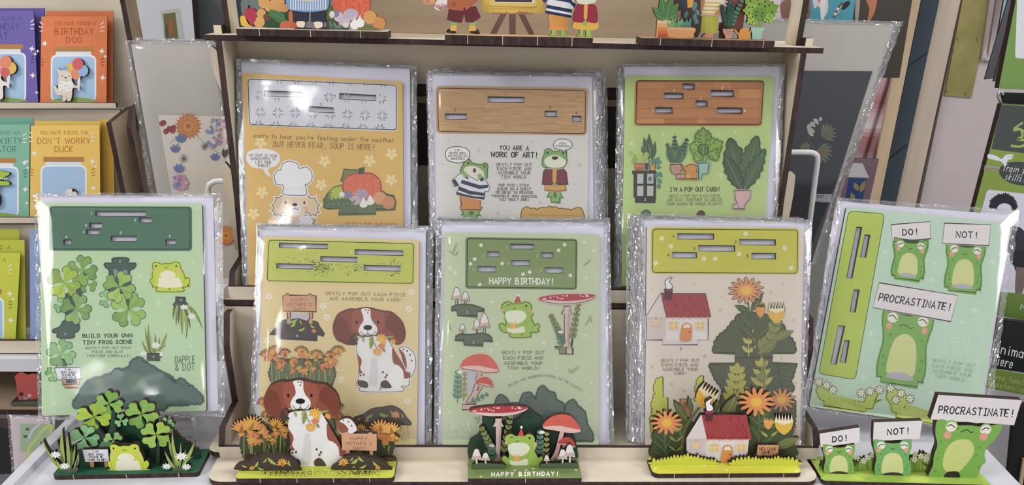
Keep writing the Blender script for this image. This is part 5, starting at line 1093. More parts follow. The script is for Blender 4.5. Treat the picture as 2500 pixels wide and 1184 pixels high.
Q = SP(1330, 962); Q.B(1, '2d4637', '1370 640 1395 640 1400 970 1350 970', 0); Q.clover(1358, 615, 182, -52, ['a4c94a', '93bc48', 'b1d05a', '9cc350'], 4, 1, None, .84); Q.build('clover_sprig', t, 'bright clover in front on the right')
Q = SP(560, 972); Q.B(1, '4c7a58', '440 720 520 740 620 740 640 820 600 900 640 990 480 985 430 850', 1); Q.B(1, '5c8a5c', '700 760 760 680 850 700 840 740 760 760', 1); Q.clover(868, 668, 108, -38, ['8cc069', '7bb15f', '98c978'], 3, 1, None, .85); Q.clover(548, 648, 165, -75, ['8cc384', '7bb476', '9bd094', '86bd7e'], 4, 1, None, .88); Q.build('clover_sprig', t, 'pale green clovers on the left')
Q = SP(700, 998); signA(Q, 1); Q.build('sign', t, 'white sign asking to be nice, on two small posts')
Q = SP(1040, 1018, 4); frogA(Q, 1); Q.build('frog', t, 'yellow-green frog with pink cheeks')
Q = SP(360, 1050); grassA(Q, 1, 0); Q.build('flower_tuft', t); Q = SP(1610, 1028); grassA(Q, 1, 1); Q.build('flower_tuft', t)
# --- spaniel with marigolds, on the stand
V(510, 830, .2989)
t, P, SP = scene('spaniel_scene', "wooden brown and white spaniel scene between marigold beds, on the stand front left", (210, 1132), (1510, 1126), -275.6, 29.5, 3.3, 'c3cb48', 3, (.155, .385, .615, .845))
rnd = random.Random(9)
for i in range(1500):
    x = rnd.uniform(420, 1400); k = math.exp(-((x-640)/200)**2)+math.exp(-((x-1250)/120)**2)
    if rnd.random() < k: y = 1080+rnd.gauss(0, 16); r = rnd.uniform(2, 6.5); P.F('59502c', [(x-r, y), (x, y-r*.5), (x+r, y+r*.3), (x, y+r*.6)], False)
P.build('base_plate', t, 'lime green base speckled with soil')
Q = SP(430, 975); bedA(Q, 1, 200, 720, 655, 975, BEDL, 9, 21); Q.build('marigold_bed', t); Q = SP(1400, 975); bedA(Q, 1, 1000, 1570, 680, 975, BEDR, 8, 22); Q.build('marigold_bed', t)
Q = SP(500, 985); Q.B(1, '4a3d36', '290 975 320 940 420 960 440 1000 300 1000', 1); Q.build('soil', t); Q = SP(1440, 992); Q.B(1, '5a4b42', '1380 992 1385 970 1440 958 1500 962 1525 988', 1); Q.build('soil', t)
Q = SP(870, 1030, 3.6)
V(510, 830, .2989)
Q.B(1, 'ebe6e2', '1070 660 1130 640 1180 670 1205 740 1100 780 1050 720', 1); Q.S('94513f', '1064 670 1110 690 1140 740 1080 760 1050 715')
for x, y in ((1100, 655), (1140, 668), (1165, 700)): Q.E('6f4a40', x, y, 6, 8)
dogA(Q, 1); Q.build('spaniel', t, 'brown and white spaniel with flowers in its mouth')
Q = SP(1230, 1030); signM(Q, 1); Q.build('sign', t, "tan sign wishing a happy mother's day")
Q = SP(480, 1068); soilA(Q, 1, SOL, *FLL); Q.build('soil_mound', t); Q = SP(1240, 1062); soilA(Q, 1, SOR, *FLR); Q.build('soil_mound', t)
# --- birthday frog with toadstools
V(1030, 830, .2989)
t, P, SP = scene('birthday_frog_scene', 'wooden green frog in party hat between toadstools on birthday base, stand front middle', (376, 1132), (1308, 1128), -275.6, 30, 3.3, '788c4e', 1, (.5,))
P.T('HAPPY BIRTHDAY!', 568, 1112, 1097, 1092, 30, 'f2f2ea', 2.6); flowers(P, ((910, 1052), (852, 1062), (482, 1116), (1258, 1062), (760, 1065)), 'eff0e0', None, 12, 5, .5); P.build('base_plate', t, 'green base lettered with a birthday wish')
Q = SP(830, 962); Q.B(1, '33503f', scal('385 965 380 880 400 820 470 780 500 700 500 630 560 640 600 600 640 660 720 690 800 650 870 560 930 610 975 640 1000 720 1100 760 1240 790 1260 880 1275 960', 26, 9, 0), 2)
for x, y in ((900, 700), (470, 880), (1210, 880), (880, 640)):
    for d in (-1, 1): 
        for h in (0, 36): Q.leaf('24402f', x, y-h, x+d*28, y-h-24, 13)
Q.build('tree_line', t)
Q = SP(630, 988); amanita(Q, 1); Q.build('toadstool', t, 'tall flat-capped red toadstool with white spots')
Q = SP(1060, 995); mushR(Q, 1); Q.build('mushroom', t, 'pair of red-capped mushrooms with leaves')
Q = SP(820, 1024, 3.6); frogB(Q, 1); Q.build('frog', t, 'green frog holding a gift, in a red party hat')
Q = SP(540, 1055); smoundL(Q, 1); Q.build('small_mushrooms', t); Q = SP(1110, 1050); smoundR(Q, 1); Q.build('small_mushrooms', t)
# --- cottage
V(1510, 830, .299)
t, P, SP = scene('cottage_scene', 'wooden white cottage with red roof among big orange flowers, on the stand front right', (282, 1092), (1506, 1086), -275.6, 30, 3.3, 'd9d73c', 4, (.14, .505, .87))
flowers(P, ((300, 1048), (700, 1028), (1455, 1068), (880, 1060)), 'f2f0da', None, 16, 5, .5); P.build('base_plate', t, 'bright yellow-green base')
Q = SP(1300, 950)
Q.B(1, '4b5436', '1080 950 1060 800 1080 620 1160 560 1250 560 1300 700 1400 740 1440 850 1445 950', 1); Q.leaf('6f7340', 840, 700, 960, 450, 110, 1, 'a9aa5c'); Q.leaf('7f8348', 1280, 880, 1480, 800, 80, 1, 'a5a768'); Q.leaf('4d5836', 1380, 780, 1425, 715, 40, 1)
for y in (640, 740, 840): 
    for d in (-1, 1): Q.leaf('a9a95a', 1230, y+60, 1230+d*75, y, 20)
Q.L('5f7a45', 3, [(1140, 900), (1150, 700), (1140, 560)]); leafyA(Q, 1, ((1150, 690, 1060, 620, 60), (1150, 680, 1260, 540, 56), (1150, 800, 1075, 690, 62), (1150, 860, 1280, 780, 64), (1215, 720, 1145, 690, 34), (1225, 720, 1310, 695, 34)))
tulipA(Q, 1, 1350, 690, 150, 170); tulipA(Q, 1, 1222, 680, 75, 100, 'e59c45', 'e8a850'); sunfl(Q, 1, 1125, 505, 150, 13, .8); Q.build('flower_bush', t, 'orange daisy and yellow tulips on the right')
Q = SP(450, 955); Q.B(1, '4b5436', '270 955 280 850 300 740 420 700 560 640 620 720 600 955', 1); leafyA(Q, 1, ((560, 660, 455, 500, 74), (520, 800, 470, 640, 56), (600, 600, 575, 465, 46), (790, 600, 810, 490, 50)), '5c6239', '7f8a58')
Q.L('6d7040', 7, [(510, 940), (540, 740), (620, 600), (690, 520)]); leafyA(Q, 1, ((380, 840, 290, 760, 50), (380, 900, 280, 820, 50), (385, 880, 450, 770, 52), (390, 930, 490, 850, 46), (385, 950, 275, 905, 44)), '3f4f33'); Q.L('5f7a45', 3, [(385, 950), (378, 760)], 0)
for y in (700, 780, 860):
    for d in (-1, 1): Q.leaf('9c9c50', 470, y+50, 470+d*60, y, 18)
tulipA(Q, 1, 710, 465, 165, 200, 'dba935', 'e5d3a8', None, 32); sunfl(Q, 1, 395, 675, 130, 13, .78); Q.build('flower_bush', t, 'orange daisy and tall tulip on the left')
Q = SP(800, 1000, 3.6); houseA(Q, 1); Q.build('cottage', t, 'white cottage with red roof and orange door')
Q = SP(1210, 990); Q.B(1, 'd0935f', '1145 935 1165 935 1165 990 1145 990', 0); Q.B(1, 'd0935f', '1245 935 1266 935 1266 990 1245 990', 0); Q.B(1, 'd79c68', '1138 858 1308 858 1300 945 1126 942', 0); para(Q, '6b4224', 26, ('WELCOME', 1148, 1292, 890, 892), ('HOME!', 1170, 1258, 918, 920), sw=1.2); Q.build('sign', t, 'small tan welcome home sign')
Q = SP(540, 1020); hedgeA(Q, 1, '272 1020 275 998 340 990 420 978 500 964 580 958 660 972 720 988 800 998 802 1018'); 
for x, y in ((428, 975), (500, 985), (640, 1000), (330, 1000)): Q.E('e9e6a8', x, y, 5, 4)
Q.build('hedge', t); Q = SP(1200, 1024); hedgeA(Q, 1, '918 1022 925 1000 990 985 1080 978 1160 985 1240 980 1320 975 1400 985 1470 998 1476 1024'); Q.build('hedge', t)
# --- three placard frogs, on the table right
V(1940, 800, .3243)
t, P, SP = scene('placard_frogs_scene', 'wooden row of three green frogs holding up placards, on the table right of the stand', (215, 1152), (1482, 1184), TZ+3.3, 30, 3.2, 'a9c64e', 2)
P.S('b9d25c', '200 1140 300 1095 420 1100 520 1150'); P.S('9abb48', '520 1120 700 1100 820 1130 760 1160 560 1150'); P.S('bcd25a', '820 1130 980 1115 1000 1165 860 1165'); P.build('base_plate', t, 'lime green base')
Q = SP(560, 1075)
Q.B(1, '86a342', '222 1065 220 1020 240 1000 280 1040 420 1050 460 1010 540 990 600 1010 640 1040 700 1050 820 1050 870 1010 950 990 1030 1010 1060 1030 1060 1080 600 1078', 1)
rnd = random.Random(12)
for lo, hi in ((224, 262), (440, 615), (850, 1062)):
    for i in range(int((hi-lo)/9)):
        x = lo+9*i+rnd.uniform(-3, 3); tt = (x-lo)/(hi-lo); hgt = 60+70*(tt if lo < 500 else 1-abs(tt-.5)*1.2)+rnd.uniform(-15, 20)
        Q.leaf(rnd.choice(['86a440', '95b04a', '7a9638', 'a3bd55']), x, 1078, x+rnd.uniform(-26, 26), 1072-hgt, 24, 1)
for x, y in ((238, 965), (470, 975), (550, 975), (520, 1000), (590, 955), (905, 950), (990, 985), (900, 990), (950, 965), (1005, 960)): Q.daisy(x, y, 26, 6, 'd5d6a2' if x % 2 else 'e9e6d6', 'c7c56e', 1, 0, .3, .5)
for x0, y0, x1, y1 in ((440, 1040, 490, 1000), (455, 1045, 440, 985), (1020, 1050, 950, 1010)): Q.leaf('54682e', x0, y0, x1, y1, 16, 1)
Q.build('grass_strip', t, 'green grass strip with pale flowers')
Q = SP(330, 1100, 4); frogC(Q, 1, 244, 215, 334, 1102); Q.build('frog', t, 'small frog'); Q = SP(330, 1099, 4); placard(Q, 1, '187 798 490 750 490 862 196 900', 'DO!', 285, 392, 842, 828, 40); Q.build('placard', t, 'shortest placard')
Q = SP(735, 1112, 4); frogC(Q, 1, 292, 262, 738, 1114, col='74b062'); Q.build('frog', t, 'middle frog'); Q = SP(735, 1111, 4); placard(Q, 1, '596 712 962 700 940 838 590 852', 'NOT!', 698, 858, 786, 774, 42); Q.build('placard', t, 'middle placard')
Q = SP(1200, 1128, 4.4)
X = 1
Q.B(1, '7cb04a', '1020 1125 1012 1100 1040 1040 1050 960 1075 880 1060 800 1065 720 1085 695 1140 700 1165 740 1250 735 1330 735 1400 745 1480 735 1560 730 1545 790 1500 850 1450 900 1430 960 1440 1010 1410 1040 1360 1132 1250 1130 1130 1128', 1)
Q.S('cdd37e', '1118 1050 1120 980 1150 900 1200 855 1260 840 1320 850 1350 900 1340 960 1290 1030 1235 1085 1160 1090'); Q.S('2d2b2a', '1128 1128 1145 1090 1180 1082 1230 1085 1240 1130'); 
for x, y, sg in ((1180, 745, 1), (1438, 768, -1)): Q.E('86b850', x, y, 52, 46, -20); Q.E('ece8dc', x, y, 42, 36, -25); Q.L('272b1e', 2.3, [(x-30, y-4*sg), (x, y-14), (x+26, y+8*sg)])
Q.E('e79a80', 1150, 808, 30, 27, -30); Q.E('e79a80', 1422, 820, 32, 27, -30); Q.L('272b1e', 1.8, '1250 785 1275 775 1300 768 1325 788 1345 782')
for x, y in ((1100, 860), (1075, 990), (1370, 960), (1390, 900), (1385, 1050), (1060, 1080), (1230, 760)): Q.E('679a40', x, y, 9, 10)
Q.build('frog', t, 'largest frog, mouth wavy')
Q = SP(1200, 1126, 4.4); placard(Q, 1, '1082 505 1710 545 1652 734 1022 690', 'PROCRASTINATE!', 1086, 1645, 616, 645, 54); Q.build('placard', t, 'longest placard')
# --- scenes on the top shelf
ZS = -33+4.2
V(500, 0, .2533)
t, P, SP = scene('chef_scene', 'wooden market scene with striped apron figure between fruit and pumpkins, top shelf left', (290, 274), (1758, 306), ZS, 26, 4.0, 'd8cfc0', 3, (.155, .49, .82))
P.build('base_plate', t)
Q = SP(640, 268)
for x, y, r in ((570, 25, 55), (630, 65, 55), (700, 20, 70), (690, 95, 50), (770, 80, 40)): Q.E(['d9a05c', 'c98f52', 'ae7d4e', 'd39a58', 'dda663'][int(x) % 5], x, y, r, X=1)
Q.B(1, '355338', '575 262 580 215 600 190 700 150 800 110 820 180 840 268 700 268', 1); Q.E('d6a15e', 545, 130, 46, X=1); Q.E('6e4a3c', 600, 165, 38, X=1); Q.E('d9a462', 525, 212, 54, X=1)
Q.B(1, 'e6b936', '340 175 355 150 385 155 395 180 420 230 450 255 365 250 345 215', 1); Q.B(1, 'b03048', '378 120 395 85 430 75 475 85 498 120 495 180 470 230 450 252 420 200 385 160', 1); Q.B(1, '2e2a24', '414 50 424 50 428 85 416 85', 0)
Q.frond('4f7f52', 790, 200, 650, 130, 7, 90, 22, '7fa070', 0, None, 42); Q.B(1, 'dc7048', '730 225 760 205 840 205 880 225 888 268 735 268', 1); Q.B(1, 'e08050', '810 110 845 120 850 210 815 205', 1); Q.L('c55f3c', 1, [(790, 210), (788, 265)], 0); Q.L('c55f3c', 1, [(835, 210), (838, 265)], 0); Q.build('fruit_pile', t, 'apples, pears and a small pumpkin')
Q = SP(1450, 290)
Q.B(1, 'dd5f38', '1235 40 1250 -40 1330 -90 1430 -100 1530 -80 1585 -10 1590 70 1560 140 1500 180 1330 180 1250 120', 1)
for x in (1300, 1360, 1430, 1490, 1545): Q.L('c24c2c', 1.3, [(1415+(x-1415)*.75, -80), (x, 40), (1415+(x-1415)*.85, 165)])
rnd = random.Random(15)
for i in range(26): Q.E('ec8f68', rnd.uniform(1260, 1570), rnd.uniform(-20, 130), 6, 8)
Q.B(1, '7a8442', '1165 160 1170 90 1210 55 1230 110 1235 200 1190 230', 1); Q.E('c9bcc8', 1290, 160, 48, X=1); Q.E('8c7f92', 1262, 128, 34, 40, X=1); Q.E('e6e2e0', 1225, 138, 26, 34); Q.E('c5b4c0', 1345, 205, 58, X=1); Q.E('bfaec2', 1408, 140, 74, 58, X=1); Q.E('d6d0cc', 1360, 240, 30, X=1)
Q.E('d99a58', 1592, 165, 66, X=1); Q.E('cf8c4e', 1682, 225, 62, X=1); Q.B(1, '7a7a48', '1480 270 1540 250 1640 265 1700 288 1480 288', 1); Q.B(1, '4a5a48', '1170 250 1190 180 1260 210 1340 260 1380 285 1200 285', 1)
for a in ((1230, 270, 1195, 195), (1270, 275, 1240, 205), (1310, 280, 1290, 220), (1250, 270, 1320, 250)): Q.leaf('6f8a72', *a, 22)
for x, y in ((1445, 225), (1498, 205)): Q.B(1, 'ece8e4', [(x, y-70), (x+10, y-35), (x+40, y), (x+38, y+40), (x, y+60), (x-38, y+40), (x-42, y), (x-12, y-35)], 1)
Q.build('vegetable_pile', t, 'orange pumpkin with onions and garlic')
Q = SP(1010, 282, 4)
Q.B(1, '2f3440', '848 100 1170 100 1165 216 1022 212 1020 110 992 110 990 210 848 206', 0); Q.B(1, 'ead9c2', '888 208 960 208 962 250 940 270 910 270 888 245', 1); Q.B(1, 'ead9c2', '1058 212 1130 214 1134 255 1110 278 1080 276 1058 250', 1)
Q.B(1, '3a352f', '862 275 900 262 960 268 1080 275 1140 262 1175 285 880 284', 1)
Q.B(1, '7d9cc6', '806 85 815 -30 1165 -30 1185 80 1120 105 1020 116 930 112', 1)
for i in range(15): x = 822+24*i; Q.F('e4e6ee', [(x, -25), (x+10, -25), (x+11, 100-abs(x-1000)*.05), (x+1, 100-abs(x-1000)*.05)])
Q.S('cfc9c4', '890 -30 1090 -30 1070 10 920 10'); Q.build('figure', t, 'figure in blue striped apron and dark trousers')
V(1000, 0, .2533)
t, P, SP = scene('gallery_scene', 'wooden art gallery scene with easel and frog legs in coloured clothes, top shelf middle', (340, 336), (1770, 366), ZS, 22, 5.0, 'c8a67c', 1, (.15, .385, .62, .855))
P.build('base_plate', t)
Q = SP(990, 330)
for q in ('880 130 938 130 835 330 778 325', '962 120 1024 120 1022 330 962 330', '1045 130 1105 130 1205 332 1150 332'): Q.B(1, '6e5348', q, 0)
Q.B(1, 'a87650', '770 110 1200 110 1180 138 800 136', 0)
Q.B(1, 'd6b350', scal('700 100 695 40 720 -60 1290 -60 1280 40 1300 90 1280 125 1190 118 1060 105 1010 125 930 112 760 118', 60, 10), 2); Q.F('dcbc62', '765 -50 1228 -50 1225 75 762 60'); Q.O('b5933a', 1.6, '765 -50 1228 -50 1225 72 762 58', 0); Q.F('ece8e2', '818 -50 1205 -50 1200 30 820 24'); Q.F('4b3b46', '822 -50 1190 -50 1180 22 822 18')
for i in range(10): Q.L('b5933a', .9, '%d 85 %d 75 %d 90 %d 82' % (790+40*i, 800+40*i, 812+40*i, 824+40*i))
Q.build('easel', t, 'gold framed painting on a brown easel')
Q = SP(510, 325)
for x0 in (405, 585): Q.B(1, '8cb85c', [(x0, 210), (x0+55, 210), (x0+50, 255), (x0-8, 255)], 0); Q.B(1, 'e3b54c', [(x0-6, 245), (x0+48, 245), (x0+50, 300), (x0-15, 300)], 0)
Q.B(1, '2e2622', '358 312 365 285 390 282 395 296 440 300 440 320', 1); Q.B(1, '2e2622', '588 318 590 300 640 298 650 280 668 300 672 326', 1)
Q.B(1, '6b2b33', '375 90 640 60 688 165 610 218 540 215 522 130 505 220 430 215 360 190', 0)
for i in range(9): Q.L('4f1f27', 1, [(395+30*i, 100), (378+36*i-(10 if i < 4 else 0), 195)], 0)
Q.B(1, 'b5623c', '365 80 370 -40 640 -40 660 10 545 98 528 60 515 105 440 100', 0); Q.F('8f5a44', '408 20 445 20 442 65 410 62'); Q.B(1, 'd9946a', '130 10 150 -30 220 -30 250 20 200 45 150 35', 1); Q.E('d9b84a', 215, 8, 14); Q.E('7f6fa8', 175, 12, 10)
Q.B(1, 'ece4de', '238 70 262 10 300 -20 350 -20 362 20 340 70 300 100 265 95', 1)
for r in (18, 40, 62): Q.L('a03a44', 2.0, [(295-r*.9, 40+r*.2), (300, 60+r*.5), (300+r*.8, 30+r*.3)])
Q.build('painter_frog', t, 'frog in rust jacket and striped maroon shorts')
Q = SP(1440, 348)
Q.B(1, '9cc45a', '1372 285 1412 290 1410 345 1345 340 1370 320', 0); Q.B(1, '9cc45a', '1455 290 1495 290 1500 325 1515 348 1455 348', 0); Q.B(1, 'dd9a48', '1340 130 1528 160 1520 262 1528 265 1524 292 1336 286 1338 262 1350 262', 0)
for x in range(1360, 1520, 15): Q.L('c9853a', .9, [(x, 150), (x, 262)], 0)
Q.B(1, 'e6e6ea', '1340 -40 1570 -40 1600 60 1570 80 1560 172 1310 118 1320 60', 0)
for q in ('1338 -10 1565 30 1565 -30 1345 -40', '1325 45 1565 90 1565 125 1318 78', '1312 100 1562 148 1560 174 1310 128', '1275 0 1300 -30 1325 0 1300 30', '1530 -10 1605 40 1590 80 1545 30'): Q.F('2a3556', q)
Q.build('striped_frog', t, 'frog in navy striped jumper and orange trousers')
Q = SP(1690, 356)
Q.B(1, '9cc45a', '1640 280 1672 280 1668 352 1605 350 1640 330', 0); Q.B(1, '9cc45a', '1700 285 1740 285 1745 335 1758 356 1700 355', 0); Q.B(1, 'e0b044', '1600 205 1800 205 1795 285 1588 275', 1); Q.B(1, '97283a', '1600 90 1630 40 1700 35 1770 40 1805 80 1808 215 1720 212 1690 200 1660 218 1576 200', 1)
Q.B(1, 'e0aa48', '1682 40 1718 40 1712 170 1695 205 1678 170', 0); Q.B(1, '8fb85c', '1660 225 1690 205 1715 225 1690 245', 1); Q.B(1, 'dfe0c2', '1605 0 1630 -40 1770 -40 1800 0 1760 35 1640 38', 1); Q.build('red_jacket_frog', t, 'frog in red jacket and yellow skirt')
V(1500, 0, .2533)
t, P, SP = scene('plant_shop_scene', 'wooden plant shop scene with potted plants and striped shirt figure, top shelf right', (262, 366), (1552, 396), ZS, 24, 4.2, 'a9855f', 1, (.14, .525, .91))
P.build('base_plate', t)
Q = SP(560, 362); Q.B(1, '4b3a36', '575 -40 830 -40 830 300 800 362 650 362 640 110 580 95', 0); Q.F('9c8c7c', '600 100 640 105 640 180 600 175'); Q.F('d9a23f', '700 -20 765 -20 760 70 705 75'); Q.F('2d3f66', '655 -20 690 -20 690 70 655 70')
for a in ((760, 20, 800, 60), (780, 40, 760, 110), (790, 90, 815, 150), (780, 130, 770, 200), (800, 180, 780, 240), (700, 110, 680, 180)): Q.leaf('4f7f7c', *a, 46, 1, '7fa5a2')
Q.build('plant_shelf', t, 'dark shelf with trailing plants')
Q = SP(1190, 372); Q.B(1, '8a5442', '1125 -40 1280 -40 1260 90 1235 300 1100 310 1010 300 1020 220 1150 200', 0); Q.F('6c4236', '1010 230 1060 230 1060 370 1005 370'); Q.build('shop_counter', t, 'reddish brown counter')
Q = SP(470, 366); Q.B(1, 'd9a468', '412 190 590 190 560 362 402 360', 0)
for i, c in enumerate(('d8bf8e', 'dda866', 'd9823f', 'cc6030', 'b84a28')): Q.F(c, [(418, 195+33*i), (575-4*i, 195+33*i), (572-4*i, 228+33*i), (414, 228+33*i)])
for a in ((490, 190, 370, 70, 90), (495, 190, 450, -40, 90), (500, 190, 620, 30, 90), (500, 190, 610, 130, 70), (490, 190, 395, 140, 60), (500, 190, 550, -30, 80)): Q.leaf('4d7a45', *a, 1, '86a873')
Q.build('leafy_plant', t, 'broad-leaved plant in a yellow to red pot')
Q = SP(640, 370); Q.B(1, 'd09660', '518 265 768 268 765 330 750 365 540 362 516 320', 1); Q.F('dba878', '520 268 766 272 765 290 520 285')
for i in range(13): x = 530+17*i; Q.leaf('6fa068' if i < 8 else '54867f', x, 268, x+(i % 3-1)*22, 205-(i % 4)*14, 24, 1)
Q.build('succulent_trough', t, 'tan trough of small succulents')
Q = SP(910, 368, 4); Q.B(1, 'cf9a78', '880 318 960 318 950 366 888 366 840 360 860 340', 0); Q.B(1, 'b4b24a', '842 155 1000 155 995 320 828 318', 0); Q.L('9a9838', 1, [(915, 190), (910, 310)], 0)
Q.B(1, 'e8dcc0', '850 -40 1060 -40 1068 20 1010 110 990 150 835 140 850 60', 0)
for i in range(5): y = -20+36*i; Q.F('d9b04a', [(852-i*3, y), (1040-i*12, y+6), (1032-i*12, y+20), (849-i*3, y+15)])
Q.B(1, 'c99068', '815 90 840 -20 875 -20 850 100', 1); Q.B(1, 'c99068', '965 130 1050 60 1075 80 1010 145', 1); Q.build('figure', t, 'figure in yellow striped shirt and olive skirt')
Q = SP(1095, 374)
for i, a in enumerate(((1100, 275, 1110, 10), (1095, 275, 1040, 70), (1110, 275, 1220, 20), (1105, 275, 1140, 60))): Q.leaf('31504a', *a, 46, 1); Q.frond(['34564a', '2f4d40', '54856a', '3b5c4c'][i], *a, 7, 48, 26, None, 1, None, 45)
Q.B(1, 'c99a86', '1044 276 1148 278 1138 320 1125 345 1118 372 1068 372 1066 345 1048 315', 0); 
for i in range(12): Q.E('8f5f58', 1060+(i*29) % 70, 285+(i*17) % 50, 5)
Q.build('potted_plant', t, 'dark serrated plant in a pink pot')
Q = SP(1260, 376); Q.B(1, 'd9983c', '1145 275 1165 280 1200 320 1210 292 1240 280 1275 282 1300 305 1320 285 1322 300 1300 340 1310 376 1195 376 1195 340 1160 310', 0); Q.L('d9983c', 3, '1215 292 1240 276 1270 276 1295 296'); Q.build('watering_can', t, 'yellow watering can')
Q = SP(1370, 378)
for a in ((1370, 265, 1350, 120), (1385, 265, 1420, 100), (1395, 265, 1480, 150), (1375, 265, 1310, 160)): Q.L('7d9a4e', 4, [a[:2], a[2:]], 0)
for x, y, r, rot, c in ((1350, 20, 95, -100, '86a83e'), (1310, 100, 70, 180, '93b84a'), (1490, 90, 95, -20, '7a9c38'), (1330, 190, 55, 150, '9ac04a'), (1490, 180, 50, 40, '93b84a'), (1395, 140, 70, 100, '6a9440')):
    a = math.radians(rot); f = lambda p_, q_: (x+r*(p_*math.cos(a)-q_*math.sin(a)), y+r*(p_*math.sin(a)+q_*math.cos(a)))
    Q.B(1, c, [f(*q) for q in ((-.8, 0), (-.95, .5), (-.5, .95), (-.1, .8), (-.05, .95), (.4, .85), (.4, .6), (.75, .6), (.7, .35), (1.1, 0), (.7, -.35), (.75, -.6), (.4, -.6), (.4, -.85), (-.05, -.95), (-.1, -.8), (-.5, -.95), (-.95, -.5))], 1)
    for p_, q_ in ((.1, .45), (.1, -.45), (-.35, .5), (-.35, -.5)): Q.leaf('2b3f1c', *f(p_, q_*.6), *f(p_+.15, q_*1.1), 14)
Q.B(1, '9fccb8', '1316 262 1445 265 1440 295 1428 295 1412 378 1330 378 1322 292 1314 292', 0); Q.build('potted_plant', t, 'split-leaf plant in a mint green pot')
# ================================================================ clear risers under the outer cards
V()
def riser(nm, lb, px, py, Y, w):
    c = at_y(px, py, Y); z0 = c.z-1.5
    t = thing(nm, (c.x, Y+20, TZ), lb, 'card riser')
    box('platform', c.x-w/2, c.x+w/2, Y-7, Y+10, z0-2.5, z0, 'acryl', t)
    box('front_wall', c.x-w/2, c.x+w/2, Y-7, Y-5, TZ+.1, z0-2.6, 'acryl', t); box('rear_wall', c.x-w/2, c.x+w/2, Y+8, Y+10, TZ+.1, z0-2.6, 'acryl', t)
    a = math.radians(30)
    prism('back_rest', [(Y+8.2, z0+.1), (Y+10.2, z0+.1), (Y+10.2+46, z0+.1+80), (Y+8.2+46, z0+.1+80)], 0, c.x-w/2+8, c.x+w/2-8, 'acryl', t)
riser('acrylic_card_riser', 'clear acrylic riser under the pale green clover card, left', 330, 1024, 470, 84)
# ================================================================ background helpers
def sheet(name, px, Y, th, mt, parent, label=None, r=0, col=None):
    pl = wall_at(Y)
    if col:
        P = Part(pl, th); P.solid(rr(px, r) if r else nums(px), col); return P
    return slab(name, pl, px, -th, 0, mt, parent, 'burnt' if mt in ('birch', 'walnut') else None, r, label)
# --- wooden rack of badge cards, left
rk = thing('badge_card_rack', at_y(150, 860, 690), 'tiered wooden rack holding badge cards, at the left edge behind the clover card', 'display rack')
Y1, Y2, Y3 = 705, 668, 630
sheet('back_board', '-60 -30 300 -30 345 262 -60 262', 729, 4, 'birch', rk)
sheet('lip', '-60 250 282 252 284 263 -60 265', Y1-12, 3, 'birch', rk, None)
sheet('tier_board', '-60 267 292 268 304 284 352 500 -60 545', Y1-6, 3, 'birch', rk, None)
sheet('lip', '-60 531 300 531 300 544 -60 545', Y2-12, 3, 'birch', rk)
sheet('tier_board', '-60 548 330 548 368 800 -60 800', Y2-6, 3, 'birch', rk)
sheet('lip', '-60 832 300 832 300 862 -60 862', Y3-12, 4, 'birch', rk)
def zz(px, py, Y): return at_y(px, py, Y).z
x1 = at_y(296, 20, Y1-14).x
prism('side_panel', [(Y1-14, zz(296, 262, Y1-14)), (Y1-14, 80), (Y1+8, 80), (Y1+8, zz(296, 262, Y1-14))], 0, x1, x1+4, 'walnut', rk, 'burnt')
x2 = at_y(306, 300, Y2-16).x; zt = zz(306, 266, Y2-16); zs = zz(60, 872, 612); zb = zs+.3
prism('side_panel', [(Y2-16, zb), (Y2-16, zt-14), (Y2-4, zt), (716, zt+2), (716, zb)], 0, x2, x2+4, 'walnut', rk, 'burnt')
Q = Part(Plane((x2+4, Y2+40, 0), (0, 1, 0), (0, 0, 1)), 1); V(); Q.hpoly(rr('330 277 344 283 345 318 334 320', 5), '5b473a', []); Q.build('hand_slot', rk)
xd = at_y(283, 300, Y2-6).x
prism('divider', [(Y2-14, zz(283, 528, Y2-14)), (Y2-14, zz(283, 300, Y2-14)), (Y1-9.2, zz(283, 280, Y2-14)), (Y1-9.2, zz(283, 528, Y2-14))], 0, xd-4, xd, 'birchv', rk, 'burnt')
Q = None
# neighbouring white shelf unit
wu = thing('white_shelf_unit', at_y(60, 1184, 640), 'white shelf unit with wooden shelf below the badge card rack, lower left', 'shelf unit')
zs = zz(60, 872, 612)
prism('top_board', [(-520, 609), (-262, 609), (-262, 800), (-520, 800)], 2, zs-12, zs-.2, 'white', wu)
zl = zz(60, 1000, 600)
box('shelf', -520, -280, 600, 790, zl-5, zl, 'walnut', wu, 2, 'burnt'); box('back_panel', -520, -280, 792, 798, FZ, zs-12.1, 'grey', wu, 1)
for x in (-520, -286): box('side', x, x+5.5, 614, 791, FZ, zl-5.1, 'white', wu, 0)
# red figure on the shelf
P_ = at_y(62, 990, 640); rf = thing('toy_figure', P_, 'small red toy figure on a green base, on the shelf at far left', 'toy')
V(); YF = at_z(60, 991, zl+.6).y; Q = Part(wall_at(YF+4), 10); Q.XS('b8514a', '40 940 38 918 52 908 66 914 92 916 94 965 84 985 50 984 44 965'); Q.E('c0473f', 46, 922, 10); 
for x, y, c in ((52, 962, '2f2e33'), (62, 975, '7fb2b8'), (50, 980, 'c97f8a'), (72, 966, 'd9a0a4')): Q.E(c, x, y, 5)
Q.build('body', rf); Q = Part(wall_at(YF), 18); Q.X('5b5f50', '26 982 94 979 95 990 26 990.5'); Q.build('base', rf)
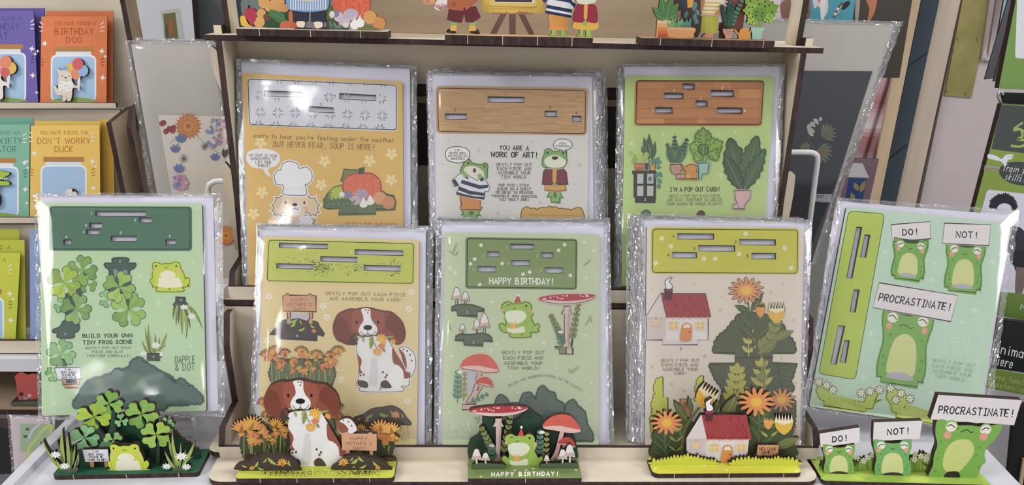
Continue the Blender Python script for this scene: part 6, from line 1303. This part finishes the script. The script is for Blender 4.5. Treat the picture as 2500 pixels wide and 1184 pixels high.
# badge cards
INK = {}
def badge(label, c, col, ink, Y, rows=(), group=None, jar=None, off=0, badge_fn=None):
    """c: corner points TL TR BR BL"""
    pl = lean(c[3][0], c[3][1], Y, 9); t = thing('badge_card', pl(*c[3]), label, 'badge card', group)
    P = Part(pl, .7); P.solid(c, col)
    for tx, x0, x1, y, h in rows: P.T(tx, x0, x1, y, y, h, ink, h*.11)
    if jar:
        x0, x1, y0, yb = jar; w = x1-x0; m_ = (x0+x1)/2
        P.poly(rr([(m_-w*.44, y0-14), (m_+w*.44, y0-14), (m_+w*.44, y0-2), (m_-w*.44, y0-2)], 2), 'b9813f'); P.poly(rr([(m_-w*.39, y0-2), (m_+w*.39, y0-2), (m_+w*.39, y0+14), (m_-w*.39, y0+14)], 2), 'dfe6f0')
        P.poly(rr([(x0, y0+6), (x1, y0+6), (x1, yb), (x0, yb)], 16), 'eef1f6'); P.poly(rr([(x0+4, y0+10), (x1-4, y0+10), (x1-4, yb), (x0+4, yb)], 14), 'a8c8e6')
        P.poly(spline([(x0+5, yb-1), (x0+8, yb-6), (m_, yb-12), (x1-8, yb-6), (x1-5, yb-1)], True), '8fae55')
        for dx, dy, r in ((-15, -22, 8), (-32, -3, 5), (x1-x0+14, -3, 8), (x1-x0+22, 10, 5), (x1-x0+16, 62, 8), (-34, 98, 5)): P.star('f3efe8', x0+dx, y0+dy, r, 5 if r == 8 and dx < 100 else 4, .4)
        for sg, bx in ((-1, x0-18), (1, x1+10)):
            for k in range(3): P.L('f3efe8', 2.2, [(bx+sg*1, y0-68+8*k), (bx+sg*(6-2*abs(k-1)+4), y0-74+11*k)], 0); P.L(ink, 1.6, [(bx+(0 if sg < 0 else 2), y0+18+7*k), (bx+(0 if sg < 0 else 2)-sg*-7, y0+14+8*k)], 0)
    P.build('card', t)
    if badge_fn:
        Q = Part(pl, 2.2, 3.0); badge_fn(Q); Q.build('wooden_badge', t, 'cut-out wooden badge')
    return t
def dogbadge(Q):
    V(0, 0, .4222)
    Q.B(1, 'e3d6c4', '370 583 372 555 345 550 330 535 320 495 335 500 345 515 350 480 345 465 350 445 345 420 342 395 360 405 400 402 425 395 428 430 425 460 440 490 465 500 462 510 430 512 428 545 418 583 398 583 397 560 390 583', 1)
    for x, y, c, r in ((420, 395, 'e8b656', 26), (450, 430, 'e58b66', 30), (490, 410, '8fb4e2', 30), (460, 372, 'd45a5a', 32)): Q.E(c, x, y, r, r*1.1, X=1)
    Q.F('eee8e0', '458 465 475 440 470 525 460 525'); Q.F('7fa8d8', '362 412 405 405 405 388 395 398 385 384 375 398 364 390'); Q.S('f1ece6', '350 480 390 470 428 478 425 525 360 530')
    for i in range(9): Q.E(['d98a8a', '8fb4d8', 'd8b06a'][i % 3], 362+(i*23) % 60, 485+(i*13) % 40, 3)
    Q.E('2b2522', 390, 450, 6, 4); Q.E('2b2522', 372, 440, 3); Q.E('2b2522', 410, 440, 3); Q.F('b5cfc4', '375 462 410 462 392 475'); V()
def catbadge(Q):
    V(0, 0, .4222); Q.B(1, 'ece4da', '-20 568 -20 420 15 400 20 460 55 480 60 500 30 500 28 568', 1)
    for x, y, c, r in ((30, 400, 'e8a0a0', 26), (75, 395, 'e9bd57', 32), (42, 420, 'd45f5f', 28), (45, 360, 'e68a66', 34)): Q.E(c, x, y, r, r*1.1, X=1)
    Q.F('ece4de', '50 450 72 430 65 510 55 510'); V()
def crocbadge(Q):
    V(0, 0, .4222); Q.B(1, 'a3c73d', '-30 1000 55 995 62 1010 10 1040 60 1050 62 1068 5 1075 -5 1110 10 1140 5 1184 -30 1184', 1)
    for i in range(5): Q.F('f2f2ec', [(2+11*i, 1028), (12+11*i, 1028), (7+11*i, 1040)])
    V()
def duckbadge(Q): V(); Q.B(1, 'ece6de', '166 480 166 464 178 460 188 466 192 480', 1); Q.E('2b2522', 184, 464, 4)
badge('orange birthday dog badge card behind the front one, top tier of the left rack', [(113, 27), (276, 27), (276, 250), (110, 250)], 'd97038', '9a3f1c', Y1+6, group=None)
badge('orange birthday dog badge card, foremost in the top tier of the left rack', [(101, 40), (262, 40), (260, 250), (98, 250)], 'e0793e', '9c3d1e', Y1, (('YOU HAVE FOUND A', 133, 233, 57, 9), ('BIRTHDAY', 134, 228, 77, 15), ('DOG', 162, 200, 97, 14)), None, (124, 235, 128, 249), 0, dogbadge)
badge('purple badge card behind the front one, top left of the left rack', [(-60, 20), (109, 20), (106, 250), (-60, 250)], '5f4f9e', '3c3070', Y1+6)
badge('purple balloon badge card cut off by the left edge, top tier of the rack', [(-90, 26), (82, 26), (93, 250), (-90, 250)], '6f5fae', '463a86', Y1, (('YOU FOUND A', -40, 52, 45, 9), ('BIRTHDAY', -48, 47, 65, 15), ('CAT', -18, 19, 88, 14)), None, (-60, 64, 122, 249), 0, catbadge)
badge('yellow badge card farthest back at right, middle tier of the left rack', [(240, 292), (275, 292), (281, 531), (240, 531)], 'e0b23f', 'a06a20', Y2+9)
badge('yellow badge card right behind the front duck card, middle tier of the left rack', [(85, 295), (246, 296), (250, 531), (82, 531)], 'e6be52', 'a06a20', Y2+5)
badge("yellow don't worry duck badge card, foremost in the middle tier of the left rack", [(75, 307), (243, 305), (245, 531), (73, 531)], 'efc65c', 'b0622a', Y2, (('YOU HAVE FOUND THE', 98, 216, 324, 9), ("DON'T WORRY", 92, 220, 344, 14), ('DUCK', 134, 178, 364, 14)), None, (99, 212, 397, 530), 0, duckbadge)
badge('teal green badge card behind the crocodile one, middle tier of the left rack', [(-60, 287), (80, 287), (82, 531), (-60, 531)], '6faa90', '3f7560', Y2+5)
badge('teal green crocodile badge card cut off by the left edge, middle rack tier', [(-90, 305), (73, 303), (71, 531), (-90, 531)], '84bba0', '3f7a66', Y2, (('FOUND AN', -16, 49, 324, 9), ('ANXIETY', -26, 53, 344, 14), ('ATOR', -8, 40, 364, 14)), None, (-70, 46, 400, 530), 0, crocbadge)
badge('periwinkle blue badge card beside the lime ones, bottom tier of the left rack', [(72, 562), (100, 562), (100, 832), (74, 832)], '8ea3d0', '5a6ea8', Y3+4)
badge('lime badge card farthest back, bottom tier of the left rack', [(-70, 560), (48, 560), (50, 832), (-70, 832)], 'b3b82f', '6d7020', Y3+8)
badge('lime badge card in the middle, bottom tier of the left rack', [(-70, 585), (60, 586), (64, 832), (-70, 832)], 'bfc436', '6d7020', Y3+4, (('FOUND A', -40, 25, 604, 10),))
badge('lime badge card foremost, bottom tier of the left rack', [(-70, 617), (50, 617), (38, 832), (-70, 832)], 'c9ce3d', '6d7020', Y3, (('FOUND A', -50, 14, 634, 10),), None, (-80, 10, 720, 831))
# --- floral cards in sleeves, left of the stand
def flora(Q, items):
    for k, x, y, r in items:
        if k == 'sun':
            for q, c in ((1, 'c9762c'), (.8, 'd98a34'), (.6, 'c97f2e'), (.42, 'e09a40'), (.22, 'b8691f')): Q.daisy(x, y, r*q, 20, c, None, 1, 0, q*3, .78)
        elif k == 'berry':
            for a in range(6): Q.E('a5283c' if a % 2 else '8f1f33', x+r*.7*math.cos(a*1.9), y+r*.6*math.sin(a*2.3), r*.36)
        elif k == 'blue':
            for a in (-2.6, -1.9, -1.2, -.5): Q.leaf('6672a8', x, y+r*.5, x+r*math.cos(a), y+r*math.sin(a), r*.55, 0, '8a95c4')
        elif k == 'puff':
            rn = random.Random(int(x))
            for i in range(46): a, q = rn.uniform(0, 6.28), r*math.sqrt(rn.random()); Q.daisy(x+q*math.cos(a), y+q*math.sin(a), rn.uniform(3.5, 6.5), 5, rn.choice(['8b97c0', 'c98a9e', '9aa6c8', 'd9a4b4', '7a86b0']), None, 1, 0, a, .5)
        elif k == 'seed':
            for i in range(12): a = i*.5236; Q.L('5d5048', 1, [(x, y), (x+r*math.cos(a), y+r*math.sin(a))], 0)
        elif k == 'stem': Q.L('7d8264', 1.3, r)
        elif k == 'leaf': Q.leaf('4f5648', x, y, *r, 9)
def floral(label, pl, env, art, slv, seed, items=(), extra=0):
    V(); t = thing('floral_card', pl(*env[3]), label, 'greeting card', 'floral cards in sleeves')
    slab('envelope', pl, env, -1.8, -1.2, 'kraft', t)
    P = Part(pl, .9); P.solid(art, 'ece2d2'); flora(P, items)
    P.build('card_sheet', t); sleeve(pl, slv, t, -2.2, .7, seed=seed, sides='lrt', rim=11)
    return t
pl = lean(470, 690, 640, 8)
floral('cream floral card in a clear sleeve, left beside the stand, foremost', pl, [(318, 107), (524, 110), (596, 690), (420, 690)], [(386, 280), (556, 284), (606, 690), (455, 690)], [(304, 98), (527, 102), (600, 694), (398, 694)], 31,
       (('stem', 0, 0, [(480, 330), (510, 360), (540, 375)]), ('stem', 0, 0, [(415, 350), (430, 340), (440, 365)]), ('berry', 410, 312, 20), ('sun', 460, 308, 34), ('puff', 530, 325, 36), ('blue', 442, 340, 17), ('blue', 428, 365, 15), ('seed', 449, 387, 11), ('seed', 500, 358, 9), ('leaf', 548, 385, (556, 362)), ('leaf', 548, 385, (545, 362)), ('blue', 525, 385, 14), ('puff', 440, 445, 18), ('blue', 437, 413, 16), ('sun', 553, 575, 26), ('puff', 520, 560, 20)))
pl = lean(470, 690, 650, 8)
floral('cream floral card in a clear sleeve, left beside the stand, behind the foremost', pl, [(338, 96), (520, 100), (592, 690), (450, 690)], [(400, 290), (550, 290), (590, 690), (470, 690)], [(330, 91), (522, 96), (592, 694), (425, 694)], 32)
# --- dark navy card in sleeve, right of the stand
V(); pl = lean(1980, 640, 668, 8)
t = thing('botanical_card', pl(1900, 640), 'dark navy card with white blossoms and leaf in a clear sleeve, right of the stand', 'greeting card')
slab('envelope', pl, [(1800, 46), (2190, 56), (1984, 640), (1720, 640)], -2.2, -1.4, 'kraft', t)
P = Part(pl, 1.1); P.solid(nums('1800 172 2130 174 1981 640 1735 640'), '31353f')
V(1900, 0, .4222)
for a in ((235, 688, 255, 690), (205, 685, 235, 720), (185, 705, 215, 735), (170, 745, 205, 790), (165, 740, 215, 765), (180, 765, 205, 785), (190, 720, 165, 740)): P.leaf('c9c4c0', *a, 26)
P.L('5d6152', 1.3, '175 790 190 840 225 870 240 890'); P.L('5d6152', 1.1, '170 800 205 860 180 930')
for cx, cy, r, rot in ((280, 770, 62, -30), (255, 880, 66, 20), (160, 860, 40, 200)):
    for k in range(7): a = math.radians(rot-75+25*k); P.leaf('6a7053', cx-r*.5*math.cos(math.radians(rot)), cy-r*.5*math.sin(math.radians(rot)), cx+r*math.cos(a), cy+r*math.sin(a), 24, 0, '868c6c')
P.E('a85a48', 238, 890, 14); P.build('card_sheet', t)
P = Part(pl, .1, .3); P.F('b9bac0', '202 1120 312 1122 302 1170 198 1168'); P.T('807', 222, 262, 1136, 1136, 14, '3a3a40', 1.2); P.T('18.', 216, 252, 1172, 1172, 16, '3a3a40', 1.3); P.build('price_label', t, 'small grey price label')
V(); sleeve(pl, [(1790, 40), (2206, 52), (1992, 645), (1715, 645)], t, -2.6, .9, seed=33, sides='rt', rim=18)
# wire holders
def wire(lb, pts, Y):
    t = thing('wire_holder', at_y(*pts[-1], Y), lb, 'wire holder'); P3 = [at_y(x, y, Y) for x, y in spline(pts, False, 6)]
    tube('wire', P3, 2.1, 'wire', t, 10); return t
wire('white wire card holder in front of the dark navy card, right', [(1915, 372), (1975, 372), (1992, 378), (1996, 392), (1990, 440), (1975, 560), (1968, 640)], 636)
wire('white wire card holder in front of the floral cards, left', [(575, 446), (535, 442), (516, 448), (508, 466), (510, 560), (516, 640)], 612)
# rounded bracket ears beside the stand's uprights
for nm, px, Y in (('side_bracket', '553 400 548 396 541 402 540 420 575 610 592 610 575 430', 556), ('side_bracket', '1915 418 1932 418 1942 428 1938 470 1914 600 1902 600', 560), ('side_bracket', '516 112 528 122 560 250 552 250 522 180 514 140', 585), ('side_bracket', '1958 128 1966 140 1960 190 1945 235 1938 235', 585)):
    slab(nm, wall_at(Y+18), px, -4, 0, 'birchv', sd, 'burnt')
# ================================================================ further background
def panel(name, label, cat, px, Y, th, col, draw=None, part='board', rim=None):
    V(); t = thing(name, wall_at(Y)(*nums(px)[-1]), label, cat); P = Part(wall_at(Y), th); P.solid(nums(px), col, edge='print' if not rim else rim)
    if draw: draw(P)
    P.build(part, t); return t
def d1(P):
    P.F('b9b6b0', '392 26 440 20 452 96 400 96'); P.F('6b6a45', '398 34 428 30 436 96 404 96'); P.S('9a5a34', '408 60 418 45 424 70 416 88'); P.S('4f5a3a', '402 70 410 60 412 94 404 94')
panel('framed_print', 'white framed print with green and brown picture, behind the floral cards at top left', 'picture', '320 -30 466 -30 486 230 352 230', 1050, 20, 'c9cbd0', d1)
panel('dark_screen', 'dark grey panel beside the framed print, behind the stand at upper left', 'panel', '462 -30 548 -30 560 230 484 230', 1080, 20, '5c6064')
panel('blurred_painting', 'dark teal painting seen between the left upright and the chef scene', 'picture', '552 -30 720 -30 720 90 566 90', 900, 12, '3d4a52', lambda P: (P.S('7d8a86', '590 0 640 -10 640 40 600 50'), P.S('2c3a48', '562 -20 580 -10 586 70 568 70')))
def d2(P):
    P.F('c9b8ba', '1640 -20 1925 -20 1925 48 1640 42'); P.S('e6dede', '1842 -10 1895 -15 1910 40 1850 42'); P.S('9a7060', '1905 10 1930 0 1925 46 1910 46')
panel('animal_card', 'pale pink animal card behind the plant shop scene', 'greeting card', '1630 -30 1940 -30 1935 80 1630 80', 760, 2, 'd6c8c8', d2)
def d3(P):
    P.S('8f5a40', '1968 -10 1978 -10 1976 42 1966 42'); P.S('d9cfcf', '1985 -20 2015 -20 2022 20 2012 40 1998 15 1988 20'); P.S('c98a8a', '1994 -5 2004 -5 2000 8'); P.S('2f3438', '1958 30 1970 22 1972 30'); P.S('e6e2e0', '2004 0 2014 0 2012 44 2004 44'); P.S('2f3438', '2052 15 2070 2 2075 10 2060 24')
    for i in range(5): P.F('e3d9c9' if i % 2 else '6a5f58', [(2032+3*i, 40-6*i), (2044+3*i, 28-6*i), (2048+3*i, 33-6*i), (2036+3*i, 45-6*i)])
panel('animal_card', 'turquoise card with animal legs, behind the sleeve of the navy card', 'greeting card', '1950 -30 2092 -30 2080 60 1945 52', 730, 2, '4f9db0', d3)
def d4(P): P.S('c07850', '2108 -20 2140 -20 2138 20 2126 48 2118 48 2122 20'); P.S('a8a196', '2090 -10 2100 -10 2095 50 2088 50')
panel('bird_card', 'dark olive brown card with an orange bird leg, right of the turquoise card', 'greeting card', '2086 -30 2232 -30 2196 190 2050 190', 760, 2, '4b463e', d4)
# pink pleated paper
pk = thing('pleated_pink_paper', wall_at(1130)(2080, 520), 'pink pleated paper with pale bands, between navy card and wooden batten', 'gift wrap')
V(); pw = wall_at(1130); v = []; f = []; NN = 60
for j in range(37):
    for i in range(NN+1):
        s_, t_ = i/NN, j/36; x = (2150-110*t_)+(2232-2150+6*t_)*s_; y = 186+350*t_
        p = pw(x, y); v.append(p+pw.n*(7*abs(math.sin(s_*math.pi*3.5))))
for j in range(36):
    for i in range(NN): f.append((j*(NN+1)+i, j*(NN+1)+i+1, (j+1)*(NN+1)+i+1, (j+1)*(NN+1)+i))
PQ = Part(pw)
bands = ['d9b4b8', 'c99aa0', 'b8787c', 'd6b8bc', 'e6d4d8', 'b4787a', 'a87a7c', 'c9a0a8', 'c49aa4', 'c9a4ae', 'bf98a4', 'c09aa4']
for q, fc in enumerate(f): r_ = (q//NN)/3; k0 = int(r_); u_ = r_-k0; h0, h1 = bands[k0], bands[min(k0+1, 11)]; PQ.face([v[k] for k in fc], ''.join('%02x' % round(int(h0[i:i+2], 16)*(1-u_)+int(h1[i:i+2], 16)*u_) for i in (0, 2, 4)))
PQ.build('paper', pk)
panel('small_sign', 'small white sign with blue letters above the pink paper', 'sign', '2160 162 2210 166 2206 190 2156 186', 1110, 3, 'cfcacd', lambda P: P.T('ME', 2166, 2190, 180, 181, 11, '3c3f80', 2.2))
def d5(P):
    P.F('e3e0e6', '2082 398 2106 399 2122 434 2070 432'); P.F('33508a', '2072 434 2116 436 2104 500 2060 500')
    for a in ((2100, 470, 2112, 440), (2095, 465, 2085, 445), (2085, 490, 2078, 470)): P.leaf('b0a060', *a, 12)
panel('lamp_card', 'card with a white lampshade on blue patterned foot, below the pink paper', 'greeting card', '2058 385 2146 388 2112 540 2026 540', 700, 2, '8f7480', d5)
# door, frame, battens on the right
V()
def vert(name, px, Y, th, mt): o = slab(name, wall_at(Y), px, -th, 0, mt, None); o['kind'] = 'structure'; return o
vert('trim_1', '2222 -30 2254 -30 2118 640 2092 640', 1075, 5, 'batten'); vert('trim_2', '2257 -30 2299 -30 2156 640 2118 640', 1090, 8, 'slate'); vert('trim_3', '2300 -30 2352 -30 2205 640 2157 640', 1095, 26, 'jamb')
for i, q in enumerate(('2221 158 2263 127 2263 130 2222 161', '2172 385 2214 352 2214 355 2173 388')): vert('trim_%d' % (4+i), q, 1089.5, .4, 'black')
vert('trim_6', '2350 -30 2356 -30 2208 640 2204 640', 1099, 10, 'brown'); vert('door_1', '2356 -30 2900 -30 2900 1100 2120 1100', 1110, 40, 'doorw')
P = Part(wall_at(1108), 2)
bp = thing('brass_push_plate', wall_at(1108)(2340, 236), 'brass push plate with screws on the pale door', 'push plate')
slab('plate', wall_at(1108), '2354 -20 2428 -20 2371 239 2306 233', -1.9, 0, 'brass', bp)
for x, y in ((2390, 97), (2342, 95), (2362, 228), (2316, 224)):
    Q = Part(wall_at(1107), 1.4); Q.E('c9bf8c', x, y, 4.5, 5, X=1); o = Q.build('screw', bp); o.data.materials.clear(); o.data.materials.append(M('brass')); o.data.polygons.foreach_set('material_index', [0]*len(o.data.polygons))
for q in ('2424 -30 2434 -30 2406 147 2398 145', '2440 -30 2446 -30 2420 132 2414 130', '2398 140 2440 143 2440 149 2397 147'): vert('trim_%d' % (7+('2424 -30 2434 -30 2406 147 2398 145', '2440 -30 2446 -30 2420 132 2414 130', '2398 140 2440 143 2440 149 2397 147').index(q)), q, 1104, 4, 'doorw')
panel('blue_poster', 'pale blue poster strip beside the door moulding, at the top right', 'picture', '2456 -30 2500 -30 2446 110 2432 110', 1090, 3, '8fb0bd', lambda P: (P.S('4a565c', '2440 60 2452 50 2446 90 2436 100'), P.S('30383c', '2436 95 2442 90 2440 106')))
# --- green puzzle packs hanging at the right edge
G1 = '7f9f55'
V()
def d6(P): P.poly(rr('2484 -20 2560 -20 2560 146 2478 142', 8), 'dfe2e6')
panel('puzzle_pack', 'green pack with a pale window, hanging highest at the right edge', 'puzzle pack', '2486 -30 2640 -30 2640 226 2438 216', 660, 6, '7b9c50', d6)
panel('grey_card', 'grey card back edge-on beside the highest green pack', 'card', '2470 -30 2492 -30 2440 190 2404 194', 700, 1.5, '6d6d75', None, 'sheet')
panel('grey_card', 'second grey card back, nearest the highest green pack', 'card', '2486 -30 2500 -30 2452 196 2425 199', 690, 1.5, '7d7d86', None, 'sheet')
hk = thing('metal_clip', wall_at(655)(2445, 240), 'silver wire clip at the top of the dark pack, right edge', 'clip')
tube('wire', [wall_at(648.5)(x, y) for x, y in spline([(2448, 258), (2440, 244), (2437, 230), (2444, 224), (2450, 232)], False, 5)], 1.0, 'steel', hk)
panel('black_header', 'black header strip between the two green packs at the right edge', 'header card', '2446 226 2640 232 2640 262 2452 252', 650, 3, '17191b')
def d7(P):
    P.F('4b5250', '2444 256 2640 264 2640 392 2420 364'); P.L('9fae62', 5.5, [(2496, 300), (2478, 312), (2500, 320)], 0); P.L('a5b264', 6, '2476 318 2492 316 2496 332 2486 340 2506 342'); P.L('a5b264', 6, '2470 356 2490 358 2505 352')
    P.F('8fa6a0', '2404 404 2460 410 2460 420 2402 414'); P.F('a87a68', '2404 408 2450 413 2450 417 2403 413')
    P.E('484c4c', 2494, 424, 56, 29, 8); P.T('Train your', 2450, 2530, 408, 420, 17, 'e6e6e6', 1.3, .3); P.T('skills!', 2456, 2502, 430, 436, 17, 'e6e6e6', 1.3, .3)
    P.S('e3e0ec', '2414 376 2435 382 2445 388 2456 378 2474 377 2472 381 2462 385 2474 383 2470 388 2460 392 2454 408 2446 396 2434 392 2412 386')
    P.poly(rr('2410 462 2640 490 2640 800 2330 760', 9), 'd8d5e4')
    P.poly(scal('2416 506 2420 488 2436 476 2458 474 2474 484 2482 502 2478 512', 5, 4), '2d2f34'); P.E('d8d5e4', 2452, 510, 18, 14)
    P.S('3a3a42', '2452 560 2490 555 2520 600 2520 660 2482 665 2470 625 2446 600'); P.S('7b6a66', '2484 640 2504 640 2500 700 2490 722 2478 712'); P.S('2d2f34', '2466 622 2500 610 2510 650 2474 648')
    P.F('6f8c42', '2440 712 2640 730 2640 800 2424 770'); P.T('M', 2492, 2504, 748, 750, 14, 'e6e6e6', 2)
panel('puzzle_pack', 'green puzzle pack with dark header and white hand, below the black header at right', 'puzzle pack', '2446 254 2640 262 2640 800 2310 770', 640, 6, '87a046', d7)
def d8(P):
    P.F('22262a', '2436 780 2640 800 2640 930 2418 898'); P.T('Animals', 2430, 2526, 848, 868, 24, 'f0f0f0', 2.3); P.T('Tiere', 2424, 2474, 876, 888, 24, 'f0f0f0', 2.3)
    P.F('7f9c42', '2416 898 2640 938 2640 990 2402 946'); P.T('goose family', 2412, 2508, 914, 936, 14, 'c4d494', 1.3); P.T('Gänsefamilie', 2408, 2500, 932, 952, 14, 'c4d494', 1.3)
panel('puzzle_pack', 'black and white animal puzzle pack behind the longest placard, lowest at the right edge', 'puzzle pack', '2436 780 2640 800 2640 1240 2350 1240', 610, 6, 'c9cacf', d8)
P_ = panel('black_board', 'black board with a pale wooden edge in the bottom right corner', 'board', '2476 1010 2640 880 2640 1300 2448 1300', 560, 4, '1c1e20')
slab('wooden_edge', wall_at(558), '2498 1120 2506 1120 2480 1300 2470 1300', -1.8, 0, 'batten', P_)
# --- lower left corner
bk = panel('black_book', 'black book standing at the lower left edge beside the pink sleeved card', 'book', '-40 1040 24 1046 30 1156 -40 1160', 560, 14, '2c2c2e')
V(); pl = lean(90, 1170, 520, 20); t = thing('pop_out_card', pl(90, 1170), 'pale pink sleeved card with green plate and lime ribbon, bottom left beside the table', 'greeting card')
slab('envelope', pl, [(22, 1016), (132, 1018), (130, 1182), (36, 1182)], -1.6, -1.1, 'paper', t)
P = Part(pl, 1); P.solid(nums('24 1018 124 1020 118 1180 38 1180'), 'd3c2c6'); P.poly(rr('48 1034 134 1036 128 1102 50 1104', 6), 'a3bb96')
for x, y in ((62, 1044), (57, 1062), (98, 1078)): P.F('4c5a50', [(x, y), (x+10, y), (x+10, y+7), (x, y+7)])
P.L('c5d65a', 6, '64 1128 70 1095 90 1070 104 1050 126 1038 122 1055'); P.L('d3dcea', 4, '70 1070 80 1050 96 1036'); P.build('board', t)
sleeve(pl, [(16, 1012), (136, 1014), (134, 1183), (30, 1183)], t, -2, .7, seed=41, sides='lt', rim=8)
